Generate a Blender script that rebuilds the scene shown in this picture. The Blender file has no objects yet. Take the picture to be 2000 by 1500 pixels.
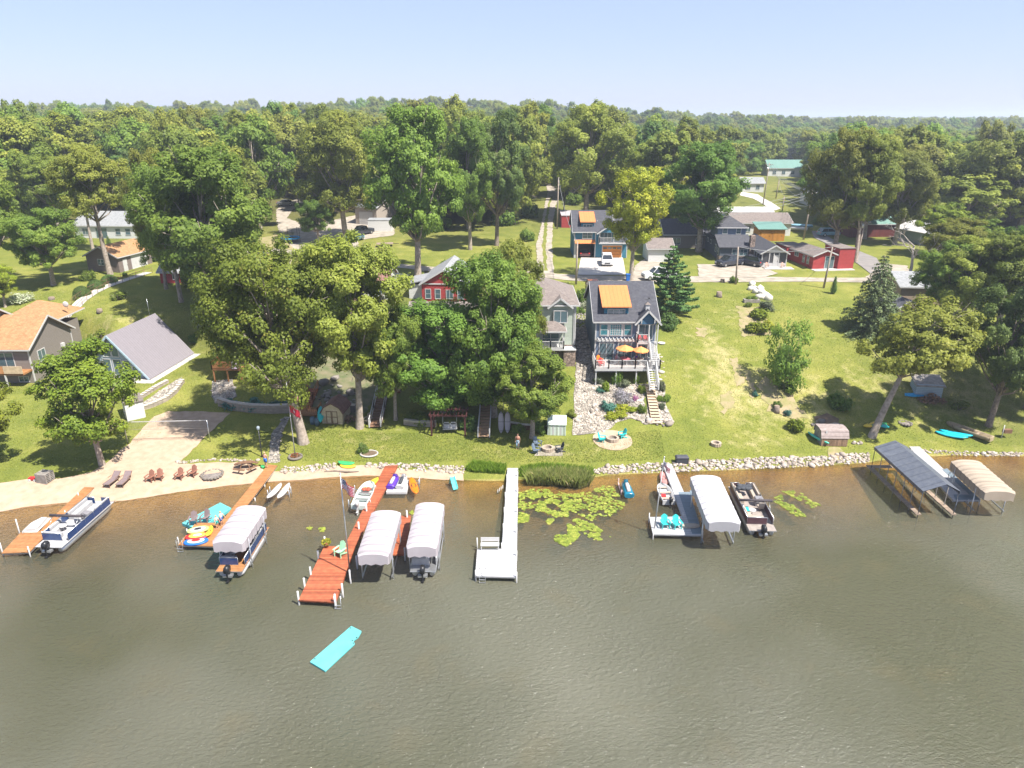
import bpy, math, random
import numpy as np
from mathutils import Vector, Matrix, noise
from mathutils.geometry import delaunay_2d_cdt
R = math.radians
sc = bpy.context.scene
col = sc.collection
random.seed(7)
# ------------------------------------------------------------------ camera, light, exposure
CAMZ, PITCH, F = 32.0, R(20.8), 1376.0
cam = bpy.data.objects.new("camera", bpy.data.cameras.new("camera"))
col.objects.link(cam); sc.camera = cam
cam.location = (0, 0, CAMZ); cam.rotation_euler = (math.pi/2-PITCH, 0, 0)
cam.data.sensor_fit = 'HORIZONTAL'; cam.data.angle = 2*math.atan(1000/F)
cam.data.clip_start = 0.5; cam.data.clip_end = 12000
SUN_AZ = math.atan2(2.7, -1.9)      # compass angle of the sun, clockwise from +Y
SUN_EL = R(58)
w = bpy.data.worlds.new("World"); sc.world = w; w.use_nodes = True
nt = w.node_tree; nt.nodes.clear()
sky = nt.nodes.new('ShaderNodeTexSky'); sky.sky_type = 'NISHITA'; sky.sun_disc = False
sky.sun_elevation = SUN_EL; sky.sun_rotation = SUN_AZ; sky.air_density = 1.0; sky.dust_density = 0.35; sky.ozone_density = 5.0
bg = nt.nodes.new('ShaderNodeBackground'); bg.inputs[1].default_value = 0.090
wo = nt.nodes.new('ShaderNodeOutputWorld')
tint = nt.nodes.new('ShaderNodeMix'); tint.data_type = 'RGBA'; tint.blend_type = 'MULTIPLY'; tint.inputs[0].default_value = 1; tint.inputs[7].default_value = (1.0, .885, 1.05, 1)
hzm = nt.nodes.new('ShaderNodeMix'); hzm.data_type = 'RGBA'; hzm.inputs[0].default_value = .66; hzm.inputs[7].default_value = (2.75, 3.3, 4.45, 1)   # even pale summer haze over the blue
nt.links.new(sky.outputs[0], tint.inputs[6]); nt.links.new(tint.outputs[2], hzm.inputs[6]); nt.links.new(hzm.outputs[2], bg.inputs[0]); nt.links.new(bg.outputs[0], wo.inputs[0])
sl = bpy.data.lights.new("sun", 'SUN'); sl.energy = 5.0; sl.angle = R(1.0); sl.color = (1, .955, .88)
so = bpy.data.objects.new("sun", sl); col.objects.link(so)
sd = Vector((math.sin(SUN_AZ)*math.cos(SUN_EL), math.cos(SUN_AZ)*math.cos(SUN_EL), math.sin(SUN_EL)))
so.rotation_euler = sd.to_track_quat('Z', 'Y').to_euler()
sc.view_settings.view_transform = 'Standard'; sc.view_settings.look = 'None'
sc.view_settings.exposure = 1.22; sc.view_settings.gamma = 1
sc.render.engine = 'CYCLES'
sc.cycles.max_bounces = 8; sc.cycles.transparent_max_bounces = 12; sc.cycles.diffuse_bounces = 5
sc.cycles.glossy_bounces = 3; sc.cycles.transmission_bounces = 4; sc.cycles.volume_bounces = 0
sc.cycles.use_denoising = True
# ------------------------------------------------------------------ picture <-> place
cp, sp = math.cos(PITCH), math.sin(PITCH)
def ray(px, py):
    a, b = (px-1000)/F, (750-py)/F
    return Vector((a, cp+b*sp, -sp+b*cp))
def W(px, py, z=0.0):
    d = ray(px, py); t = (z-CAMZ)/d.z
    return Vector((d.x*t, d.y*t, z))
def proj(p):
    x, y, z = p[0], p[1], p[2]-CAMZ
    dz = y*cp-z*sp; v = y*sp+z*cp
    return 1000+F*x/dz, 750-F*v/dz
SH = [W(x, y) for x, y in [(-700,1060),(-300,1025),(0,997),(60,985),(140,978),(250,974),(350,958),(450,945),(500,940),(560,936),(640,930),(720,925),(800,930),
      (900,936),(960,938),(1020,936),(1100,938),(1150,932),(1200,926),(1300,922),(1400,918),(1500,914),(1600,909),(1690,903),(1760,893),(1860,888),(2000,890),(2400,880),(3000,880)]]
SHX = np.array([p.x for p in SH]); SHY = np.array([p.y for p in SH])
def sstep(t, a, b):
    t = np.clip((t-a)/(b-a), 0, 1); return t*t*(3-2*t)
def hgt(X, Y):
    X = np.asarray(X, float); Y = np.asarray(Y, float)
    s = Y-np.interp(X, SHX, SHY)
    near = np.where(s > 0, np.minimum(.4*(1-np.exp(-s/1.6))+.055*np.maximum(s,0), 1.3), np.maximum(s*.13, -2.6))
    D0 = np.interp(X, [-60,-30,-12,-4,2,40,60], [74,73,73.5,72,68.5,68.5,70])
    t = Y-D0
    hill = np.interp(t, [0,3,8,14,22,34,60], [0,.7,2.4,4.0,5.4,6.6,6.9])
    hill = .5*hill+.25*np.interp(t+2.5, [0,3,8,14,22,34,60], [0,.7,2.4,4.0,5.4,6.6,6.9])+.25*np.interp(t-2.5, [0,3,8,14,22,34,60], [0,.7,2.4,4.0,5.4,6.6,6.9])
    rr = np.interp(X, [-200,-60,0,60,120,400], [6,6,6,3.5,2,1])
    far = sstep(Y, 125, 270)*rr
    a = X/np.maximum(Y, 1)
    far = far+sstep(Y, 300, 620)*np.interp(a, [-.7,-.3,0,.2,.4,.7], [6,9,10,6,0,0])
    far = far*(1-.75*sstep(Y, 900, 1600))
    wob = .12*np.sin(X*.21+Y*.13)*np.cos(Y*.17-X*.05)*sstep(s, 4, 14)
    z = near+hill+far+wob
    for x0, y0, r, zz, bl in PADS:
        w_ = 1-sstep(np.hypot(X-x0, Y-y0), r, r+bl); z = z*(1-w_)+zz*w_
    return z
PADS = [(-45.8,84.5,6.6,2.5,4.5), (-62,84.5,7.5,1.9,4)]
def H(x, y): return float(hgt(x, y))
def G(px, py, dz=0.0):
    "ground point met by the sight line"
    d = ray(px, py); lo = 20.0; p = None
    t = np.arange(25, 900, .25); X = d.x*t; Y = d.y*t; Z = CAMZ+d.z*t
    k = np.argmax(Z < hgt(X, Y)+dz)
    return Vector((float(X[k]), float(Y[k]), float(hgt(X[k], Y[k]))+dz))
# ------------------------------------------------------------------ materials
MATS = {}
def lin(c):
    return tuple(((v/255)/12.92 if v/255 <= .04045 else ((v/255+.055)/1.055)**2.4) for v in c)
def pm(name, c, c2=None, rough=.6, metal=0., scale=3., kind='noise', freq=6., amt=.25, bump=.15, spec=.4, gloss_coat=0):
    "a painted / built surface: c linear base colour, second colour, weathering noise, and boards, laps or seams by kind"
    if name in MATS: return MATS[name]
    m = bpy.data.materials.new(name); m.use_nodes = True; MATS[name] = m
    n = m.node_tree; N = n.nodes; L = n.links; b = N['Principled BSDF']
    b.inputs['Roughness'].default_value = rough; b.inputs['Metallic'].default_value = metal
    b.inputs['Specular IOR Level'].default_value = spec
    b.inputs['Coat Weight'].default_value = gloss_coat
    tc = N.new('ShaderNodeTexCoord')
    nz = N.new('ShaderNodeTexNoise'); nz.inputs['Scale'].default_value = scale; nz.inputs['Detail'].default_value = 6
    L.new(tc.outputs['Object'], nz.inputs['Vector'])
    if c2 is None: c2 = tuple(v*(1-amt) for v in c)
    mx = N.new('ShaderNodeMix'); mx.data_type = 'RGBA'
    mx.inputs[6].default_value = (*c, 1); mx.inputs[7].default_value = (*c2, 1)
    rp = N.new('ShaderNodeMapRange'); rp.inputs[1].default_value = .35; rp.inputs[2].default_value = .68
    L.new(nz.outputs[0], rp.inputs[0]); L.new(rp.outputs[0], mx.inputs[0])
    last = mx.outputs[2]; hsrc = nz.outputs[0]
    if kind in ('lap', 'plankx', 'planky', 'seamx', 'seamy'):
        sx = N.new('ShaderNodeSeparateXYZ'); L.new(tc.outputs['Object'], sx.inputs[0])
        ax = {'lap': 2, 'plankx': 0, 'planky': 1, 'seamx': 0, 'seamy': 1}[kind]
        mu = N.new('ShaderNodeMath'); mu.operation = 'MULTIPLY'; mu.inputs[1].default_value = freq; L.new(sx.outputs[ax], mu.inputs[0])
        fr = N.new('ShaderNodeMath'); fr.operation = 'FRACT'; L.new(mu.outputs[0], fr.inputs[0])
        gt = N.new('ShaderNodeMath'); gt.operation = 'LESS_THAN'; gt.inputs[1].default_value = .14 if kind != 'seamx' else .1; L.new(fr.outputs[0], gt.inputs[0])
        fl = N.new('ShaderNodeMath'); fl.operation = 'FLOOR'; L.new(mu.outputs[0], fl.inputs[0])
        wn = N.new('ShaderNodeTexWhiteNoise'); wn.noise_dimensions = '1D'; L.new(fl.outputs[0], wn.inputs['W'])
        hs = N.new('ShaderNodeHueSaturation')
        r2 = N.new('ShaderNodeMapRange'); r2.inputs[3].default_value = 1-.3*amt if kind in ('lap','seamx','seamy') else 1-1.1*amt; r2.inputs[4].default_value = 1.0+.3*amt
        L.new(wn.outputs[0], r2.inputs[0]); L.new(r2.outputs[0], hs.inputs['Value']); L.new(last, hs.inputs['Color'])
        dk = N.new('ShaderNodeMix'); dk.data_type = 'RGBA'; dk.blend_type = 'MULTIPLY'
        dk.inputs[7].default_value = (.55, .55, .55, 1) if kind not in ('seamx','seamy') else (.72, .72, .72, 1)
        L.new(gt.outputs[0], dk.inputs[0]); L.new(hs.outputs[0], dk.inputs[6]); last = dk.outputs[2]
        hsrc = fr.outputs[0]
    elif kind == 'shingle':
        bt = N.new('ShaderNodeTexBrick'); bt.inputs['Scale'].default_value = 1; bt.inputs['Brick Width'].default_value = .34
        bt.inputs['Row Height'].default_value = .15; bt.inputs['Mortar Size'].default_value = .008
        bt.inputs['Color1'].default_value = (1, 1, 1, 1); bt.inputs['Color2'].default_value = (.72, .72, .72, 1); bt.inputs['Mortar'].default_value = (.45, .45, .45, 1)
        L.new(tc.outputs['Object'], bt.inputs['Vector'])
        dk = N.new('ShaderNodeMix'); dk.data_type = 'RGBA'; dk.blend_type = 'MULTIPLY'; dk.inputs[0].default_value = .8
        L.new(last, dk.inputs[6]); L.new(bt.outputs[0], dk.inputs[7]); last = dk.outputs[2]
    elif kind == 'stone':
        vo = N.new('ShaderNodeTexVoronoi'); vo.inputs['Scale'].default_value = freq; L.new(tc.outputs['Object'], vo.inputs['Vector'])
        v2 = N.new('ShaderNodeTexVoronoi'); v2.feature = 'DISTANCE_TO_EDGE'; v2.inputs['Scale'].default_value = freq; L.new(tc.outputs['Object'], v2.inputs['Vector'])
        sh = N.new('ShaderNodeSeparateColor'); L.new(vo.outputs['Color'], sh.inputs[0])
        hs = N.new('ShaderNodeHueSaturation'); r2 = N.new('ShaderNodeMapRange'); r2.inputs[3].default_value = .55; r2.inputs[4].default_value = 1.35
        L.new(sh.outputs[0], r2.inputs[0]); L.new(r2.outputs[0], hs.inputs['Value']); L.new(last, hs.inputs['Color'])
        mr = N.new('ShaderNodeMapRange'); mr.inputs[1].default_value = 0; mr.inputs[2].default_value = .12; mr.inputs[3].default_value = .35
        L.new(v2.outputs['Distance'], mr.inputs[0])
        dk = N.new('ShaderNodeMix'); dk.data_type = 'RGBA'; dk.blend_type = 'MULTIPLY'; dk.inputs[0].default_value = 1
        L.new(hs.outputs[0], dk.inputs[6]); L.new(mr.outputs[0], dk.inputs[7]); last = dk.outputs[2]; hsrc = mr.outputs[0]
    L.new(last, b.inputs['Base Color'])
    if bump:
        bu = N.new('ShaderNodeBump'); bu.inputs['Strength'].default_value = bump; bu.inputs['Distance'].default_value = .03
        L.new(hsrc, bu.inputs['Height']); L.new(bu.outputs[0], b.inputs['Normal'])
    return m
def S(name, rgb, **k): return pm(name, lin(rgb), **k)
# ------------------------------------------------------------------ mesh builder and tags
class MB:
    def __init__(s): s.v = []; s.f = []; s.m = []; s.k = 0; s.smooth = set()
    def add(s, vs, fs, sm=False):
        o = len(s.v); s.v += [tuple(v) for v in vs]
        for f in fs:
            if sm: s.smooth.add(len(s.f))
            s.f.append(tuple(i+o for i in f)); s.m.append(s.k)
        return s
    def mat(s, k): s.k = k; return s
    def box(s, c, d, rz=0., rx=0., ry=0.):
        M = Matrix.Translation(c) @ Matrix.Rotation(rz,4,'Z') @ Matrix.Rotation(ry,4,'Y') @ Matrix.Rotation(rx,4,'X')
        vs = [M @ Vector((x*d[0]/2, y*d[1]/2, z*d[2]/2)) for x in (-1,1) for y in (-1,1) for z in (-1,1)]
        return s.add(vs, [(0,1,3,2),(4,6,7,5),(0,4,5,1),(2,3,7,6),(0,2,6,4),(1,5,7,3)])
    def bb(s, x0, x1, y0, y1, z0, z1):
        return s.box(((x0+x1)/2,(y0+y1)/2,(z0+z1)/2), (x1-x0,y1-y0,z1-z0))
    def tube(s, pts, r, n=8, cap=True):
        pts = [Vector(p) for p in pts]; rs = r if isinstance(r, (list, tuple)) else [r]*len(pts)
        vs = []
        for i, p in enumerate(pts):
            t = (pts[min(i+1,len(pts)-1)]-pts[max(i-1,0)]).normalized()
            a = t.orthogonal().normalized() if abs(t.z) > .9 else t.cross(Vector((0,0,1))).normalized()
            if abs(t.z) > .9: a = (Vector((1,0,0))-t*t.x).normalized()
            b = t.cross(a)
            vs += [p+(a*math.cos(2*math.pi*j/n)+b*math.sin(2*math.pi*j/n))*rs[i] for j in range(n)]
        fs = [(i*n+j, i*n+(j+1)%n, (i+1)*n+(j+1)%n, (i+1)*n+j) for i in range(len(pts)-1) for j in range(n)]
        s.add(vs, fs, True)
        if cap: s.f.append(tuple(len(s.v)-len(vs)+j for j in range(n))[::-1]); s.m.append(s.k); s.f.append(tuple(len(s.v)-n+j for j in range(n))); s.m.append(s.k)
        return s
    def bar(s, a, b, w, h):
        a, b = Vector(a), Vector(b); d = b-a; L = d.length
        rz = math.atan2(d.y, d.x); ry = -math.asin(max(-1, min(1, d.z/L)))
        return s.box((a+b)/2, (L, w, h), rz=rz, ry=ry)
    def prism(s, poly, z0, z1):
        n = len(poly); vs = [(p[0],p[1],z0) for p in poly]+[(p[0],p[1],z1) for p in poly]
        return s.add(vs, [tuple(range(n))[::-1], tuple(range(n,2*n))]+[(i,(i+1)%n,n+(i+1)%n,n+i) for i in range(n)])
    def profile(s, poly, a0, a1, axis='x'):
        "extrude a closed outline in (u,z) along x or y"
        n = len(poly); f = (lambda p, a: (a,p[0],p[1])) if axis == 'x' else (lambda p, a: (p[0],a,p[1]))
        vs = [f(p,a0) for p in poly]+[f(p,a1) for p in poly]
        return s.add(vs, [tuple(range(n)), tuple(range(n,2*n))[::-1]]+[(i,n+i,n+(i+1)%n,(i+1)%n) for i in range(n)])
    def loft(s, rings, closed=True, caps=True, sm=True):
        n = len(rings[0]); vs = [p for r_ in rings for p in r_]
        m_ = n if closed else n-1
        s.add(vs, [(i*n+j, i*n+(j+1)%n, (i+1)*n+(j+1)%n, (i+1)*n+j) for i in range(len(rings)-1) for j in range(m_)], sm)
        if caps:
            o = len(s.v)-len(vs)
            s.f.append(tuple(o+j for j in range(n))[::-1]); s.m.append(s.k)
            s.f.append(tuple(o+len(vs)-n+j for j in range(n))); s.m.append(s.k)
        return s
    def ball(s, c, r, n=10, m_=6):
        r = r if isinstance(r, (tuple,list)) else (r,r,r)
        rings = [[(c[0]+r[0]*math.sin(a)*math.cos(2*math.pi*j/n), c[1]+r[1]*math.sin(a)*math.sin(2*math.pi*j/n), c[2]-r[2]*math.cos(a)) for j in range(n)]
                 for a in [math.pi*(i+.25)/(m_+.5) for i in range(m_+1)]]
        return s.loft(rings)
    def build(s, name, m, parent=None, bevel=0):
        me = bpy.data.meshes.new(name); me.from_pydata(s.v, [], s.f)
        ms = m if isinstance(m, (list,tuple)) else [m]
        for q in ms: me.materials.append(q)
        me.polygons.foreach_set('material_index', [min(k,len(ms)-1) for k in s.m])
        if s.smooth: me.polygons.foreach_set('use_smooth', [i in s.smooth for i in range(len(s.f))])
        me.update()
        import bmesh
        b_ = bmesh.new(); b_.from_mesh(me); bmesh.ops.recalc_face_normals(b_, faces=b_.faces); b_.to_mesh(me); b_.free()
        o = bpy.data.objects.new(name, me); col.objects.link(o); o.parent = parent
        if bevel:
            q = o.modifiers.new('bevel', 'BEVEL'); q.width = bevel; q.segments = 2; q.limit_method = 'ANGLE'
        return o
def tag(o, label=None, cat=None, group=None, kind=None):
    if label: o['label'] = label
    if cat: o['category'] = cat
    if group: o['group'] = group
    if kind: o['kind'] = kind
    return o
def thing(name, label, cat, loc=(0,0,0), rz=0., group=None):
    o = bpy.data.objects.new(name, None); col.objects.link(o); o.location = loc; o.rotation_euler = (0,0,rz); o.empty_display_size = .2
    return tag(o, label, cat, group)
def kids(o): return [c for c in CH.get(o.name, [])] if False else list(o.children)
def dup(root, loc, rz=None, label=None, group=None, scale=None):
    r = root.copy(); col.objects.link(r); r.location = loc
    if rz is not None: r.rotation_euler = (0,0,rz)
    if label: r['label'] = label
    if group: r['group'] = group
    if scale: r.scale = scale if isinstance(scale, tuple) else (scale,)*3
    for ch in list(root.children):
        c = ch.copy(); col.objects.link(c); c.parent = r
        for g in list(ch.children):
            d = g.copy(); col.objects.link(d); d.parent = c
    return r
def yaw(a, b):
    d = Vector(b)-Vector(a); return math.atan2(d.y, d.x)
# ------------------------------------------------------------------ ground, water, draped sheets
def nodes(name):
    m = bpy.data.materials.new(name); m.use_nodes = True; n = m.node_tree
    return m, n, n.nodes, n.links, n.nodes['Principled BSDF']
def ramp(N, pts):
    r = N.new('ShaderNodeValToRGB'); e = r.color_ramp.elements
    while len(e) < len(pts): e.new(.5)
    for q, (p, c) in zip(e, pts): q.position = p; q.color = (*c, 1)
    return r
def ground_mat():
    m, n, N, L, b = nodes('grass_ground')
    tc = N.new('ShaderNodeTexCoord')
    def nz(s, d=6, src=None):
        q = N.new('ShaderNodeTexNoise'); q.inputs['Scale'].default_value = s; q.inputs['Detail'].default_value = d
        L.new(src or tc.outputs['Object'], q.inputs['Vector']); return q
    big, mid, fine = nz(.045, 5), nz(.35, 9), nz(7., 10)
    r1 = ramp(N, [(.3,(.098,.127,.024)), (.5,(.158,.174,.036)), (.68,(.240,.230,.060))])
    ad = N.new('ShaderNodeMath'); ad.operation = 'MULTIPLY_ADD'; ad.inputs[1].default_value = .55; L.new(mid.outputs[0], ad.inputs[0])
    m2 = N.new('ShaderNodeMath'); m2.operation = 'MULTIPLY'; m2.inputs[1].default_value = .45; L.new(big.outputs[0], m2.inputs[0]); L.new(m2.outputs[0], ad.inputs[2])
    L.new(ad.outputs[0], r1.inputs[0])
    # worn, dry patches (attribute: where the lawn is dry, sandy under water, or litter under the woods)
    at = N.new('ShaderNodeAttribute'); at.attribute_name = 'zone'; sp_ = N.new('ShaderNodeSeparateColor'); L.new(at.outputs['Color'], sp_.inputs[0])
    def mixc(fac, a, c):
        x = N.new('ShaderNodeMix'); x.data_type = 'RGBA'; L.new(fac, x.inputs[0]); L.new(a, x.inputs[6])
        if isinstance(c, tuple): x.inputs[7].default_value = (*c, 1)
        else: L.new(c, x.inputs[7])
        return x.outputs[2]
    dry = nz(.9, 9)
    th = N.new('ShaderNodeMath'); th.operation = 'ADD'; L.new(dry.outputs[0], th.inputs[0]); L.new(sp_.outputs[0], th.inputs[1])
    mr = N.new('ShaderNodeMapRange'); mr.inputs[1].default_value = .63; mr.inputs[2].default_value = .93; mr.inputs[4].default_value = .8; L.new(th.outputs[0], mr.inputs[0])
    c = mixc(mr.outputs[0], r1.outputs[0], (.36,.31,.15))
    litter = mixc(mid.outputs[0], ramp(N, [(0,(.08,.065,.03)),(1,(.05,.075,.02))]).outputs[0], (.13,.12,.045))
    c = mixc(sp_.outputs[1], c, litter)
    sand = ramp(N, [(.35,(.30,.20,.08)),(.6,(.44,.33,.16))]); L.new(mid.outputs[0], sand.inputs[0])
    c = mixc(sp_.outputs[2], c, sand.outputs[0])
    fm = N.new('ShaderNodeMix'); fm.data_type = 'RGBA'; fm.blend_type = 'MULTIPLY'; fm.inputs[0].default_value = .9
    rf = ramp(N, [(.3,(.62,.64,.6)),(.6,(1.12,1.1,1.05))]); L.new(fine.outputs[0], rf.inputs[0])
    L.new(c, fm.inputs[6]); L.new(rf.outputs[0], fm.inputs[7]); L.new(fm.outputs[2], b.inputs['Base Color'])
    b.inputs['Roughness'].default_value = .95; b.inputs['Specular IOR Level'].default_value = .1
    bu = N.new('ShaderNodeBump'); bu.inputs['Strength'].default_value = .5; bu.inputs['Distance'].default_value = .12
    L.new(fine.outputs[0], bu.inputs['Height']); L.new(bu.outputs[0], b.inputs['Normal'])
    return m
def grid_mesh(name, xs, ys, zf, m):
    X, Y = np.meshgrid(xs, ys); Z = zf(X, Y); nx, ny = len(xs), len(ys)
    me = bpy.data.meshes.new(name)
    v = np.stack([X, Y, Z], -1).reshape(-1, 3)
    i = np.arange((nx-1)*(ny-1)); r_ = i//(nx-1); c_ = i % (nx-1); a = r_*nx+c_
    q = np.stack([a, a+1, a+nx+1, a+nx], -1)
    me.vertices.add(len(v)); me.vertices.foreach_set('co', v.ravel())
    me.loops.add(q.size); me.loops.foreach_set('vertex_index', q.ravel())
    me.polygons.add(len(q)); me.polygons.foreach_set('loop_start', np.arange(len(q))*4); me.polygons.foreach_set('loop_total', np.full(len(q), 4))
    me.polygons.foreach_set('use_smooth', np.ones(len(q), bool))
    me.materials.append(m); me.update(calc_edges=True); me.validate()
    o = bpy.data.objects.new(name, me); col.objects.link(o); return o, v
def axis(segs):
    out = []
    for a, b_, st in segs: out += list(np.arange(a, b_, st))
    return np.array(out+[segs[-1][1]])
gx = axis([(-6000,-600,300),(-600,-130,15),(-130,-75,3),(-75,75,.75),(75,130,3),(130,600,15),(600,6000,300)])
gy = axis([(-400,20,20),(20,50,2),(50,112,.75),(112,200,2.5),(200,420,8),(420,1200,30),(1200,9000,300)])
ground, gv = grid_mesh('ground', gx, gy, hgt, ground_mat()); tag(ground, kind='structure')
def blobs(X, Y, pts):
    z = np.zeros_like(X)
    for px, py, rx, ry, a in pts:
        p = G(px, py); z = np.maximum(z, a*np.exp(-(((X-p.x)/rx)**2+((Y-p.y)/ry)**2)))
    return z
s_ = gv[:,1]-np.interp(gv[:,0], SHX, SHY)
zr = blobs(gv[:,0], gv[:,1], [(1440,760,5,7,.34),(1480,860,4,2.5,.22),(1590,820,6,3,.28),(1550,760,5,5,.25),(1420,610,3,3,.2),(250,640,7,4,.22),(330,690,4,3,.15),(1060,880,6,2,.18),(1410,700,2,9,.32),(1372,645,2.5,5,.2),(1840,770,9,5,.33),(1700,760,5,5,.2),(700,860,4,2,.2)])
zr += .10*sstep(gv[:,1], 120, 200)
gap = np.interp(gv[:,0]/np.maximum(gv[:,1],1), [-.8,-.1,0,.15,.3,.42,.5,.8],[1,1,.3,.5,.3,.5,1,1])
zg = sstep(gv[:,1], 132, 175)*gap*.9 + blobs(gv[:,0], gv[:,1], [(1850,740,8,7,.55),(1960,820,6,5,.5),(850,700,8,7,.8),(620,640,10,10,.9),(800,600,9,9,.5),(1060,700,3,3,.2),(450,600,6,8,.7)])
zb = 1-sstep(s_, -.6, .15)
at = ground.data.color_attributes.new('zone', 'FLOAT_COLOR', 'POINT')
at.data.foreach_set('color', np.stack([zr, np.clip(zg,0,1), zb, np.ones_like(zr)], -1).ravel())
# water
def water_mat():
    m, n, N, L, b = nodes('lake_water')
    tc = N.new('ShaderNodeTexCoord'); mp = N.new('ShaderNodeMapping'); mp.inputs['Scale'].default_value = (1, 1.7, 1); mp.inputs['Rotation'].default_value = (0,0,R(-24))
    L.new(tc.outputs['Object'], mp.inputs['Vector'])
    def nz(s, d, dist=0., v=None):
        q = N.new('ShaderNodeTexNoise'); q.inputs['Scale'].default_value = s; q.inputs['Detail'].default_value = d; q.inputs['Distortion'].default_value = dist
        L.new(v or mp.outputs[0], q.inputs['Vector']); return q
    r1, r2, r3, r4 = nz(2.6, 3, .3), nz(7.5, 3, .2), nz(.12, 4, 0, tc.outputs['Object']), nz(.28, 8, .4, tc.outputs['Object'])
    at = N.new('ShaderNodeAttribute'); at.attribute_name = 'depth'
    c1 = ramp(N, [(.36,(.064,.064,.036)),(.5,(.092,.091,.064)),(.64,(.122,.119,.088))]); L.new(nz(.038, 3, .3, tc.outputs['Object']).outputs[0], c1.inputs[0])
    weed = N.new('ShaderNodeMix'); weed.data_type = 'RGBA'; wr = N.new('ShaderNodeMapRange'); wr.inputs[1].default_value = .56; wr.inputs[2].default_value = .72; wr.inputs[4].default_value = .16
    L.new(r4.outputs[0], wr.inputs[0]); L.new(wr.outputs[0], weed.inputs[0]); L.new(c1.outputs[0], weed.inputs[6]); weed.inputs[7].default_value = (.13,.095,.04,1)
    L.new(weed.outputs[2], b.inputs['Base Color'])
    b.inputs['Roughness'].default_value = .08; b.inputs['IOR'].default_value = 1.33
    # ripples: stronger where patches of breeze reach
    wind = N.new('ShaderNodeMapRange'); wind.inputs[1].default_value = .38; wind.inputs[2].default_value = .62; wind.inputs[3].default_value = .7; wind.inputs[4].default_value = 1.0; L.new(r3.outputs[0], wind.inputs[0])
    ad = N.new('ShaderNodeMath'); ad.operation = 'MULTIPLY_ADD'; ad.inputs[1].default_value = .45; L.new(r2.outputs[0], ad.inputs[0]); L.new(r1.outputs[0], ad.inputs[2])
    bu = N.new('ShaderNodeBump'); bu.inputs['Distance'].default_value = .17; L.new(ad.outputs[0], bu.inputs['Height']); L.new(wind.outputs[0], bu.inputs['Strength'])
    L.new(bu.outputs[0], b.inputs['Normal'])
    # clear shallows: looking through to the bottom
    tr = N.new('ShaderNodeBsdfTransparent'); tr.inputs[0].default_value = (.80,.68,.46,1)
    gl = N.new('ShaderNodeBsdfGlossy'); gl.inputs['Roughness'].default_value = .06; L.new(bu.outputs[0], gl.inputs['Normal'])
    fr = N.new('ShaderNodeFresnel'); fr.inputs[0].default_value = 1.33; L.new(bu.outputs[0], fr.inputs['Normal'])
    m1 = N.new('ShaderNodeMixShader'); L.new(fr.outputs[0], m1.inputs[0]); L.new(tr.outputs[0], m1.inputs[1]); L.new(gl.outputs[0], m1.inputs[2])
    m2 = N.new('ShaderNodeMixShader'); L.new(at.outputs['Fac'], m2.inputs[0]); L.new(m1.outputs[0], m2.inputs[1]); L.new(b.outputs[0], m2.inputs[2])
    L.new(m2.outputs[0], N['Material Output'].inputs['Surface'])
    return m
wx = axis([(-900,-80,20),(-80,80,1),(80,900,20)]); wy = axis([(-400,20,10),(20,95,1)])
water, wv = grid_mesh('lake_water', wx, wy, lambda X, Y: X*0, water_mat()); tag(water, kind='structure')
dep = np.clip(-hgt(wv[:,0], wv[:,1])/2.0, 0, 1); dep = .05+.93*dep**.85
at = water.data.attributes.new('depth', 'FLOAT', 'POINT'); at.data.foreach_set('value', dep)
# sheets laid on the ground
def inside(P, x, y):
    c = False; j = len(P)-1
    for i in range(len(P)):
        if (P[i][1] > y) != (P[j][1] > y) and x < (P[j][0]-P[i][0])*(y-P[i][1])/(P[j][1]-P[i][1])+P[i][0]: c = not c
        j = i
    return c
def rough_edge(P, step, jit, seed=0):
    rnd = random.Random(seed); out = []
    for i in range(len(P)):
        a, b_ = Vector(P[i][:2]), Vector(P[(i+1) % len(P)][:2]); n = max(1, int((b_-a).length/step))
        for k in range(n): out.append(a.lerp(b_, k/n)+Vector((rnd.uniform(-jit,jit), rnd.uniform(-jit,jit))))
    return out
def sheet(name, pxpoly, m, dz=.04, step=.8, jit=.0, world=False, kind='structure', label=None, cat=None, grid=.8):
    P = pxpoly if world else [G(x, y) for x, y in pxpoly]
    P = rough_edge(P, step, jit, len(name))
    xs = [p.x for p in P]; ys = [p.y for p in P]
    pts = [Vector((x, y)) for x in np.arange(min(xs), max(xs), grid) for y in np.arange(min(ys), max(ys), grid) if inside(P, x, y)]
    pts = [Vector((p.x+1e-3*(i % 7), p.y+1e-3*(i % 5))) for i, p in enumerate(pts)]
    n = len(P)
    r_ = delaunay_2d_cdt(P+pts, [(i, (i+1) % n) for i in range(n)], [], 1, 1e-5)
    vs, fs = r_[0], r_[2]
    me = bpy.data.meshes.new(name)
    Z = hgt(np.array([v.x for v in vs]), np.array([v.y for v in vs]))+dz
    fs = [f if (vs[f[1]]-vs[f[0]]).cross(vs[f[2]]-vs[f[0]]) > 0 else f[::-1] for f in fs]
    me.from_pydata([(v.x, v.y, float(z)) for v, z in zip(vs, Z)], [], fs)
    me.polygons.foreach_set('use_smooth', [True]*len(me.polygons)); me.materials.append(m); me.update()
    o = bpy.data.objects.new(name, me); col.objects.link(o)
    return tag(o, label, cat, kind=kind)
M_sand = pm('beach_sand', (0.413,0.309,0.225), (0.341,0.249,0.174), rough=1, scale=1.5, bump=.6, spec=.1)
M_gravel = pm('gravel', (0.364,0.315,0.259), (0.238,0.210,0.168), rough=1, scale=.9, bump=.5, spec=.1)
M_dirt = pm('dirt', (0.312,0.240,0.150), (0.204,0.198,0.072), rough=1, scale=.9, bump=.5, spec=.1)
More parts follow.
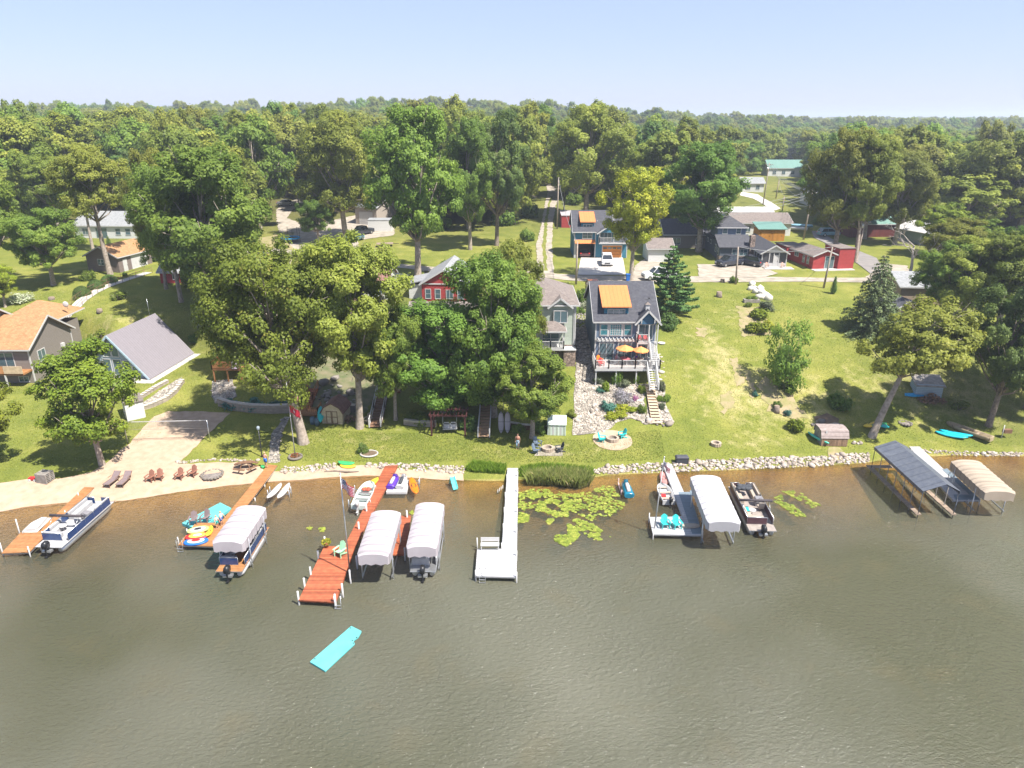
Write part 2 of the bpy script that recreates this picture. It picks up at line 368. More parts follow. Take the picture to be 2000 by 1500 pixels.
M_asph = pm('asphalt', (0.221,0.202,0.189), (0.169,0.156,0.150), rough=.95, scale=.6, bump=.2)
M_conc = pm('concrete', (0.495,0.458,0.413), (0.405,0.375,0.338), rough=.9, scale=.7, bump=.15)
M_stonebed = pm('stone_bed', (0.390,0.345,0.286), (0.260,0.234,0.195), rough=.95, scale=.8, kind='stone', freq=3.2, bump=1.)
M_mulch = pm('mulch', (.17,.12,.075), (.09,.065,.045), rough=1, scale=6, bump=.6)
sheet('beach_sand', [(-250,1022),(0,1004),(60,993),(140,986),(250,981),(350,965),(450,952),(500,947),(560,943),(640,938),(720,933),(800,936),(905,942),(905,922),(800,920),(735,912),(705,912),(660,912),(640,917),(600,922),(540,922),(515,920),(490,905),(440,905),(350,908),(352,905),
       (450,808),(330,805),(300,815),(255,865),(208,905),(180,925),(125,936),(60,938),(0,945),(-250,962)], M_sand, dz=.035, jit=.10, step=.6)
sheet('road', [(480,498),(560,497),(600,505),(700,512),(745,522),(790,524),(830,530),(1040,540),(1120,549),(1280,552),(1400,552),(1560,551),(1720,553),(2050,560),(2050,550),(1720,542),(1600,543),(1425,541),(1270,540),(1120,538),(1000,528),(820,520),(750,513),(640,500),(560,488),(480,487)], M_gravel, dz=.05, jit=.12, step=1.2, grid=2)
sheet('gravel_track', [(1048,537),(1083,537),(1078,480),(1080,440),(1086,400),(1098,372),(1098,360),(1066,359),(1070,375),(1064,400),(1057,440),(1048,480)], M_gravel, dz=.10, jit=.15, step=1.5, grid=3)
sheet('track_verge', [(1063,530),(1069,530),(1066,480),(1069,440),(1074,402),(1079,385),(1076,385),(1070,402),(1063,440),(1059,480)], bpy.data.materials['grass_ground'], dz=.125, jit=.15, step=1.5, grid=3)
sheet('concrete_driveway', [(1128,538),(1222,538),(1216,503),(1135,503)], M_conc, dz=.11, grid=2)
sheet('gravel_driveway', [(1365,543),(1492,543),(1520,535),(1490,522),(1410,517),(1362,517)], M_gravel, dz=.085, jit=.1, grid=2)
sheet('gravel_parking', [(1236,543),(1290,543),(1300,530),(1285,500),(1268,500),(1240,520)], M_gravel, dz=.085, jit=.1, grid=2)
sheet('gravel_yard', [(520,482),(560,495),(650,497),(700,488),(700,470),(770,460),(770,440),(700,420),(600,440),(556,425),(540,425),(545,455),(575,455),(560,468)], M_gravel, dz=.06, jit=.2, grid=2)
sheet('bare_dirt_lot', [(500,478),(540,487),(575,490),(560,470),(575,460),(560,452),(530,462),(505,466)], M_dirt, dz=.09, jit=.2, grid=2)
sheet('back_lane', [(540,425),(560,427),(572,410),(600,392),(585,388),(560,396),(540,410)], M_gravel, dz=.08, jit=.1, grid=3)
sheet('concrete_patio', [(745,530),(800,538),(780,552),(740,560),(720,545)], M_conc, dz=.09, grid=2)
sheet('village_lane', [(1585,452),(1600,452),(1650,480),(1712,505),(1735,545),(1712,545),(1680,520),(1630,485),(1590,465)], M_asph, dz=.09, grid=2)
sheet('village_driveway', [(1448,375),(1480,380),(1525,408),(1512,412),(1470,388),(1445,382)], M_conc, dz=.09, grid=3)
sheet('right_gravel_lot', [(1690,543),(1790,550),(1770,520),(1720,515)], M_gravel, dz=.09, jit=.2, grid=2)
# ------------------------------------------------------------------ trees
def leaf_mat(name, a, b_, tips=None, tr=.48):
    m, n, N, L, b = nodes(name)
    at = N.new('ShaderNodeAttribute'); at.attribute_name = 'tint'
    oi = N.new('ShaderNodeObjectInfo')
    stops = [(0, a), (.75 if tips else 1, b_)]+([(1, tips)] if tips else [])
    rp = ramp(N, stops); L.new(at.outputs['Fac'], rp.inputs[0])
    hs = N.new('ShaderNodeHueSaturation')
    r1 = N.new('ShaderNodeMapRange'); r1.inputs[3].default_value = .478; r1.inputs[4].default_value = .512
    r2 = N.new('ShaderNodeMapRange'); r2.inputs[3].default_value = .78; r2.inputs[4].default_value = 1.22
    mf = N.new('ShaderNodeMath'); mf.operation = 'MULTIPLY'; mf.inputs[1].default_value = 7.31; L.new(oi.outputs['Random'], mf.inputs[0])
    ff = N.new('ShaderNodeMath'); ff.operation = 'FRACT'; L.new(mf.outputs[0], ff.inputs[0])
    L.new(oi.outputs['Random'], r1.inputs[0]); L.new(ff.outputs[0], r2.inputs[0]); L.new(r1.outputs[0], hs.inputs['Hue']); L.new(r2.outputs[0], hs.inputs['Value'])
    L.new(rp.outputs[0], hs.inputs['Color']); L.new(hs.outputs[0], b.inputs['Base Color'])
    b.inputs['Roughness'].default_value = .55; b.inputs['Specular IOR Level'].default_value = .25
    t = N.new('ShaderNodeBsdfTranslucent'); L.new(hs.outputs[0], t.inputs[0])
    mx = N.new('ShaderNodeMixShader'); mx.inputs[0].default_value = tr; L.new(b.outputs[0], mx.inputs[1]); L.new(t.outputs[0], mx.inputs[2])
    L.new(mx.outputs[0], N['Material Output'].inputs['Surface'])
    return m
M_bark = pm('bark', (.24,.19,.15), (.12,.095,.075), rough=.95, scale=4, bump=.8)
M_bark2 = pm('pale_bark', (.36,.30,.25), (.20,.165,.13), rough=.95, scale=4, bump=.8)
L_oak = leaf_mat('oak_leaves', (0.143,0.185,0.030), (0.280,0.327,0.054), (0.451,0.444,0.096))
L_green = leaf_mat('green_leaves', (0.106,0.186,0.031), (0.212,0.313,0.048), (0.340,0.421,0.072))
L_dark = leaf_mat('dark_leaves', (0.080,0.152,0.040), (0.168,0.258,0.058), (0.278,0.356,0.084))
L_light = leaf_mat('light_leaves', (0.11, 0.17, 0.018), (0.24, 0.3, 0.028), (0.36, 0.4, 0.05), tr=.35)
L_maple = leaf_mat('reddish_maple_leaves', (0.121,0.169,0.025), (0.221,0.273,0.039), (0.429,0.278,0.086))
L_yellow = leaf_mat('yellow_leaves', (0.20, 0.27, 0.02), (0.38, 0.41, 0.035), (0.50, 0.47, 0.05), tr=.35)
L_pine = leaf_mat('pine_needles', (0.061,0.132,0.039), (0.159,0.264,0.070), (0.268,0.363,0.101), tr=.12)
L_spruce = leaf_mat('spruce_needles', (0.077,0.118,0.047), (0.205,0.245,0.094), (0.343,0.348,0.148), tr=.12)
L_grey = leaf_mat('silvery_leaves', (.10,.13,.07), (.2,.23,.14), (.3,.32,.2))
def leaf_mesh(name, P, Nn, size, tint, m, rng, aspect=.75):
    n = len(P)
    Nn = Nn/np.maximum(np.linalg.norm(Nn, axis=1, keepdims=True), 1e-6)
    t = rng.normal(size=(n,3)); t -= (t*Nn).sum(1, keepdims=True)*Nn; t /= np.maximum(np.linalg.norm(t, axis=1, keepdims=True), 1e-6)
    b_ = np.cross(Nn, t); s = (size*rng.uniform(.6, 1.35, n))[:,None]
    fold = Nn*s*.22*rng.uniform(-1, 1, (n,1))
    v = np.stack([P-t*s*.5, P+b_*s*.5*aspect+fold, P+t*s*.5, P-b_*s*.5*aspect+fold], 1).reshape(-1, 3)
    me = bpy.data.meshes.new(name)
    me.vertices.add(len(v)); me.vertices.foreach_set('co', v.astype(np.float32).ravel())
    me.loops.add(4*n); me.loops.foreach_set('vertex_index', np.arange(4*n, dtype=np.int32))
    me.polygons.add(n); me.polygons.foreach_set('loop_start', np.arange(n)*4); me.polygons.foreach_set('loop_total', np.full(n, 4))
    me.materials.append(m); me.update(calc_edges=True)
    a = me.attributes.new('tint', 'FLOAT', 'POINT'); a.data.foreach_set('value', np.repeat(np.clip(tint, 0, 1), 4).astype(np.float32))
    return me
def unit(rng, n):
    d = rng.normal(size=(n,3)); return d/np.linalg.norm(d, axis=1, keepdims=True)
def crown_parts(rng, nl, nclump, rad, hh, shape):
    "clump centres inside a crown of unit scale: z 0..1 over the crown's height"
    C = []; tries = 0
    while len(C) < nclump and tries < 4000:
        tries += 1
        z = rng.uniform(.02, .95); ang = rng.uniform(0, 2*math.pi)
        prof = {'round': math.sqrt(max(0, 1-((z-.42)/.58)**2)) if z > .42 else math.sqrt(max(0,1-((z-.42)/.55)**2)),
                'tall': min(1, 2.6*z+.25)*math.sqrt(max(0, 1-z**2.6)),
                'wide': math.sqrt(max(0, 1-((z-.45)/.62)**2)),
                'vase': (.35+.65*min(1, z*1.7))*math.sqrt(max(0, 1-max(0,(z-.55)/.47)**2))}[shape]
        r_ = prof*(rng.uniform(.25, .8) if rng.random() < .35 else rng.uniform(.62, .86))
        c = np.array([math.cos(ang)*r_*rad, math.sin(ang)*r_*rad, z*hh])
        if all(np.linalg.norm((c-q)/np.array([rad, rad, hh*.6])) > .27 for q in C): C.append(c)
    return np.array(C)
def make_tree(kind, seed, rad, hh, bole, trunk_r, nl, leaf, m, bark, shape='round', nclump=26, lean=(0,0)):
    "returns (trunk mesh, crown mesh): crown radius rad, crown height hh, standing on a clear trunk of length bole"
    rng = np.random.default_rng(seed)
    C = crown_parts(rng, nl, nclump, rad, hh, shape); k = len(C)
    rc = rad*rng.uniform(.28, .44, k)
    # second level: boughs of leaves on every clump
    ns = 11
    sub = []; sr = []
    for i in range(k):
        d = unit(rng, ns); d[:,2] = d[:,2]*.8+.12
        sub.append(C[i]+d*rc[i]*rng.uniform(.55, 1.05, (ns,1))*np.array([1,1,.78])); sr.append(rc[i]*rng.uniform(.26, .48, ns))
    sub = np.concatenate(sub); sr = np.concatenate(sr); own = np.repeat(np.arange(k), ns)
    pr = sr**2/np.sum(sr**2); idx = rng.choice(len(sub), nl, p=pr)
    d = unit(rng, nl); rr = rng.uniform(.3, 1.0, (nl,1))**.5
    P = sub[idx]+d*rr*sr[idx][:,None]*np.array([1,1,.85])
    stray = rng.random(nl) < .06; P[stray] += unit(rng, int(stray.sum()))*rad*.07
    out = (P-np.array([0,0,hh*.45])); out /= np.linalg.norm(out, axis=1, keepdims=True)+1e-6
    Nn = d*.9+out*.7+np.array([0,0,.45])+rng.normal(size=(nl,3))*.38
    ct = rng.uniform(.1, .75, k); st = rng.uniform(-.14, .14, len(sub))
    tint = ct[own[idx]]*.6+.12+st[idx]+rng.uniform(-.2, .28, nl)
    P[:,2] += bole
    P[:,0] += lean[0]*P[:,2]/(bole+hh); P[:,1] += lean[1]*P[:,2]/(bole+hh)
    cm = leaf_mesh(kind+'_crown', P, Nn, leaf, tint, m, rng)
    tb = MB(); top = Vector((lean[0]*.8, lean[1]*.8, bole+hh*.72))
    def tp(f): return Vector((top.x*f+math.sin(f*5+seed)*trunk_r*.5, top.y*f+math.cos(f*4+seed)*trunk_r*.5, -.5+(top.z+.5)*f))
    tb.tube([tp(f) for f in (0,.04,.12,.3,.5,.7,.85,1)], [trunk_r*q for q in (1.65,1.3,1.05,.9,.7,.45,.28,.1)], n=9)
    for i in range(k):
        c = Vector(C[i])+Vector((lean[0], lean[1], 0))*((bole+C[i][2])/(bole+hh))+Vector((0,0,bole))
        f = max(bole*.85, c.z-hh*.32-.25*math.hypot(C[i][0], C[i][1]))/(top.z)
        f = min(max(f, .3), .92); a = tp(f); q = trunk_r*(.5*(1-f)+.12)
        mid = a.lerp(c, .5)+Vector((0,0,-.04*hh)); tb.tube([a, mid, c], [q, q*.6, q*.2], n=5)
        for j in range(3):
            e = c+Vector(unit(rng,1)[0])*rc[i]*.8; tb.tube([mid.lerp(c,.6), e], [q*.35, q*.1], n=4)
    tmp = tb.build('trunk', bark); tm = tmp.data; bpy.data.objects.remove(tmp)
    return tm, cm, rad, bole+hh
def make_conifer(kind, seed, rad, h, m, droop=.25, tiers=17, per=11, leaf=.28, nl=12000, bare=.06):
    rng = np.random.default_rng(seed); P = []; Nn = []; T = []; tb = MB()
    tb.tube([(0,0,-.4),(0,0,h*.5),(0,0,h*.97)], [h*.024, h*.015, .02], n=8)
    br = []
    for t in range(tiers):
        f = bare+(1-bare)*(t/tiers)**.92; z = f*h
        R0 = rad*(1-(f-bare)/(1-bare))**.8*rng.uniform(.85,1.1)+.12
        npb = max(5, int(per*(1-.4*f)))
        for j in range(npb):
            a = 2*math.pi*(j+rng.uniform(-.3,.3))/npb+t*1.7; br.append((z, a, R0*rng.uniform(.72, 1.12), rng.uniform(.2,.9)))
    w_ = np.array([b_[2]**1.4+.05 for b_ in br]); idx = rng.choice(len(br), nl, p=w_/w_.sum())
    B = np.array([(b_[0], b_[1], b_[2], b_[3]) for b_ in br])[idx]
    u = rng.uniform(.12, 1.0, nl)**.7; wd = B[:,2]*.20*(1.15-u)+.10
    side = rng.uniform(-1,1,nl)*wd; r_ = u*B[:,2]
    x = np.cos(B[:,1])*r_-np.sin(B[:,1])*side; y = np.sin(B[:,1])*r_+np.cos(B[:,1])*side
    z = B[:,0]-droop*r_*u+rng.uniform(-.10,.14,nl)*(1+.1*B[:,2])+.16*r_*u**3
    P = np.stack([x,y,z],-1); Nn = np.stack([np.cos(B[:,1])*.35, np.sin(B[:,1])*.35, np.full(nl,.7)],-1)+rng.normal(size=(nl,3))*.5
    cm = leaf_mesh(kind+'_crown', P, Nn, leaf, B[:,3]*.5+rng.uniform(0,.45,nl), m, rng, aspect=.4)
    for z, a, r_, _ in br[::2]: tb.tube([(0,0,z), (math.cos(a)*r_*.8, math.sin(a)*r_*.8, z-droop*r_*.6)], [.045*h/12, .015], n=4)
    tmp = tb.build('trunk', M_bark); tm = tmp.data; bpy.data.objects.remove(tmp)
    return tm, cm, rad, h
def plant_tree(proto, name, loc, height, width, label, cat='tree', group=None, rz=None, cname='crown'):
    tm, cm, rad, h = proto
    o = thing(name, label, cat, loc, random.uniform(0, 6.28) if rz is None else rz, group)
    sx = (width/2)/(rad*1.06); o.scale = (sx, sx, height/h)
    for nm, me in (('trunk', tm), (cname, cm)):
        if me is None: continue
        c = bpy.data.objects.new(nm, me); col.objects.link(c); c.parent = o
    return o
def tree_px(proto, name, base, topy, wpx, label, cat='tree', group=None, **k):
    "stand a tree on the ground seen at pixel base; its height from the pixel row of its top, its spread from its width in pixels"
    p = G(*base); dz = p.y*cp-(p.z-CAMZ)*sp
    d = ray(base[0], topy); t = p.y/d.y; hgt_ = CAMZ+d.z*t-p.z
    return plant_tree(proto, name, p, hgt_, wpx*(dz-hgt_*.5*sp)/F, label, cat, group, **k)
# prototypes
PO1 = make_tree('oak', 11, 5.5, 10, 4.5, .36, 56000, .235, L_oak, M_bark2, 'round', 30)
PO2 = make_tree('oak', 12, 5.0, 11, 5.5, .34, 56000, .235, L_oak, M_bark2, 'tall', 30)
PG1 = make_tree('broadleaf', 13, 5.0, 10, 4.0, .34, 56000, .235, L_green, M_bark2, 'tall', 28)
PG2 = make_tree('broadleaf', 14, 5.5, 9, 4.5, .36, 56000, .235, L_green, M_bark2, 'wide', 28)
PD1 = make_tree('dark_broadleaf', 15, 5.2, 10, 4.5, .36, 52000, .235, L_dark, M_bark, 'round', 26)
PM1 = make_tree('maple', 16, 5.0, 9.5, 2.6, .34, 50000, .22, L_maple, M_bark2, 'tall', 34)
PL1 = make_tree('young_maple', 17, 2.6, 6, 2.0, .17, 26000, .16, L_light, M_bark2, 'tall', 26)
PY1 = make_tree('yellow_tree', 18, 4.5, 9, 4.5, .30, 30000, .22, L_yellow, M_bark2, 'vase', 26)
PS1 = make_tree('scrub', 19, 2.6, 3.6, .3, .10, 7000, .17, L_green, M_bark, 'vase', 18)
# lighter versions for the woods
FO = [make_tree('wood_oak', 31, 5.5, 9.5, 3.4, .3, 17000, .40, L_oak, M_bark2, 'round', 22),
      make_tree('wood_oak', 32, 5.0, 10.5, 3.4, .3, 17000, .40, L_oak, M_bark2, 'tall', 22),
      make_tree('wood_broadleaf', 33, 5.2, 10, 3.4, .3, 17000, .40, L_green, M_bark2, 'round', 22),
      make_tree('wood_dark', 34, 5.2, 10, 3.4, .3, 17000, .40, L_dark, M_bark, 'tall', 20),
      make_tree('wood_light', 35, 4.8, 9.5, 3.4, .28, 17000, .40, leaf_mat('wood_light_leaves', (0.180,0.219,0.028), (0.320,0.347,0.049), (0.436,0.427,0.082)), M_bark2, 'wide', 20)]
PP = make_conifer('pine', 41, 4.3, 10, L_pine, leaf=.30, nl=30000, tiers=13, per=9, droop=.10, bare=.13)
PSP = make_conifer('spruce', 42, 4.4, 10.5, L_spruce, leaf=.30, nl=16000, tiers=20, per=12, droop=.42)
# ------------------------------------------------------------------ the trees one can tell apart
T = tree_px
T(PL1, 'maple_tree', (200,908), 668, 190, 'young light green maple standing alone beside the sand volleyball court')
T(PL1, 'maple_tree', (-22,912), 712, 165, 'light green maple cut by the left edge of the photo')
PM2 = make_tree('leaning_maple', 51, 6.0, 10.0, 5.6, .42, 70000, .22, L_maple, M_bark2, 'wide', 40, lean=(-2.4,1.5))
T(PM2, 'maple_tree', (590,868), 500, 285, 'large maple with reddish brown leaf tips behind the flagpole on the lawn', rz=0)
T(PM1, 'maple_tree', (475,705), 545, 130, 'smaller reddish tipped maple behind the small raised cedar deck')
T(PO2, 'oak_tree', (705,838), 470, 215, 'tall oak with a bare pale trunk between the barn shed and white stairs')
T(PG2, 'shade_tree', (775,822), 605, 120, 'slim shade tree whose trunk rises beside the white railed stairs')
PG3 = make_tree('low_broadleaf', 71, 5.2, 11.5, 1.6, .34, 60000, .235, L_green, M_bark2, 'tall', 34)
T(PG3, 'shade_tree', (868,805), 592, 225, 'dense green tree above the swing pergola')
T(PG3, 'shade_tree', (962,815), 508, 215, 'broad green tree over the long wooden stairs left of the sage house')
T(PO1, 'oak_tree', (1000,740), 478, 140, 'olive green oak hiding the left half of the sage green house')
T(PG1, 'shade_tree', (1038,858), 682, 155, 'small oak with orange tinged leaves beside the striped storage box')
T(PG2, 'shade_tree', (745,700), 610, 100, 'green tree between the brown roof and the red gabled cottage')
T(PO2, 'oak_tree', (650,690), 480, 170, 'oak rising behind the brown roofed cottage')
T(PG1, 'shade_tree', (520,700), 520, 130, 'green tree behind the large reddish maple')
T(PP, 'pine_tree', (1306,612), 474, 118, 'blue green pine standing beside the grey roofed lake house', 'pine')
T(PY1, 'locust_tree', (1234,548), 332, 132, 'bright yellow green tree beside the garage apartment house', rz=1.2)
T(PG1, 'shade_tree', (1362,492), 282, 172, 'tall deep green tree left of the navy house')
T(PO1, 'oak_tree', (1146,430), 212, 172, 'big oak behind the garage apartment house')
T(PG1, 'shade_tree', (818,540), 213, 190, 'tall dense tree on the near lawn edge behind the red gabled cottage')
T(PD1, 'shade_tree', (972,480), 232, 120, 'dark green tree left of the gravel track')
T(PG1, 'shade_tree', (917,488), 236, 110, 'thin trunked tree on the shady lawn left of the gravel track')
T(PO1, 'oak_tree', (673,471), 224, 175, 'oak with a straight grey trunk beside the parked pickup')
T(PG2, 'shade_tree', (622,476), 386, 78, 'small round tree beside the blue trampoline')
T(PG1, 'shade_tree', (428,622), 292, 255, 'dense tall tree above the rock gully behind the large reddish maple')
T(PG2, 'shade_tree', (352,590), 330, 135, 'tall tree with a slim bare trunk on the bank above the A frame cabin')
T(PO1, 'oak_tree', (325,565), 300, 105, 'oak beside the small red shed on the bank')
PO3 = make_tree('high_oak', 73, 5.0, 8.5, 9.5, .36, 44000, .235, L_oak, M_bark2, 'round', 28)
T(PO3, 'oak_tree', (214,536), 292, 140, 'oak with a tall pale trunk in front of the brown garage')
T(PO3, 'oak_tree', (122,470), 310, 100, 'thin oak left of the white ranch house')
T(PO3, 'oak_tree', (184,492), 320, 85, 'middle oak in front of the white ranch house')
T(PG2, 'shade_tree', (104,558), 412, 140, 'spreading green oak on the left lawn')
T(PG1, 'shade_tree', (-12,560), 330, 150, 'tall tree cut by the left edge of the photo above the lawn')
T(PY1, 'sapling', (12,600), 520, 70, 'yellow green sapling at the left edge above the orange roofed house')
# right side
T(PSP, 'spruce_tree', (1700,652), 494, 150, 'grey green spruce at the right edge of the open lawn', 'spruce')
T(PO1, 'oak_tree', (1625,506), 258, 150, 'tall oak right of the tarmac lane')
T(PO2, 'oak_tree', (1670,512), 268, 130, 'tall oak with forked trunk beside the leaning power pole')
T(PO1, 'oak_tree', (1745,478), 300, 130, 'oak behind the dark red barn')
T(PG1, 'shade_tree', (1838,630), 478, 130, 'round crowned tree above the tan shed')
T(PO1, 'oak_tree', (1878,640), 470, 160, 'broad oak at the right above the firewood shed')
T(PO2, 'oak_tree', (1948,655), 462, 165, 'tall oak nearest the far right edge above the bank')
T(PO2, 'oak_tree', (1850,560), 430, 130, 'oak in front of the pale blue cottage on the right')
PLN = make_tree('leaning_oak', 61, 3.4, 4.5, 6.0, .24, 30000, .20, L_oak, M_bark2, 'wide', 22, lean=(3.4,1.6))
T(PLN, 'oak_tree', (1703,855), 612, 205, 'leaning oak with a bare slanting trunk by the green kayaks on the right lawn', rz=0)
T(PD1, 'shade_tree', (1932,834), 560, 170, 'dark broad tree with a thick trunk right of the turquoise kayaks')
T(PD1, 'shade_tree', (2005,800), 590, 190, 'dark tree at the right edge of the photo above the bank')
T(PG2, 'shade_tree', (1995,600), 450, 150, 'green tree at the far right edge above the tan shed')
T(PL1, 'sapling', (1830,500), 400, 110, 'light green young tree before the dark woods on the right')
T(PL1, 'sapling', (1900,520), 430, 100, 'light green young tree below the woods at the far right')
T(PS1, 'scrub_tree', (1537,762), 640, 110, 'feathery green scrub tree growing alone on the open lawn', 'shrub')
PCY = make_conifer('cypress', 43, .8, 4, L_dark, leaf=.16, nl=5000, tiers=26, per=9, droop=-.8, bare=.02)
T(PCY, 'arborvitae', (1627,574), 540, 13, 'narrow dark arborvitae beside the grey green spruce', 'shrub')
T(PCY, 'arborvitae', (215,487), 462, 12, 'narrow bright arborvitae behind the brown garage', 'shrub')
# ------------------------------------------------------------------ the woods
CLEAR = [[(1036,540),(1050,440),(1060,358),(1104,358),(1100,440),(1110,540)], [(140,405),(272,400),(290,480),(140,480)],
 [(498,500),(505,455),(540,420),(545,388),(605,385),(610,425),(690,425),(700,385),(775,385),(775,500)], [(850,448),(1050,445),(1040,530),(820,530)],
 [(1095,395),(1235,400),(1250,545),(1110,545)], [(1235,470),(1420,470),(1420,545),(1235,545)],
 [(1500,312),(1575,312),(1580,420),(1610,440),(1680,480),(1750,545),(1400,545),(1380,470),(1370,410),(1430,345),(1495,345)],
 [(1690,425),(1760,430),(1760,500),(1690,490)], [(1790,440),(1870,440),(1870,480),(1790,480)]]
def blocked(x, y, wd, h):
    z = H(x, y); pts = []
    for f in (.35, .6, .95):
        for s in (-.75, 0, .75):
            q = 1 if f < .9 else .5
            pts.append(proj((x+s*wd/2*q, y, z+h*f)))
    bx, by = proj((x, y, z))
    if by > 478: return True
    pts.append((bx, by)); pts.append((bx, (by+pts[1][1])/2))
    return any(inside(c, *p) for c in CLEAR for p in pts)
WOOD = []; taken = []
rw = random.Random(5)
rowy = 124.0
while rowy < 560:
    stp = 8.6 if rowy < 260 else 10.5
    half = rowy*.80+18
    xx = -half+rw.uniform(0, stp)
    while xx < half:
        x, y = xx+rw.uniform(-2.6,2.6), rowy+rw.uniform(-2.8,2.8)
        h = rw.choice([rw.uniform(13,18), rw.uniform(16,21), rw.uniform(18,23.5)]); h *= 1.0 if x < 30 else .9
        wd = rw.uniform(12, 17)
        if not blocked(x, y, wd, h): WOOD.append((x, y, h, wd))
        xx += stp
    rowy += stp*.9
WOOD.sort(key=lambda t: t[1]**2+(t[0]*.6)**2)
WLAB = {0: 'olive green oak crown in the unbroken woods behind the houses', 1: 'tall olive green oak in the unbroken woods behind the houses', 2: 'deep green tree crown in the unbroken woods behind the houses',
        3: 'dark green tree crown in the shadier parts of the woods', 4: 'pale yellow green tree crown in the woods behind the houses'}
rk = random.Random(9)
for x, y, h, wd in WOOD[:290]:
    zone = noise.noise(Vector((x*.02, y*.02, 3)))
    k = rk.choices(range(5), [3.2, 3, 2.2, 1.2+(2.2 if zone > .1 else 0), 1.6+(2.5 if zone < -.15 else 0)])[0]
    plant_tree(FO[k], 'forest_tree', (x, y, H(x, y)), h, wd, WLAB[k], group='woods: '+WLAB[k].split(' in ')[0], rz=rk.uniform(0, 6.28))
rest = WOOD[290:]
rowy = 570.0
while rowy < 2100:
    stp = 12+(rowy-570)*.016; half = rowy*.78+30; xx = -half
    while xx < half:
        rest.append((xx+rw.uniform(-4,4), rowy+rw.uniform(-4,4), rw.choice([rw.uniform(11,17), rw.uniform(15,23), rw.uniform(16,29)]), rw.uniform(13, 18)*(1+(rowy-570)*.0007))); xx += stp
    rowy += stp*.95
print('wood trees', len(WOOD), 'rest', len(rest))
me = bpy.data.meshes.new('distant_woods'); me.from_pydata([(x, y, H(x, y)-1.5) for x, y, h, wd in rest], [], [])
for nm, vals in (('th', [h/16 for x, y, h, wd in rest]), ('tw', [wd/11 for x, y, h, wd in rest]), ('tr', [rk.uniform(0,6.28) for _ in rest])):
    a = me.attributes.new(nm, 'FLOAT', 'POINT'); a.data.foreach_set('value', vals)
a = me.attributes.new('ti', 'INT', 'POINT'); a.data.foreach_set('value', [rk.choices(range(5), [3,3,3,3,1.4])[0] for _ in rest])
dw = bpy.data.objects.new('distant_woods', me); col.objects.link(dw)
tag(dw, 'far unbroken woods running to the horizon behind the nearer tree crowns', 'woods', kind='stuff')
ng = bpy.data.node_groups.new('woods_scatter', 'GeometryNodeTree')
ng.interface.new_socket('Geometry', in_out='INPUT', socket_type='NodeSocketGeometry'); ng.interface.new_socket('Geometry', in_out='OUTPUT', socket_type='NodeSocketGeometry')
gi, go = ng.nodes.new('NodeGroupInput'), ng.nodes.new('NodeGroupOutput')
jn = ng.nodes.new('GeometryNodeJoinGeometry')
for q in range(5):   # one instance branch per kind
    src = bpy.data.objects.new('woods_source', FO[q][1])
    oi = ng.nodes.new('GeometryNodeObjectInfo'); oi.inputs['Object'].default_value = src; oi.inputs['As Instance'].default_value = True
    ip = ng.nodes.new('GeometryNodeInstanceOnPoints'); ng.links.new(gi.outputs[0], ip.inputs['Points']); ng.links.new(oi.outputs['Geometry'], ip.inputs['Instance'])
    na = ng.nodes.new('GeometryNodeInputNamedAttribute'); na.data_type = 'INT'; na.inputs[0].default_value = 'ti'
    cq = ng.nodes.new('FunctionNodeCompare'); cq.data_type = 'INT'; cq.operation = 'EQUAL'; cq.inputs[3].default_value = q
    ng.links.new([o for o in na.outputs if o.enabled][0], cq.inputs[2]); ng.links.new(cq.outputs[0], ip.inputs['Selection'])
    cb = ng.nodes.new('ShaderNodeCombineXYZ'); cr = ng.nodes.new('ShaderNodeCombineXYZ')
    for nm, socks in (('tw', [cb.inputs[0], cb.inputs[1]]), ('th', [cb.inputs[2]]), ('tr', [cr.inputs[2]])):
        n2 = ng.nodes.new('GeometryNodeInputNamedAttribute'); n2.data_type = 'FLOAT'; n2.inputs[0].default_value = nm
        for s_k in socks: ng.links.new([o for o in n2.outputs if o.enabled][0], s_k)
    ng.links.new(cb.outputs[0], ip.inputs['Scale']); ng.links.new(cr.outputs[0], ip.inputs['Rotation'])
    ng.links.new(ip.outputs[0], jn.inputs[0])
ng.links.new(jn.outputs[0], go.inputs[0])
md = dw.modifiers.new('scatter', 'NODES'); md.node_group = ng
# ------------------------------------------------------------------ shared colours
M_white = pm('white_paint', (.48,.47,.46), rough=.5, amt=.1, scale=2)
M_vinyl = pm('white_vinyl', (.44,.435,.43), rough=.45, amt=.08, scale=2)
M_alu = pm('aluminium', (.55,.56,.57), rough=.35, metal=.8, amt=.15)
M_black = pm('black_plastic', (.02,.02,.022), rough=.35, amt=.3)
M_glassd = pm('window_glass', (.05,.09,.10), (.10,.15,.17), rough=.06, scale=.7, bump=0, spec=.9)
M_cedar = pm('cedar_boards', (.40,.19,.075), (.33,.145,.05), rough=.7, kind='planky', freq=7, amt=.22)
M_redwood = pm('red_stained_boards', (.34,.085,.04), (.40,.125,.055), rough=.6, kind='planky', freq=7, amt=.35)
M_whitedk = pm('white_deck_panels', (.40,.395,.40), rough=.6, kind='planky', freq=3.3, amt=.08)
M_bluedk = pm('grey_blue_deck_panels', (.17,.215,.25), rough=.6, kind='planky', freq=5, amt=.12)
M_tan = pm('weathered_boards', (.36,.27,.20), (.25,.19,.14), rough=.8, kind='planky', freq=6, amt=.3)
M_woodx = pm('brown_wood', (.20,.11,.06), (.12,.065,.04), rough=.8, amt=.3)
M_grwood = pm('grey_wood', (.30,.27,.24), (.19,.17,.15), rough=.85, amt=.3)
M_canvw = pm('white_canvas', (0.376,0.339,0.355), (0.328,0.296,0.312), rough=.85, scale=.8, bump=.3, kind='seamy', freq=1.05, amt=.08)
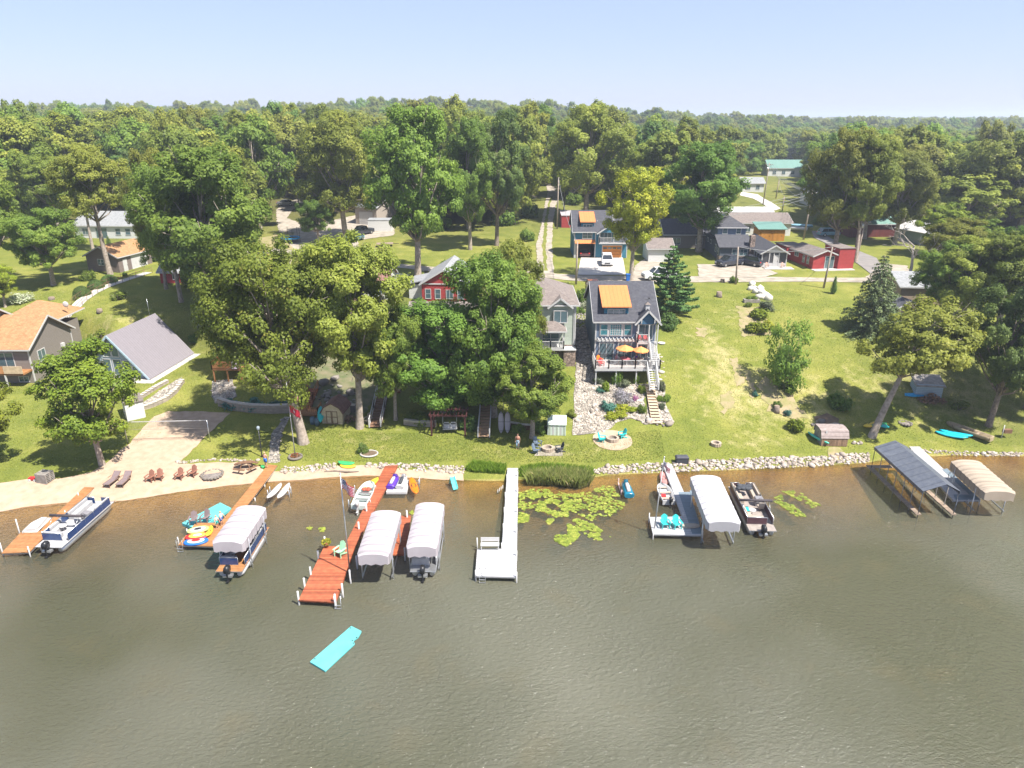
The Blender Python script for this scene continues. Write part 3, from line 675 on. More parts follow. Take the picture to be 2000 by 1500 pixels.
M_canvb = pm('bright_white_canvas', (0.442,0.429,0.448), (0.390,0.384,0.403), rough=.8, scale=.8, bump=.3, kind='seamy', freq=1.05, amt=.05)
M_canvt = pm('tan_canvas', (0.348,0.283,0.217), (0.297,0.239,0.181), rough=.8, scale=.8, bump=.3, kind='seamy', freq=1.3, amt=.08)
M_navy = pm('navy_gelcoat', (.015,.045,.14), rough=.25, amt=.2, gloss_coat=.5)
M_maroon = pm('dark_maroon_panel', (.07,.03,.04), rough=.3, amt=.2)
M_cream = pm('cream_vinyl_seat', (.38,.32,.26), rough=.6, amt=.15)
M_greyv = pm('light_grey_vinyl_seat', (.36,.355,.36), rough=.6, amt=.15)
M_teal = pm('teal_plastic', (.03,.48,.46), rough=.4, amt=.12)
M_turq = pm('turquoise_foam', (.11,.42,.41), (.09,.38,.375), rough=.7, amt=.1, scale=1)
M_orange = pm('orange_plastic', (.75,.19,.015), rough=.4, amt=.15)
M_yellow = pm('yellow_plastic', (.75,.52,.04), rough=.4, amt=.12)
M_mint = pm('mint_green_plastic', (.33,.60,.38), rough=.5, amt=.1)
M_red = pm('red_plastic', (.55,.03,.03), rough=.4, amt=.15)
M_green = pm('green_plastic', (.05,.38,.12), rough=.4, amt=.15)
M_blue = pm('blue_plastic', (.02,.14,.5), rough=.4, amt=.15)
M_purple = pm('purple_gelcoat', (.10,.04,.38), rough=.3, amt=.15)
M_charc = pm('charcoal_fabric', (.05,.055,.065), rough=.8, amt=.25)
M_mesh = pm('taupe_mesh_fabric', (.20,.15,.15), rough=.9, amt=.2)
M_brownp = pm('brown_resin', (.27,.12,.08), rough=.55, amt=.2)
M_skin = pm('skin', (.50,.28,.19), rough=.6, amt=.1)
# ------------------------------------------------------------------ docks: an Empty at the shore end, world aligned parts
def world_part(parent, name, P, z, th, m, bevel=0):
    mb = MB(); L0 = parent.location
    q = [(p[0]-L0.x, p[1]-L0.y) for p in P]
    mb.prism(q, z-th-L0.z, z-L0.z); return mb.build(name, m, parent)
def post(parent, p, z0, z1, r=.06, m=None, name='post'):
    L0 = parent.location; mb = MB(); mb.tube([(p[0]-L0.x,p[1]-L0.y,z0-L0.z),(p[0]-L0.x,p[1]-L0.y,z1-L0.z)], r, 8)
    return mb.build(name, m or M_white, parent)
def beam_edges(parent, P, z, m, h=.16):
    L0 = parent.location; mb = MB(); c = sum((Vector(p[:2]) for p in P), Vector((0,0)))/len(P)
    for i in range(len(P)):
        a, b_ = Vector(P[i][:2]), Vector(P[(i+1) % len(P)][:2])
        a = a+(c-a).normalized()*.12; b_ = b_+(c-b_).normalized()*.12
        mb.bar((a.x-L0.x,a.y-L0.y,z-L0.z-h/2-.06), (b_.x-L0.x,b_.y-L0.y,z-L0.z-h/2-.06), .05, h)
    return mb.build('frame', m, parent)
def PX(pts, z): return [W(x, y, z) for x, y in pts]
def ladder(parent, p, ang, z=.45):
    L0 = parent.location; mb = MB(); c, s = math.cos(ang), math.sin(ang); o = Vector((p[0]-L0.x, p[1]-L0.y, -L0.z))
    for k in (-.22, .22):
        a = o+Vector((c*k, s*k, 0)); n = Vector((s, -c, 0))
        mb.tube([a-n*.25+Vector((0,0,z+.05)), a-n*.2+Vector((0,0,z+.6)), a+n*.1+Vector((0,0,z+.55)), a+n*.12+Vector((0,0,-.5))], .022, 6)
    for q in (.3, .05, -.2): mb.bar(o+Vector((-c*.22+s*.12, -s*.22-c*.12, q)), o+Vector((c*.22+s*.12, s*.22-c*.12, q)), .07, .03)
    return mb.build('ladder', M_alu, parent)
# 1 cedar dock at the far left
d1 = thing('dock', 'orange brown cedar dock with a wide outer end at the far left of the beach', 'dock', W(174,952,.4))
P1 = PX([(165,951),(184,952),(57,1078),(3,1080),(40,1040),(72,1040)], .45)
world_part(d1, 'deck', P1, .45, .07, M_cedar); beam_edges(d1, P1, .45, M_alu)
for p, h in (((4,1076),1.2),((57,1078),.95),((38,1040),1.7),((82,1040),.55),((127,1000),.6),((153,967),.7)): post(d1, W(*p,.45), -.6, h, .05)
# 2 cedar dock with square end, in the middle of the beach
d2 = thing('dock', 'orange brown cedar dock with a square end holding inflatable tubes', 'dock', W(534,909,.5))
P2 = PX([(524,907),(542,909),(485,984),(424,1067),(348,1064),(382,1021),(430,1021)], .5)
world_part(d2, 'deck', P2, .5, .07, M_cedar); beam_edges(d2, P2, .5, M_alu)
for p, h in (((366,1041),.9),((349,1062),1.1),((497,968),.3),((516,941),.3),((390,1018),.8)): post(d2, W(*p,.5), -.6, h, .05)
ladder(d2, W(352,1066,.5), 0, .5)
# 3 red stained dock
d3 = thing('dock', 'long red stained wooden dock with white posts and a broad outer platform', 'dock', W(765,909,.5))
P3 = PX([(752,910),(777,908),(693,1068),(655,1176),(583,1172),(633,1067),(672,1067)], .5)
world_part(d3, 'deck', P3, .5, .07, M_redwood); beam_edges(d3, P3, .5, M_redwood)
P3b = PX([(782,1007),(803,1007),(791,1084),(766,1084)], .5)
world_part(d3, 'finger_deck', P3b, .5, .07, M_redwood)
P3c = PX([(727,1020),(785,1020),(783,1008),(733,1008)], .49)
for p in [(583,1170),(595,1144),(607,1122),(622,1090),(635,1062),(655,1176),(669,1155),(684,1128),(697,1100),(701,1033),(716,998),(766,1082),(791,1084),(795,1010)]: post(d3, W(*p,.5), -.7, 1.15, .07)
ladder(d3, W(660,1176,.5), 0, .5)
# 4 white L dock
d4 = thing('dock', 'long straight white dock ending in a square platform with a bench', 'dock', W(1002,914,.5))
P4 = PX([(991,914),(1012,914),(1009,1127),(928,1125),(932,1072),(980,1072)], .5)
world_part(d4, 'deck', P4, .5, .09, M_whitedk); beam_edges(d4, P4, .5, M_alu)
for p in [(990,935),(987,970),(985,1000),(983,1032),(980,1070),(1009,1127),(1009,1085),(929,1124),(932,1060),(1011,930),(1011,960),(1010,1000),(1009,1040)]: post(d4, W(*p,.5), -.7, .95, .05)
ladder(d4, W(942,1126,.5), 0, .5)
# 5 white F shaped dock on the right
d5 = thing('dock', 'white dock with a side walkway of grey blue panels beside the white boat lift', 'dock', W(1303,907,.5))
P5 = PX([(1294,906),(1312,906),(1372,1045),(1275,1043),(1268,1010),(1334,1009)], .5)
world_part(d5, 'deck', P5, .5, .09, M_whitedk); beam_edges(d5, P5, .5, M_alu)
world_part(d5, 'side_deck', PX([(1325,961),(1347,961),(1372,1043),(1352,1043)], .5), .515, .03, M_bluedk)
world_part(d5, 'side_deck', PX([(1347,958),(1357,958),(1362,968),(1349,968)], .5), .515, .03, M_bluedk)
for p in [(1268,1010),(1276,1043),(1334,1009),(1372,1045),(1312,950),(1372,1010)]: post(d5, W(*p,.5), -.7, .9, .045)
# 6 white and grey dock at the far right
d6 = thing('dock', 'white dock with a grey blue edge between the steel boat shelter and tan lift', 'dock', W(1786,872,.5))
P6 = PX([(1776,872),(1796,872),(1842,915),(1915,977),(1862,977),(1846,960)], .5)
world_part(d6, 'deck', P6, .5, .09, M_whitedk); beam_edges(d6, P6, .5, M_alu)
world_part(d6, 'side_deck', PX([(1840,917),(1850,915),(1915,976),(1866,976),(1862,966),(1893,966)], .5), .515, .03, M_bluedk)
for p in [(1870,977),(1892,977),(1914,977),(1800,890),(1780,880),(1862,960)]: post(d6, W(*p,.5), -.8, .6, .04)
# ------------------------------------------------------------------ boat lifts
def canopy_mesh(w_, l_, z, rise, skirt, ribs=9):
    mb = MB(); rings = []; nt_ = 13; n = ribs*3+1
    for i in range(n+4):
        if i < 2: y = -l_/2-.28+.14*i*1.6; k = (.90, .975)[i]; dz = (-.14, -.04)[i]
        elif i > n+1: j = n+3-i; y = l_/2+.28-.14*j*1.6; k = (.90, .975)[j]; dz = (-.14, -.04)[j]
        else: y = -l_/2+l_*(i-2)/(n-1); k = 1; dz = -.085*abs(math.sin(math.pi*(i-2)/3))
        ring = [(-w_/2*k*1.0, y, z-skirt+.07*math.sin(i*1.9)+dz*.3)]
        for j in range(nt_):
            t = -1+2*j/(nt_-1); ring.append((w_/2*k*t*(1-.0*abs(t)), y, z+rise*(1-abs(t)**3.2)*k+dz*(1 if abs(t) < .99 else .6)))
        ring.append((w_/2*k, y, z-skirt+.07*math.sin(i*1.9+2)+dz*.3))
        rings.append(ring)
    # end skirts
    def hang(r0, s): return [(p[0]*.99, p[1]+s*.03, z-skirt+.06*math.sin(p[0]*9)) for p in r0]
    rings = [hang(rings[0], -1)]+rings+[hang(rings[-1], 1)]
    mb.loft(rings, closed=False, caps=False, sm=False); return mb
def boat_lift(label, pxs, z, m, rise=.27, skirt=.75, rails=True, wheel=False):
    P = PX(pxs, z); x0 = (P[0].x+P[3].x)/2; x1 = (P[1].x+P[2].x)/2; y1 = (P[0].y+P[1].y)/2; y0 = (P[2].y+P[3].y)/2
    w_, l_ = x1-x0, y1-y0; cx, cy = (x0+x1)/2, (y0+y1)/2
    ang = math.atan2((P[0].x+P[1].x-P[2].x-P[3].x)/2, l_)
    t = thing('boat_lift', label, 'boat lift', (cx, cy, 0), -ang)
    c = canopy_mesh(w_, l_-.5, z-.1, rise, skirt).build('canopy', m, t)
    sl_ = c.modifiers.new('thick', 'SOLIDIFY'); sl_.thickness = .015
    for sx in (-1, 1):
        for sy in (-.62, .62):
            mb = MB(); mb.tube([(sx*(w_/2-.03), sy*l_/2, -1.2), (sx*(w_/2-.03), sy*l_/2, z-.35)], .05, 6); mb.build('post', M_alu, t)
    mb = MB()
    for sx in (-1, 1):
        mb.bar((sx*(w_/2-.03), -l_/2+.3, z-.3), (sx*(w_/2-.03), l_/2-.3, z-.3), .05, .06)
        mb.bar((sx*(w_/2-.1), -l_*.36, .35), (sx*(w_/2-.1), l_*.36, .35), .08, .1)
    for sy in (-.62, .62): mb.bar((-w_/2, sy*l_/2, -.25), (w_/2, sy*l_/2, -.25), .08, .1)
    mb.build('frame', M_alu, t)
    if wheel:
        mb = MB(); q = [(-w_/2-.12, l_*.31+.55*math.cos(a*math.pi/8), 1.4+.55*math.sin(a*math.pi/8)) for a in range(17)]
        mb.tube(q, .03, 5)
        for a in range(0,16,2): mb.tube([(-w_/2-.12, l_*.31, 1.4), q[a]], .015, 4)
        mb.build('winch_wheel', M_white, t)
    return t, cx, cy, w_, l_, -ang
LA = boat_lift('boat lift with pinkish white canopy on the cedar dock with the tubes', [(464,987),(520,988),(474,1061),(413,1055)], 2.9, M_canvw)
LB = boat_lift('boat lift with white canopy between the red dock and its side finger', [(727,995),(783,999),(761,1081),(695,1084)], 2.9, M_canvw)
LC = boat_lift('boat lift with long white canopy at the outer side of the red finger dock', [(812,980),(869,983),(853,1066),(793,1069)], 2.9, M_canvw)
LD = boat_lift('boat lift with bright white canopy beside the grey blue dock panels', [(1347,928),(1407,929),(1448,1020),(1383,1018)], 2.9, M_canvb)
LE = boat_lift('boat lift with tan canopy and white winch wheel at the far right', [(1856,897),(1915,900),(1984,958),(1925,962)], 2.7, M_canvt, wheel=True)
# steel boat shelter with pitched cover
eL1, eL0 = W(1716,873,2.7), W(1797,958,2.7); rg1, rg0 = W(1749,863,3.3), W(1840,943,3.3)
xl = (eL1.x+eL0.x)/2; xm = (rg1.x+rg0.x)/2+.15; ya, yb = eL0.y, eL1.y
sh = thing('boat_shelter', 'open boat shelter with a dark grey pitched cover at the right docks', 'boat shelter', (xm, (ya+yb)/2, 0))
hw, hl = xm-xl, (yb-ya)/2; RW = {-1: 1.04, 1: .72}
M_cover = pm('dark_grey_cover', (.085,.095,.12), (.12,.13,.15), rough=.45, kind='seamy', freq=1.05, amt=.2)
mb = MB()
for s in (-1, 1):
    mb.add([(0,-hl-.1,3.35),(0,hl+.1,3.35),(s*hw*RW[s],hl+.1,2.68),(s*hw*RW[s],-hl-.1,2.68),(s*hw*RW[s],hl+.1,2.4),(s*hw*RW[s],-hl-.1,2.4)], [(0,1,2,3),(3,2,4,5)])
c = mb.build('cover', M_cover, sh); q = c.modifiers.new('thick', 'SOLIDIFY'); q.thickness = .03
for s in (-1, 1):
    for k in range(7):
        mb = MB(); y = -hl+2*hl*k/6; mb.tube([(s*hw*(RW[s]-.04),y,-1.2),(s*hw*(RW[s]-.04),y,2.6)], .035, 6); mb.build('post', M_grwood if k % 6 else M_charc, sh)
    mb = MB(); mb.bb(s*hw*(RW[s]-.04)-.22, s*hw*(RW[s]-.04)+.22, -hl-.1, hl+.6, .38, .48); mb.build('walkway', M_tan, sh)
mb = MB(); mb.bb(-hw+.25, hw*.6-.1, hl+.1, hl+.6, .40, .47); mb.build('walkway', M_tan, sh)
mb = MB()
for k in range(7):
    y = -hl+2*hl*k/6; mb.bar((-hw,y,2.6),(0,y,3.28),.04,.05); mb.bar((0,y,3.28),(hw*.68,y,2.6),.04,.05)
mb.bar((0,-hl,3.28),(0,hl,3.28),.05,.05); mb.build('frame', M_charc, sh)
# ------------------------------------------------------------------ boats
def ring_hull(L, Wd, Hh, y, stern=.86, flat=.5):
    "half breadth and keel height at station y (0 stern .. 1 bow)"
    b_ = Wd/2*(stern+(1-stern)*min(1,y/.4))*(1 if y < .5 else math.sqrt(max(0.0004, 1-((y-.5)/.5)**2.3)))
    return b_, Hh*(.0 if y < .6 else ((y-.6)/.4)**2*.55)
def open_hull(mb, L, Wd, Hh, stern=.86, th=.05, n=14, z=0.):
    out, inn = [], []
    for i in range(n):
        y = i/(n-1); b_, k = ring_hull(L, Wd, Hh, y, stern); sheer = Hh*(1+.16*y*y); Y = -L/2+L*y
        out.append([(-b_,Y,z+sheer),(-b_*.92,Y,z+k+Hh*.35),(-b_*.6,Y,z+k+.05*Hh),(0,Y,z+k),(b_*.6,Y,z+k+.05*Hh),(b_*.92,Y,z+k+Hh*.35),(b_,Y,z+sheer),
                    (b_-min(th,b_*.5),Y,z+sheer),(b_*.8,Y,z+k+Hh*.35),(b_*.5,Y,z+k+.22*Hh),(0,Y,z+k+.2*Hh),(-b_*.5,Y,z+k+.22*Hh),(-b_*.8,Y,z+k+Hh*.35),(-b_+min(th,b_*.5),Y,z+sheer)])
    mb.loft(out); mb.bb(-Wd/2*stern, Wd/2*stern, -L/2-.03, -L/2+.06, z+.1*Hh, z+Hh*.95); return mb
def outboard(parent, p, m=None, s=1., name='outboard_motor'):
    mb = MB(); x, y, z = p
    mb.loft([[(x+s*w_*cx_, y-.1*s+s*d*cy_, z+s*h) for cx_, cy_ in ((-1,-1),(1,-1),(1,1),(-1,1),)] for h, w_, d in ((.28,.10,.16),(.35,.16,.24),(.62,.17,.26),(.80,.13,.20),(.86,.06,.1))])
    mb.bb(x-.05*s, x+.05*s, y-.25*s, y-.02*s, z-.65*s, z+.3*s); mb.bb(x-.09*s, x+.09*s, y-.42*s, y+.0*s, z-.34*s, z-.30*s)
    mb.bb(x-.12*s, x+.12*s, y-.05*s, y+.14*s, z-.05*s, z+.30*s)
    mb.tube([(x,y-.35*s,z-.62*s),(x,y+.12*s,z-.62*s)], [.03*s,.06*s], 8)
    return mb.build(name, m or M_black, parent)
def pontoon_boat(label, c, rz, Wd, L, side, seat, floor, z=.15, bimini=True, extras=None, lower=None):
    t = thing('pontoon_boat', label, 'pontoon boat', (c[0], c[1], 0), rz)
    for s in (-1, 1):
        mb = MB(); x = s*(Wd/2-.32)
        mb.tube([(x,-L/2+.2,z+.12),(x,-L/2+.5,z+.12),(x,L/2-.9,z+.12),(x,L/2-.35,z+.22),(x,L/2,z+.42)], [.16,.29,.29,.22,.05], 12); mb.build('pontoon', lower or M_alu, t)
    mb = MB(); zd = z+.50; mb.bb(-Wd/2, Wd/2, -L/2, L/2, zd-.09, zd); mb.build('deck', floor, t, bevel=.02)
    mb = MB(); mb.bb(-Wd/2-.012, Wd/2+.012, -L/2-.012, L/2+.012, zd-.075, zd-.02); mb.build('trim', M_alu, t)
    ys, ye = -L/2+L*.13, L/2-.45
    for nm, a, b_ in (('side_panel', (-Wd/2+.05, ys), (-Wd/2+.05, ye)), ('side_panel', (Wd/2-.05, ys), (Wd/2-.05, ye)),
                      ('bow_panel', (-Wd/2+.05, ye), (-.3, ye)), ('bow_panel', (.3, ye), (Wd/2-.05, ye)), ('stern_panel', (-Wd/2+.05, ys), (Wd/2-.55, ys))):
        mb = MB(); mb.bar((*a, zd+.31), (*b_, zd+.31), .035, .56)
        o = mb.build(nm, side, t)
        mb = MB(); mb.tube([(*a,zd+.64),(*b_,zd+.64)], .028, 6); mb.tube([(*a,zd+.03),(*b_,zd+.03)], .022, 6)
        n = max(2, int((Vector(b_)-Vector(a)).length/1.1)+1)
        for k in range(n):
            u = Vector(a).lerp(Vector(b_), k/(n-1)); mb.tube([(u.x,u.y,zd),(u.x,u.y,zd+.64)], .02, 5)
        mb.build('rail', M_alu, o)
    def sofa(x0, x1, y0, y1, back):
        mb = MB(); mb.bb(x0, x1, y0, y1, zd, zd+.40)
        bt = .16
        if back == 'l': mb.bb(x0, x0+bt, y0, y1, zd+.40, zd+.68)
        if back == 'r': mb.bb(x1-bt, x1, y0, y1, zd+.40, zd+.68)
        if back == 's': mb.bb(x0, x1, y0, y0+bt, zd+.40, zd+.68)
        if back == 'n': mb.bb(x0, x1, y1-bt, y1, zd+.40, zd+.68)
        mb.build('bench_seat', seat, t, bevel=.05)
    hw_ = Wd/2-.1
    sofa(-hw_, -hw_+.55, .45, ye-.1, 'l'); sofa(hw_-.55, hw_, 1.2, ye-.1, 'r')
    sofa(-hw_, hw_-.75, ys+.08, ys+.68, 's'); sofa(-hw_, -hw_+.55, ys+.75, -.5, 'l')
    mb = MB(); mb.bb(hw_-.62, hw_, .15, .75, zd, zd+.75); mb.build('console', pm('console_grey', (.22,.21,.22), rough=.4), t, bevel=.04)
    mb = MB(); mb.tube([(hw_-.31+.17*math.cos(a*.7854), .06, zd+.72+.17*math.sin(a*.7854)) for a in range(9)], .015, 5); mb.build('steering_wheel', M_black, t)
    mb = MB(); mb.bb(hw_-.6, hw_-.1, -.65, -.15, zd+.25, zd+.42); mb.bb(hw_-.6, hw_-.1, -.72, -.6, zd+.4, zd+.85); mb.bb(hw_-.4, hw_-.3, -.45, -.35, zd, zd+.25); mb.build('captain_chair', seat, t, bevel=.04)
    mb = MB(); mb.tube([(-.25,-1.2,zd),(-.25,-1.2,zd+.45)], .03, 6); mb.tube([(-.25,-1.2,zd+.45),(-.25,-1.2,zd+.49)], .3, 14); mb.build('table', M_white, t)
    if bimini:
        mb = MB()
        mb.tube([(-Wd/2-.25,-.95,zd+1.25),(Wd/2+.25,-.95,zd+1.25)], [.11,.11], 8); mb.build('folded_bimini', pm('dark_bimini_cloth', (.06,.05,.055), rough=.8), t)
        mb = MB()
        for s in (-1,1): mb.tube([(s*(Wd/2-.03),-.3,zd+.62),(s*(Wd/2+.02),-.95,zd+1.2)], .018, 5); mb.tube([(s*(Wd/2-.03),-1.7,zd+.62),(s*(Wd/2+.02),-.95,zd+1.2)], .018, 5)
        mb.build('bimini_frame', M_alu, t)
    outboard(t, (0, -L/2-.12, z+.25), s=1.05)
    mb = MB(); mb.bb(-.35, .35, -L/2-.35, -L/2, z+.2, z+.34); mb.build('motor_bracket', M_alu, t)
    return t
pb1 = pontoon_boat('pontoon boat with navy blue sides and light seats moored at the cedar dock', (W(150,1022,.7).x, W(150,1022,.7).y), R(-3), 2.15, 7.0, M_navy, M_greyv, pm('pale_boat_floor', (.40,.39,.39), rough=.7), z=.25)
pb2 = pontoon_boat('pontoon boat with cream seats and dark sides right of the white boat lift', (W(1467,990,.6).x, W(1467,990,.6).y), R(-3), 2.2, 7.3, M_maroon, M_cream, pm('beige_boat_floor', (.30,.255,.225), rough=.8), z=.05)
mb = MB()
rb = random.Random(2); mb.ball((0,0,.12), (.75,.4,.2), 14, 7)
for k in range(14): mb.ball((rb.uniform(-.6,.6), rb.uniform(-.3,.3), rb.uniform(.15,.3)), (rb.uniform(.15,.3), rb.uniform(.1,.25), .12), 8, 5)
o = mb.build('crumpled_cover', M_charc); o.location = (W(1450,952,1.3).x+.1, W(1450,952,1.3).y-.15, 1.22); tag(o, 'crumpled dark boat cover lying on the bow of the cream seated pontoon boat', 'boat cover')
mb = MB(); mb.bb(-.16,.16,-.35,.35,0,.06); mb.bb(-.05,.1,-.4,.3,.06,.09)
o = mb.build('beach_towel', M_teal); o.location = (W(1462,1000,.7).x-.15, W(1462,1000,.7).y, .975); tag(o, 'turquoise towel on the stern seat of the cream seated pontoon boat', 'towel')
pb3 = pontoon_boat('covered pontoon boat with blue and white hull under the canopy by the cedar dock', (LA[1]+.05, LA[2]-.15), LA[5], 1.95, LA[4]+.9, M_navy, M_greyv, M_cedar, z=.25, bimini=False, lower=M_white)
pb4 = pontoon_boat('pontoon boat with black motor under the long canopy at the red finger dock', (LC[1], LC[2]), LC[5], 1.9, LC[4]-.2, M_greyv, M_greyv, M_alu, z=.2, bimini=False)
# hulls on lifts and on shore
def fishing_boat(label, c, rz, L=4.2, Wd=1.45, z=.35, m=None, seats=None):
    t = thing('fishing_boat', label, 'boat', (c[0], c[1], z), rz)
    mb = MB(); open_hull(mb, L, Wd, .5); mb.build('hull', m or pm('pale_green_aluminium', (.50,.56,.52), rough=.4, amt=.1), t)
    for y in (-.9, .15, 1.05):
        mb = MB(); b_ = ring_hull(L, Wd, .5, (y+L/2)/L)[0]; mb.bb(-b_*.86, b_*.86, y-.13, y+.13, .33, .38); mb.build('bench_seat', seats or m or M_alu, t)
    return t
fb = fishing_boat('open aluminium fishing boat with an orange bag on a lift beside the red dock', W(712,965,.7), R(-4))
outboard(fb, (0,-2.25,.3), M_white, .9)
mb = MB()
for k in range(8): mb.ball((rb.uniform(-.35,.35), rb.uniform(-.2,.2), rb.uniform(.06,.16)), (.17,.14,.09), 8, 5)
o = mb.build('life_vest_pile', pm('orange_red_nylon', (.7,.10,.05), rough=.7)); p = W(714,952,.95); o.location = (p.x, p.y, .70); tag(o, 'red orange life vests heaped in the fishing boat by the red dock', 'life vests')
def small_lift(label, c, w_, l_, rz=0):
    t = thing('small_boat_lift', label, 'boat lift', (c[0], c[1], 0), rz); mb = MB()
    for s in (-1,1): mb.bar((s*w_/2,-l_/2,.3),(s*w_/2,l_/2,.3),.06,.08)
    for s in (-1,1): mb.bar((-w_/2,s*l_/2,.3),(w_/2,s*l_/2,.3),.06,.08)
    mb.build('frame', M_alu, t)
    for sx in (-1,1):
        for sy in (-1,1):
            mb = MB(); mb.tube([(sx*w_/2,sy*l_/2,-.9),(sx*w_/2,sy*l_/2,.75)], .04, 6); mb.build('post', M_alu, t)
    return t
small_lift('open aluminium lift frame under the fishing boat', W(708,970,.3), 1.9, 2.6)
def kayak(label, c, rz, L, Wd, m, z=.3, tilt=(0,0), cat='kayak', name='kayak', cockpit=True, Hh=.3):
    t = thing(name, label, cat, (c[0], c[1], z), rz); t.rotation_euler = (tilt[0], tilt[1], rz)
    mb = MB(); rings = []
    for i in range(13):
        y = -1+2*i/12; b_ = Wd/2*math.sqrt(max(.004,1-abs(y)**2.4)); up = .12*y*y
        rings.append([(b_*math.cos(a), y*L/2, up+Hh/2*math.sin(a)*(1-.6*abs(y)**3)) for a in [2*math.pi*k/10 for k in range(10)]])
    mb.loft(rings); mb.build('hull', m, t)
    if cockpit:
        mb = MB(); mb.tube([(Wd*.28*math.cos(a), L*.13*math.sin(a)-.05, Hh/2-.01) for a in [2*math.pi*k/14 for k in range(15)]], .025, 5); mb.build('cockpit_rim', M_black, t)
        mb = MB(); mb.prism([(Wd*.26*math.cos(a), L*.125*math.sin(a)-.05) for a in [2*math.pi*k/14 for k in range(14)]], Hh/2-.06, Hh/2-.012); mb.build('seat', M_charc, t)
    return t
def jet_ski(label, c, rz, m, z=.35, s=1.0, deckm=None):
    t = thing('jet_ski', label, 'jet ski', (c[0], c[1], z), rz); t.scale = (s,)*3
    mb = MB(); rings = []
    for i in range(12):
        y = i/11; b_ = .48*(1 if y < .4 else math.sqrt(max(.01,1-((y-.4)/.6)**2.2))); k = .25*max(0,(y-.6)/.4)**2
        rings.append([(-b_,-1.3+2.6*y,.28+k*.3),(-b_*.8,-1.3+2.6*y,.05+k),(0,-1.3+2.6*y,-.05+k),(b_*.8,-1.3+2.6*y,.05+k),(b_,-1.3+2.6*y,.28+k*.3),(b_*.6,-1.3+2.6*y,.38+.15*max(0,math.sin(y*3))),(0,-1.3+2.6*y,.42+.22*max(0,math.sin(y*3))),(-b_*.6,-1.3+2.6*y,.38+.15*max(0,math.sin(y*3)))])
    mb.loft(rings); mb.build('hull', m, t)
    mb = MB(); mb.loft([[(-w_,y,.5),(w_,y,.5),(w_*.7,y,h),(-w_*.7,y,h)] for y, w_, h in ((-1.05,.16,.62),(-.5,.2,.74),(.1,.18,.76),(.35,.12,.66))]); mb.build('seat', deckm or M_charc, t)
    mb = MB(); mb.loft([[(-w_,y,.5),(w_,y,.5),(w_*.5,y,h),(-w_*.5,y,h)] for y, w_, h in ((.35,.24,.92),(.7,.26,.82),(1.1,.14,.6))]); mb.build('hood', m, t)
    mb = MB(); mb.tube([(-.36,.36,.95),(0,.46,.9),(.36,.36,.95)], .025, 6); mb.build('handlebar', M_black, t)
    return t
kayak('white canoe shaped boat leaning on the small rack, nearer the cedar dock', W(536,960,.6), R(-9), 2.7, .6, M_white, z=.6, cockpit=False, cat='boat', name='small_white_boat')
kayak('white canoe shaped boat on the small rack, the one farther from the cedar dock', W(554,960,.6), R(-5), 2.7, .6, M_white, z=.6, cockpit=False, cat='boat', name='small_white_boat')
small_lift('low metal rack in the water carrying two white canoe shaped boats', W(546,962,.3), 1.9, .6)
kayak('orange kayak tied on the left side of the red dock', W(731,950,.3), R(-18), 3.3, .75, M_orange, z=.25)
kayak('yellow kayak resting beside the orange one left of the red dock', W(722,945,.5), R(-30), 2.4, .7, M_yellow, z=.45)
kayak('orange kayak lying over the rack right of the red dock', W(808,950,.5), R(16), 3.1, .75, M_orange, z=.5)
small_lift('low metal rack in the water right of the red dock', W(800,942,.3), 1.8, .5)
jet_ski('purple and white jet ski docked right of the red dock', W(769,943,.4), R(-8), M_purple, z=.35, s=.85, deckm=M_white)
jet_ski('white and grey jet ski between the purple one and the orange kayak', W(786,943,.4), R(-6), M_vinyl, z=.35, s=.85)
mb = MB(); mb.prism([(-.95,-1.2),(.95,-1.2),(.95,1.0),(.5,1.2),(0,1.0),(-.5,1.2),(-.95,1.0)], 0, .3)
o = mb.build('floating_platform', M_vinyl, bevel=.06); p = W(778,950,.2); o.location = (p.x,p.y,.02); tag(o, 'white floating drive-on platform carrying two jet skis beside the red dock', 'platform')
jet_ski('teal blue jet ski with pink grips floating by the lily pads', W(1224,955,.3), R(2), pm('teal_blue_gelcoat', (.01,.17,.26), rough=.25, gloss_coat=.5), z=.12, s=1.0, deckm=M_white)
mb = MB(); mb.bar((0,-1,.1),(0,1,.1),.12,.12); mb.tube([(0,1,-.6),(0,1,.6)], .05, 6); mb.tube([(0,-1,-.6),(0,-1,.5)], .05, 6)
o = mb.build('mooring_rail', pm('pinkish_rail', (.5,.35,.33), rough=.6)); p = W(1211,950,.3); o.location = (p.x, p.y, 0); tag(o, 'low rail on posts left of the teal blue jet ski', 'rail')
fs = fishing_boat('small white motor boat with pink trim tied left of the white dock', W(1299,962,.5), R(2), 3.0, 1.3, z=.1, m=M_vinyl, seats=M_cream)
outboard(fs, (.1,-1.6,.25), None, .75)
mb = MB(); mb.bb(-.2,.2,-.2,.2,0,.3); o = mb.build('red_fuel_tank', M_red, bevel=.04); p = W(1296,970,.4); o.location = (p.x-.0,p.y,.3); tag(o, 'red fuel tank in the stern of the small white motor boat', 'fuel tank')
jp = kayak('faded pink kayak tucked beside the shore end of the white dock', W(1296,932,.4), R(-4), 2.6, .65, pm('faded_pink_plastic', (.5,.22,.2), rough=.6), z=.2)
# white covered boat left of dock 1
mb = MB(); Pj = PX([(86,1010),(100,1010),(80,1034),(72,1038),(42,1040),(36,1045),(58,1024)], .5); cj = W(68,1026,.5)
mb.prism([(p.x-cj.x,p.y-cj.y) for p in Pj], -.35, .1); mb.prism([((p.x-cj.x)*.7,(p.y-cj.y)*.8) for p in Pj], .1, .32)
o = mb.build('covered_rowboat', M_vinyl, bevel=.06); o.location = (cj.x,cj.y,.35); tag(o, 'low white covered boat moored on the left of the far left cedar dock', 'boat')
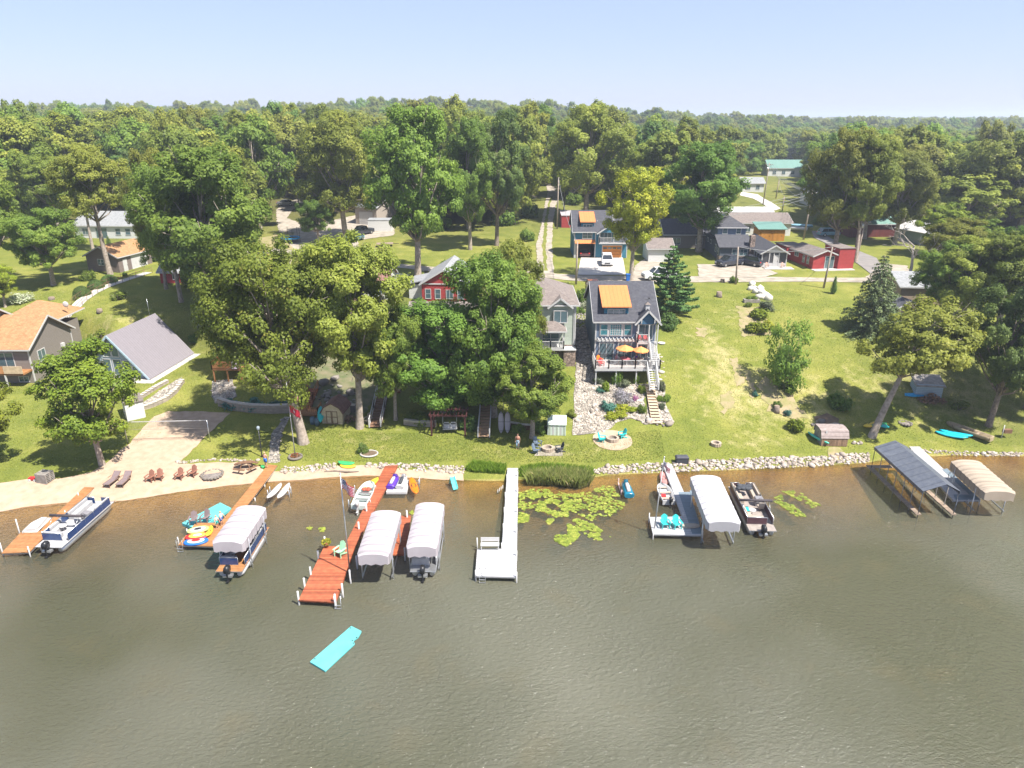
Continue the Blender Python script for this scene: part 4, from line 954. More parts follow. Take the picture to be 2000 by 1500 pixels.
# inflatable rafts
def raft(label, pxs, z=.16, notch=False):
    P = PX(pxs, z); c = sum(P, Vector())/len(P); t = thing('swim_mat', label, 'swim mat', (c.x, c.y, 0))
    mb = MB(); mb.prism([(p.x-c.x,p.y-c.y) for p in P], .01, z); mb.build('mat', M_turq, t, bevel=.03)
    for i in ((0, 1, len(P)-1, len(P)-2) if not notch else (0,1,3,4,5)):
        q = (P[i]-c)*.86; mb = MB(); mb.tube([(q.x,q.y,z-.005),(q.x,q.y,z+.012)], .05, 10); mb.build('grommet', M_black, t)
    return t
raft('turquoise foam swim mat floating alone on open water', [(605,1292),(686,1222),(706,1232),(700,1243),(690,1250),(693,1256),(635,1310)], .16, True)
raft('turquoise foam swim mat floating beside the cedar dock platform', [(355,1021),(430,981),(452,992),(386,1034)], .3)
# ------------------------------------------------------------------ chairs
def adirondack(label, p, rz, m, group=None, s=1., name='adirondack_chair'):
    t = thing(name, label, 'chair', p, rz, group); t.scale = (s,)*3
    # faces local -y
    mb = MB(); mb.box((0,.02,.34), (.52,.52,.03), rx=R(-12)); mb.build('seat', m, t)
    mb = MB()
    for k in range(5): mb.box(((k-2)*.105, .36, .66-.02*abs(k-2)**1.6), (.095,.025,.74-.05*abs(k-2)**1.6), rx=R(-20))
    mb.build('backrest', m, t)
    for sx in (-1,1):
        mb = MB(); mb.box((sx*.33,.02,.56), (.13,.68,.03)); mb.build('armrest', m, t)
        mb = MB(); mb.box((sx*.29,-.24,.28), (.05,.08,.56)); mb.build('leg', m, t)
        mb = MB(); mb.bar((sx*.27,-.22,.34),(sx*.27,.55,.04), .04, .1); mb.build('leg', m, t)
    return t
def chair_at(px, py, z, face, label, m, group=None, s=1.):
    p = W(px, py, z) if z is not None else G(px, py)
    if z is not None: p.z = z
    return adirondack(label, p, face, m, group, s)
chair_at(664,1085, .5, R(-28), 'mint green Adirondack chair alone on the red dock platform', M_mint, s=1.05)
chair_at(1299,1030, .5, R(6), 'turquoise Adirondack chair nearer the corner of the white dock platform', M_teal, 'turquoise chairs on the white dock', s=1.0)
chair_at(1322,1031, .5, R(12), 'turquoise Adirondack chair nearer the grey blue panels of the white dock', M_teal, 'turquoise chairs on the white dock', s=1.0)
chair_at(1176,864, None, R(70), 'turquoise Adirondack chair left of the round stone fire ring', M_teal, 'turquoise chairs at the fire ring')
chair_at(1214,857, None, R(-65), 'turquoise Adirondack chair right of the round stone fire ring', M_teal, 'turquoise chairs at the fire ring')
for x, y, a, l in ((294,941,-8,'reddish brown resin chair, first of the left pair on the beach'),(312,940,5,'reddish brown resin chair with its footrest shade, second of the left pair'),
                   (351,936,-3,'reddish brown resin chair standing alone between the pair and the fire circle'),(377,932,-12,'reddish brown resin chair nearest the stone fire circle on the beach')):
    chair_at(x, y, None, R(a), l, M_brownp, 'brown resin chairs on the beach', s=1.0)
chair_at(718,828, None, R(-25), 'cream Adirondack chair between the oak trunk and white railed stairs', M_cream, s=1.1)
chair_at(1050,872, None, R(40), 'grey blue Adirondack chair behind the square patio fire ring', pm('slate_blue_plastic', (.13,.17,.22), rough=.5), 'slate blue chairs', s=1.0)
chair_at(1048,886, None, R(60), 'grey blue Adirondack chair left of the square patio fire ring', MATS['slate_blue_plastic'], 'slate blue chairs', s=1.0)
chair_at(1092,884, None, R(-70), 'dark mesh folding chair right of the square patio fire ring', M_charc, s=1.0)
def lounger(label, p, rz):
    t = thing('beach_lounger', label, 'lounger', p, rz, 'mesh loungers on the beach')
    mb = MB(); mb.box((0,-.35,.32), (.62,1.25,.03)); mb.build('seat', M_mesh, t)
    mb = MB(); mb.box((0,.55,.56), (.62,.75,.03), rx=R(38)); mb.build('backrest', M_mesh, t)
    mb = MB()
    for s in (-1,1): mb.bar((s*.32,-.97,.32),(s*.32,.26,.32),.04,.04); mb.bar((s*.32,.26,.32),(s*.32,.84,.78),.04,.04); mb.bar((s*.36,-.1,.55),(s*.36,.4,.55),.04,.03)
    mb.build('frame', M_woodx, t)
    for sx in (-1,1):
        for y in (-.9, .3): mb = MB(); mb.bar((sx*.31,y,0.0),(sx*.31,y+.01,.33),.04,.04); mb.build('leg', M_woodx, t)
lounger('taupe mesh beach lounger left of its twin on the sand', G(222,945), R(-8)); lounger('taupe mesh beach lounger right of its twin on the sand', G(245,943), R(-2))
# bench on white dock
bn = thing('dock_bench', 'white storage bench along the edge of the white dock platform', 'bench', W(957,1072,.5)); bn.location.z = .5
mb = MB(); mb.bb(-.72,.72,-.22,.22,.38,.45); mb.build('seat', M_white, bn)
mb = MB(); mb.box((0,.24,.72), (1.44,.04,.34)); mb.build('backrest', M_white, bn)
for s in (-1,1):
    mb = MB(); mb.bb(s*.66-.03,s*.66+.03,-.2,-.14,0,.38); mb.build('leg', M_white, bn); mb = MB(); mb.bb(s*.66-.03,s*.66+.03,.2,.26,0,.6); mb.build('leg', M_white, bn)
mb = MB(); mb.prism([(.6*math.cos(a*.45), .28*math.sin(a*.45)) for a in range(14)], 0, .16)
mb.prism([(.5*math.cos(a*.45), .2*math.sin(a*.45)) for a in range(14)], .16, .17)
o = mb.build('paddle_board', M_cream, bevel=.03); p = W(1348,1028,.55); o.location = (p.x, p.y, .53); o.scale = (1.3,1,1); tag(o, 'cream inflatable lying on the grey blue dock panels near the turquoise chairs', 'inflatable')
# tubes on the cedar platform
def tube_toy(label, px, py, z, a, b_, mats, rz=0, h=.16):
    p = W(px, py, z); t = thing('towable_tube', label, 'tube', (p.x,p.y,z), R(rz), 'towable tubes on the cedar dock')
    for i, (f, nm) in enumerate(((1,'ring'),(.72,'panel'),(.38,'centre'))):
        mb = MB(); rings = []
        for j in range(5):
            t_ = j/4*math.pi; rings.append([((a*f-.09+.09*math.sin(t_))*math.cos(q*math.pi/9), (b_*f-.09+.09*math.sin(t_))*math.sin(q*math.pi/9), h/2-h/2*math.cos(t_)+.03*i) for q in range(18)])
        mb.loft(rings); mb.build(nm, mats[i], t)
    return t
tube_toy('blue rimmed inflatable tube with white top, nearest the dock edge', 383, 1059, .5, .95, .55, (M_blue, M_white, M_red), 10)
tube_toy('red rimmed inflatable tube with lime stripes, middle of the pile', 386, 1048, .62, .95, .5, (M_red, pm('lime_plastic', (.4,.6,.08), rough=.4), M_white), 15, .14)
tube_toy('white and black inflatable tube lying on top of the pile', 387, 1036, .74, .85, .5, (pm('pale_lime_plastic', (.5,.65,.2), rough=.4), M_white, M_black), 20, .14)
kayak('small yellow inflatable kayak standing near the cedar dock chairs', W(409,1040,.6), R(8), 1.5, .5, M_yellow, z=.66)
chair_at(379,1022, .5, R(10), 'brown fabric folding chair at the back edge of the cedar platform', M_mesh, 'folding chairs on the cedar platform', s=.95)
chair_at(402,1018, .5, R(-8), 'brown fabric folding chair nearer the dock walkway', M_mesh, 'folding chairs on the cedar platform', s=.95)
# slide toy, steps
t = thing('toddler_slide', 'teal toddler slide standing in the shallow water', 'slide', W(886,948,.1), R(20)); t.location.z = -.1
mb = MB(); mb.bar((0,.4,.85),(0,-.65,.12),.42,.05)
for s in (-1,1): mb.bar((s*.22,.4,.92),(s*.22,-.65,.2),.04,.14)
mb.build('chute', M_teal, t); mb = MB()
for s in (-1,1): mb.bar((s*.2,.42,.85),(s*.24,.75,-.1),.05,.05)
for k in range(3): mb.bar((-.22,.5+.08*k,.65-.25*k),(.22,.5+.08*k,.65-.25*k),.06,.04)
mb.build('ladder', M_teal, t)
mb = MB()
for k in range(4): mb.box((-.15*k,-.02*k,.35-.13*k),(.05,.55,.09))
o = mb.build('water_steps', M_white); p = W(982,953,.3); o.location = (p.x, p.y, .05); tag(o, 'short white steps leading into the water from the long white dock', 'steps')
# flower pot and small dock bits
t = thing('potted_plant', 'potted plant with yellow leaves at the corner of the red dock platform', 'plant', W(638,1068,.5)); t.location.z = .5
mb = MB(); mb.tube([(0,0,0),(0,0,.28)], [.13,.17], 12); mb.build('pot', pm('terracotta', (.35,.12,.06), rough=.8), t)
rg = np.random.default_rng(3); c = bpy.data.objects.new('leaves', leaf_mesh('leaves', unit(rg,260)*np.array([.35,.35,.22])+np.array([0,0,.45]), unit(rg,260), .13, rg.random(260), L_yellow, rg)); col.objects.link(c); c.parent = t
p = W(650,1082,.5)
# trampoline-like mooring posts beside cedar lift
t = thing('storage_locker', 'dark lidded storage locker standing on the stone bank behind the white dock', 'storage box', G(1331,905), 0)
mb = MB(); mb.loft([[(-.62*k,-.3*k,z),(.62*k,-.3*k,z),(.62*k,.3*k,z),(-.62*k,.3*k,z)] for k, z in ((.92,0),(1,.55))], sm=False); mb.build('body', M_charc, t, bevel=.03)
mb = MB(); mb.loft([[(-.66*k,-.33*k,z),(.66*k,-.33*k,z),(.66*k,.33*k,z),(-.66*k,.33*k,z)] for k, z in ((1,.552),(.96,.68),(.8,.78))], sm=False); mb.build('lid', pm('dark_grey_lid', (.07,.07,.085), rough=.5), t, bevel=.03)
# ------------------------------------------------------------------ buildings: local x along the front, y back, z up; the front faces the lake (-y)
M_roofdk = pm('charcoal_shingles', (0.085,0.085,0.096), (0.060,0.060,0.072), rough=.95, kind='shingle', amt=.2)
M_roofbr = pm('brown_grey_shingles', (0.227,0.190,0.168), (0.168,0.138,0.126), rough=.95, kind='shingle')
M_roofor = pm('orange_tan_shingles', (0.407,0.227,0.109), (0.329,0.172,0.078), rough=.95, kind='shingle')
M_rooflg = pm('light_grey_shingles', (0.309,0.313,0.319), (0.246,0.251,0.255), rough=.95, kind='shingle')
M_rooftc = pm('faded_red_brown_shingles', (0.256,0.136,0.104), (0.192,0.104,0.080), rough=.95, kind='shingle')
M_metor = pm('orange_metal_roof', (.56,.20,.065), (.52,.18,.055), rough=.45, kind='seamx', freq=2.2, amt=.08)
M_metgr = pm('green_metal_roof', (.13,.24,.20), (.11,.21,.175), rough=.45, kind='seamx', freq=2.2, amt=.1)
M_metgy = pm('grey_metal_roof', (0.234,0.240,0.260), (0.202,0.208,0.227), rough=.45, kind='seamx', freq=2.2, amt=.08)
M_mettp = pm('taupe_metal_roof', (0.215,0.195,0.210), (0.200,0.180,0.195), rough=.5, kind='seamy', freq=2.6, amt=.07)
M_blueside = pm('slate_blue_siding', (0.130,0.175,0.242), rough=.75, kind='lap', freq=6, amt=.1)
M_bluegar = pm('teal_blue_siding', (.045,.18,.27), rough=.75, kind='lap', freq=5, amt=.1)
M_bluegable = pm('blue_shakes', (.05,.13,.22), rough=.8, kind='lap', freq=5, amt=.15)
M_sage = pm('sage_green_siding', (0.405,0.449,0.371), rough=.75, kind='lap', freq=6, amt=.06)
M_taupe = pm('taupe_siding', (0.213,0.186,0.163), rough=.75, kind='lap', freq=6, amt=.06)
M_brside = pm('brown_siding', (.185,.145,.13), rough=.75, kind='lap', freq=5, amt=.08)
M_navside = pm('navy_grey_siding', (.085,.10,.125), rough=.75, kind='lap', freq=5, amt=.1)
M_redside = pm('red_painted_siding', (.36,.045,.045), rough=.7, kind='lap', freq=5, amt=.15)
M_whside = pm('white_siding', (0.608,0.608,0.592), rough=.7, kind='lap', freq=5, amt=.05)
M_ltblue = pm('pale_blue_siding', (0.294,0.364,0.406), rough=.7, kind='lap', freq=5, amt=.05)
M_beige = pm('beige_metal_siding', (0.348,0.300,0.258), rough=.6, kind='seamx', freq=3, amt=.06)
M_tanside = pm('tan_siding', (0.350,0.266,0.189), rough=.8, kind='lap', freq=5, amt=.08)
M_stonev = pm('stone_veneer', (0.315,0.240,0.195), (0.225,0.165,0.135), rough=.9, kind='stone', freq=3.4, bump=.6)
M_found = pm('foundation', (.42,.40,.37), rough=.9, amt=.15)
M_gdoor = pm('orange_wood_garage_door', (.58,.22,.04), (.48,.17,.03), rough=.45, kind='lap', freq=1.7, amt=.15)
M_screen = pm('dark_screen', (.06,.06,.065), rough=.6, amt=.2)
M_dark = pm('painted_shade', (.05,.05,.055), rough=.9, amt=.3)  # near-black colour standing in for shade inside open spaces
def hbx(parent, name, x0, x1, y0, y1, z0, z1, m, bevel=0):
    mb = MB(); mb.bb(x0, x1, y0, y1, z0, z1); return mb.build(name, m, parent, bevel)
def gable(parent, x0, x1, y0, y1, ze, rise, axis, mr, mwall=None, ov=.35, th=.14, name='roof', trim=True):
    "gable roof; axis = direction of the ridge"
    mb = MB()
    if axis == 'x':
        ym = (y0+y1)/2; k = rise/(ym-y0); P = lambda s: (ym-s*(ym-y0+ov), ze-k*ov)
        a, b_ = P(1), P(-1)
        mb.profile([(a[0],a[1]),(ym,ze+rise),(b_[0],b_[1]),(b_[0],b_[1]+th),(ym,ze+rise+th*1.2),(a[0],a[1]+th)], x0-ov, x1+ov, 'x')
    else:
        xm = (x0+x1)/2; k = rise/(xm-x0)
        mb.profile([(x0-ov,ze-k*ov),(xm,ze+rise),(x1+ov,ze-k*ov),(x1+ov,ze-k*ov+th),(xm,ze+rise+th*1.2),(x0-ov,ze-k*ov+th)], y0-ov, y1+ov, 'y')
    o = mb.build(name, mr, parent)
    if mwall:
        mb = MB()
        if axis == 'x': mb.profile([(y0,ze),((y0+y1)/2,ze+rise),(y1,ze)], x0, x1, 'x')
        else: mb.profile([(x0,ze),((x0+x1)/2,ze+rise),(x1,ze)], y0, y1, 'y')
        mb.build('gable_wall', mwall, parent)
    if trim:
        mb = MB(); h = .2
        if axis == 'x':
            for s in (-1,1):
                x = (x0-ov) if s < 0 else (x1+ov)
                for q in ((y0-ov,), (y1+ov,)): mb.bar((x+s*.02,q[0],ze-k*ov+.02),(x+s*.02,(y0+y1)/2,ze+rise+.04),.04,h)
            for q in (y0-ov, y1+ov): mb.bar((x0-ov,q,ze-k*ov+.03),(x1+ov,q,ze-k*ov+.03),.05,h*.8)
        else:
            for s in (-1,1):
                y = (y0-ov) if s < 0 else (y1+ov)
                for q in (x0-ov, x1+ov): mb.bar((q,y+s*.02,ze-k*ov+.02),((x0+x1)/2,y+s*.02,ze+rise+.04),.04,h)
            for q in (x0-ov, x1+ov): mb.bar((q,y0-ov,ze-k*ov+.03),(q,y1+ov,ze-k*ov+.03),.05,h*.8)
        mb.build('fascia', M_white, parent)
    return o
def hip(parent, x0, x1, y0, y1, ze, rise, m, ov=.4, name='roof', axis=None):
    a0, a1, b0, b1 = x0-ov, x1+ov, y0-ov, y1+ov; w_, d_ = a1-a0, b1-b0
    mb = MB()
    if (axis or ('x' if w_ > d_ else 'y')) == 'x': r0, r1 = (a0+d_/2, (b0+b1)/2), (a1-d_/2, (b0+b1)/2)
    else: r0, r1 = ((a0+a1)/2, b0+w_/2), ((a0+a1)/2, b1-w_/2)
    v = [(a0,b0,ze),(a1,b0,ze),(a1,b1,ze),(a0,b1,ze),(*r0,ze+rise),(*r1,ze+rise)]
    f = [(0,1,5,4),(1,2,5),(2,3,4,5),(3,0,4)] if r1[0] > r0[0]+.01 else [(0,1,4),(1,2,5,4),(2,3,5),(3,0,4,5)]
    mb.add(v, f+[(3,2,1,0)]); o = mb.build(name, m, parent)
    mb = MB(); c = [(a0,b0),(a1,b0),(a1,b1),(a0,b1)]
    for i in range(4): mb.bar((*c[i],ze-.07),(*c[(i+1)%4],ze-.07),.06,.16)
    mb.build('fascia', M_white, parent); return o
def win(parent, x, y, z, w_, h, face='f', cols=2, rows=1, fm=None, glass=None, name='window', fw=.08):
    "a window with its lower edge at z; x along the wall; y = the wall plane (or x,y swapped on the side walls)"
    R4 = {'f': 0, 'r': R(90), 'b': R(180), 'l': R(-90)}[face]; M = Matrix.Translation((x,y,z)) @ Matrix.Rotation(R4,4,'Z')
    def tr(mb):
        mb.v = [tuple(M @ Vector(v)) for v in mb.v]; return mb
    mb = MB()
    mb.bb(-w_/2-fw,w_/2+fw,-.06,.02,h,h+fw); mb.bb(-w_/2-fw,w_/2+fw,-.075,.02,-fw,0)
    mb.bb(-w_/2-fw,-w_/2,-.06,.02,0,h); mb.bb(w_/2,w_/2+fw,-.06,.02,0,h)
    for i in range(1, cols): q = -w_/2+w_*i/cols; mb.bb(q-.03,q+.03,-.05,.01,0,h)
    for i in range(1, rows): q = h*i/rows; mb.bb(-w_/2,w_/2,-.046,.01,q-.02,q+.02)
    f = tr(mb).build(name, fm or M_white, parent)
    mb = MB(); mb.bb(-w_/2,w_/2,-.03,.0,0,h); tr(mb).build('pane', glass or M_glassd, f); return f
def door(parent, x, y, z, w_, h, face='f', m=None):
    R4 = {'f': 0, 'r': R(90), 'b': R(180), 'l': R(-90)}[face]; M = Matrix.Translation((x,y,z)) @ Matrix.Rotation(R4,4,'Z')
    mb = MB(); mb.bb(-w_/2,w_/2,-.05,.0,0,h); mb.v = [tuple(M @ Vector(v)) for v in mb.v]; d = mb.build('door', m or M_white, parent)
    mb = MB(); mb.bb(w_*.36,w_*.42,-.1,-.05,h*.45,h*.5); mb.v = [tuple(M @ Vector(v)) for v in mb.v]; mb.build('handle', M_black, d); return d
def railing(parent, pts, z, h=.95, m=None, name='railing', gap=.14, thick=.03):
    mb = MB()
    for a, b_ in zip(pts, pts[1:]):
        a, b_ = Vector(a), Vector(b_); L_ = (b_-a).length; za, zb = (a.z, b_.z) if len(a) == 3 and (a.z or b_.z) else (z, z)
        A, B = Vector((a.x,a.y,za)), Vector((b_.x,b_.y,zb)); U = Vector((0,0,1))
        mb.bar(A+U*h, B+U*h, .07, .06); mb.bar(A+U*.12, B+U*.12, .05, .05)
        n = max(1, int(L_/gap))
        for k in range(1, n): q = A.lerp(B, k/n); mb.bb(q.x-thick/2,q.x+thick/2,q.y-thick/2,q.y+thick/2,q.z+.12,q.z+h)
        for q in (A, B): mb.bb(q.x-.06,q.x+.06,q.y-.06,q.y+.06,q.z,q.z+h+.08)
    return mb.build(name, m or M_white, parent)
def stairs(parent, a, b_, w_, n, m, name='stairs', stringer=True):
    a, b_ = Vector(a), Vector(b_); d = b_-a; rz = math.atan2(d.y, d.x); mb = MB()
    for i in range(n): q = a.lerp(b_, (i+.5)/n); mb.box(q, (Vector((d.x,d.y)).length/n*1.05, w_, .05), rz=rz)
    if stringer:
        s = Vector((-math.sin(rz), math.cos(rz), 0))*w_/2
        for k in (-1,1): mb.bar(a+s*k-Vector((0,0,.1)), b_+s*k-Vector((0,0,.1)), .05, .25)
    return mb.build(name, m, parent)
# ================= A: the grey blue lake house
GA = 3.3
A = thing('lake_house', 'slate blue house with charcoal roof, orange metal dormer and white lakeside deck', 'house', (9.65, 78.3, GA))
fz, m1, ez = 5.3-GA, 7.75-GA, 10.1-GA       # deck floor, upper floor, eaves
WA = 7.0
hbx(A, 'wall', 0, WA, 0, 11, -1.2, ez, M_blueside)
hbx(A, 'corner_trim', -.03, .12, -.03, .12, -1, ez, M_white); hbx(A, 'corner_trim', WA-.12, WA+.03, -.03, .12, -1, ez, M_white)
gable(A, 0, WA, 0, 11, ez, 3.2, 'x', M_roofdk, M_blueside, ov=.35)
# dormer with orange metal shed roof
D = hbx(A, 'dormer', 1.0, 3.8, .75, 3.6, ez-.1, ez+1.35, M_bluegar)
win(D, 2.4, .75, ez+.5, 1.9, .55, cols=3, rows=2)
mb = MB(); mb.add([(.7,.35,ez+1.38),(4.1,.35,ez+1.38),(4.1,4.6,ez+2.95),(.7,4.6,ez+2.95),(.7,.35,ez+1.5),(4.1,.35,ez+1.5),(4.1,4.6,ez+3.05),(.7,4.6,ez+3.05)], [(0,3,2,1),(4,5,6,7),(0,1,5,4),(1,2,6,5),(2,3,7,6),(3,0,4,7)])
mb.build('dormer_roof', M_metor, D)
# right gable over the balcony
gx0, gx1 = 4.75, WA
mb = MB(); xm_ = (gx0+gx1)/2; e2 = ez-.05
mb.profile([(gx0-.35,e2-.35),(xm_,e2+1.25),(gx1+.45,e2-.35),(gx1+.45,e2-.2),(xm_,e2+1.42),(gx0-.35,e2-.2)], -.75, 3.2, 'y'); mb.build('gable_roof', M_roofdk, A)
mb = MB()
mb.bar((gx0-.35,-.78,e2-.33),(xm_,-.78,e2+1.3),.05,.2); mb.bar((xm_,-.78,e2+1.3),(gx1+.45,-.78,e2-.33),.05,.2);
for s in (-1,1): mb.bar((xm_+s*.75,-.77,e2+.05),(xm_+s*.75,-.3,e2-.4),.07,.07); mb.bb(xm_+s*.75-.05,xm_+s*.75+.05,-.8,-.7,e2-.1,e2+.35)
mb.build('gable_trim', M_white, A)
mb = MB(); mb.profile([(gx0,e2-.3),(xm_,e2+1.1),(gx1,e2-.3)], -.45, -.1, 'y'); mb.build('gable_wall', M_bluegable, A)
mb = MB(); mb.bb(xm_-.22,xm_+.22,.1,.54,e2+1.1,e2+1.85); C_ = mb.build('cupola', M_white, A)
mb = MB(); mb.add([(xm_-.3,.02,e2+1.85),(xm_+.3,.02,e2+1.85),(xm_+.3,.62,e2+1.85),(xm_-.3,.62,e2+1.85),(xm_,.32,e2+2.15)], [(0,1,4),(1,2,4),(2,3,4),(3,0,4),(3,2,1,0)]); mb.build('cupola_roof', M_roofbr, C_)
mb = MB(); mb.tube([(xm_,.32,e2+2.1),(xm_,.32,e2+2.7)],.02,5); mb.bb(xm_-.3,xm_+.3,.31,.33,e2+2.4,e2+2.43); mb.bb(xm_+.02,xm_+.25,.31,.33,e2+2.5,e2+2.62); mb.build('weather_vane', M_black, C_)
# front windows and pergola
M_tealrefl = pm('painted_teal_reflection', (.03,.13,.15), (.06,.22,.25), rough=.08, bump=0, spec=.9)  # teal of the reflection painted into the pane colour
hbx(A, 'window_surround', .45, 4.25, -.045, .01, m1+.42, m1+2.0, M_white)
for x, w_, c_, r_ in ((.98,.75,1,2),(2.35,1.25,5,5),(3.72,.75,1,2)): win(A, x, -.05, m1+.62, w_, 1.2, cols=c_, rows=r_, fw=.05, glass=M_tealrefl)
mb = MB()
for y in (-.15,-.75): mb.bb(.1,4.5,y-.05,y+.05,m1+.02,m1+.16)
for k in range(10): x = .3+k*.44; mb.bb(x-.04,x+.04,-1.0,-.0,m1+.17,m1+.31)
mb.build('pergola', M_white, A)
win(A, 1.35, 0, fz+.05, 1.6, 2.0, cols=2, name='sliding_door'); win(A, 3.5, 0, fz+.05, 1.5, 2.0, cols=2, name='sliding_door')
win(A, 5.7, -.05, m1+.1, 1.7, 1.7, cols=2, name='sliding_door'); win(A, 5.7, -.0, fz+.3, 1.6, 1.5, cols=3, rows=2)
# deck
mb = MB(); mb.bb(-.25, WA+.15, -3.1, 0, fz-.3, fz-.02); mb.build('deck_frame', M_white, A)
mb = MB(); mb.bb(-.2, 5.6, -3.05, -.02, fz-.02, fz+.02); mb.build('deck_floor', pm('pale_grey_deck', (0.429,0.390,0.367), rough=.8, kind='plankx', freq=6, amt=.1), A)
railing(A, [(-.2,-.1),(-.2,-3.05),(1.3,-3.05),(2.8,-3.05),(4.3,-3.05),(5.7,-3.05),(WA+.1,-3.05),(WA+.1,-.1)], fz, .95)
for x in (-.1, 2.2, 4.5, 6.9): hbx(A, 'deck_post', x-.07, x+.07, -3.0, -2.86, -1.2, fz-.3, M_white)
hbx(A, 'shaded_lattice', .1, 5.3, -.6, -.1, -1.2, fz-.32, M_found)
# balcony with posts and the stair flight down the right side
mb = MB(); mb.bb(4.75, 6.05, -1.0, 0, m1-.22, m1); mb.build('balcony_floor', M_white, A)
railing(A, [(4.78,-.1),(4.78,-.97),(6.0,-.97)], m1, .9, name='balcony_railing')
for x, y in ((4.78,-.95),(WA+.05,-.7),(6.0,-.95)): hbx(A, 'porch_post', x-.06, x+.06, y-.06, y+.06, -1.2 if x > 6.5 else fz, ez-.3, M_white)
M_whst = pm('white_stair', (0.504,0.497,0.490), rough=.6, amt=.1)
stairs(A, (6.6,-.2,m1-.1), (6.6,-3.0,fz+.1), .85, 13, M_whst)
railing(A, [Vector((6.15,-.3,m1-.1)), Vector((6.15,-2.9,fz+.1))], 0, .9, name='stair_railing')
stairs(A, (6.1,-3.1,fz-.1), (6.2,-5.0,.15), .9, 9, M_whst)
railing(A, [Vector((5.62,-3.1,fz-.05)), Vector((5.7,-5.0,.15))], 0, .85, name='stair_railing'); railing(A, [Vector((6.62,-3.1,fz-.05)), Vector((6.7,-5.0,.15))], 0, .85, name='stair_railing')
hbx(A, 'chimney', 5.6, 5.95, 7.5, 7.85, ez+1.4, ez+2.6, M_white)
def patio_umbrella(label, x, y, z, r_=1.15, group='orange umbrellas on the deck'):
    t = thing('patio_umbrella', label, 'umbrella', (x,y,z), 0, group)
    mb = MB(); mb.tube([(0,0,0),(0,0,2.2)], .03, 6); mb.build('pole', M_alu, t)
    mb = MB(); mb.tube([(0,0,1.75),(0,0,1.86),(0,0,2.28)], [r_,r_*.98,.03], 8, cap=False); c = mb.build('canopy', pm('orange_canvas', (.75,.28,.09), rough=.8), t)
    c.data.polygons.foreach_set('use_smooth', [False]*len(c.data.polygons)); q = c.modifiers.new('t', 'SOLIDIFY'); q.thickness = .012
    mb = MB()
    for k in range(8): a = 2*math.pi*k/8; mb.bar((0,0,2.2),(r_*.95*math.cos(a),r_*.95*math.sin(a),1.80),.015,.015)
    mb.build('ribs', M_white, t); return t
DX, DY, DZ = 9.65, 78.3, 5.34
patio_umbrella('larger orange umbrella over the round red table on the white deck', DX+3.25, DY-1.55, DZ, 1.05)
patio_umbrella('smaller orange umbrella nearer the white stairs on the deck', DX+5.05, DY-1.7, DZ-.15, .95)
def round_table(label, p, r_, m):
    t = thing('patio_table', label, 'table', p); mb = MB(); mb.tube([(0,0,.7),(0,0,.74)], r_, 18); mb.build('tabletop', m, t)
    for k in range(4): a = k*1.571+.4; mb = MB(); mb.bar((r_*.6*math.cos(a),r_*.6*math.sin(a),0),(r_*.5*math.cos(a),r_*.5*math.sin(a),.7),.04,.04); mb.build('leg', M_white, t)
    return t
round_table('round table with a dusty red top under the larger orange umbrella', (DX+3.35, DY-1.7, DZ), .62, pm('dusty_red_top', (.42,.13,.15), rough=.6))
round_table('small pale table under the smaller orange umbrella', (DX+5.0, DY-1.8, DZ), .45, M_cream)
for k, (x, y, a, m, l) in enumerate(((2.35,-1.7,80,M_white,'white deck chair left of the dusty red table'),(2.75,-1.0,150,M_white,'white deck chair behind the dusty red table, near the slider'),(4.3,-1.0,200,M_white,'white deck chair between the two orange umbrellas'),
        (.5,-1.2,30,M_orange,'orange deck chair by the sliding door at the left deck end'),(.55,-2.2,20,M_red,'red deck chair at the front left deck corner'))):
    adirondack(l, (DX+x, DY+y, DZ), R(a), m, 'chairs on the lake house deck', .85)
adirondack('red balcony chair left of its pair above the deck', (DX+5.05, DY-.5, GA+m1), 0, M_red, 'red chairs on the balcony', .7)
adirondack('red balcony chair right of its pair above the deck', (DX+5.75, DY-.5, GA+m1), 0, M_red, 'red chairs on the balcony', .7)
# ================= B: sage green house
GB = 4.0
B = thing('sage_house', 'sage green house with brown hip roof and stone faced lower floor', 'house', (-1.2, 80.3, GB))
WB = 8.7; eb = 11.45-GB; b1, b2 = 6.6-GB, 9.0-GB
hbx(B, 'wall', 0, WB, 0, 9.5, b1-.1, eb, M_sage); hbx(B, 'stone_wall', -.06, WB+.06, -.06, 9.4, -1.5, b1-.1, M_stonev)
hip(B, 0, WB, 0, 9.5, eb, 2.4, M_roofbr)
hbx(B, 'corner_trim', WB-.1, WB+.04, -.04, .1, b1-.05, eb-.1, M_white)
gable(B, 5.6, 8.1, -.25, 3.0, eb-.2, .95, 'y', M_roofbr, M_sage, ov=.25, name='gable_roof')
win(B, 6.9, -.26, b2+.35, 1.5, 1.35, cols=2); win(B, 2.6, 0, b2+.35, 1.6, 1.35, cols=2)
PB = hbx(B, 'porch_floor', 4.1, 7.3, -1.8, 0, b1-.25, b1-.02, M_white)
hip(B, 4.1, 7.3, -1.8, .3, b1+2.15, .9, M_roofbr, ov=.25, name='porch_roof', axis='x')
railing(B, [(4.15,-.1),(4.15,-1.75),(5.7,-1.75),(7.25,-1.75),(7.25,-.1)], b1, .85, name='porch_railing')
for x in (4.15, 7.25): hbx(B, 'porch_post', x-.07, x+.07, -1.8, -1.66, b1, b1+2.1, M_white)
win(B, 5.8, 0, b1+.05, 1.9, 1.9, cols=2, rows=3, name='sliding_door'); win(B, 2.0, 0, b1+.4, 1.6, 1.4, cols=2)
win(B, 5.8, -.07, -.3, 1.9, 1.7, cols=3, name='sliding_door')
hbx(B, 'downspout', WB-.25, WB-.17, -.1, -.02, -1, eb, M_white)
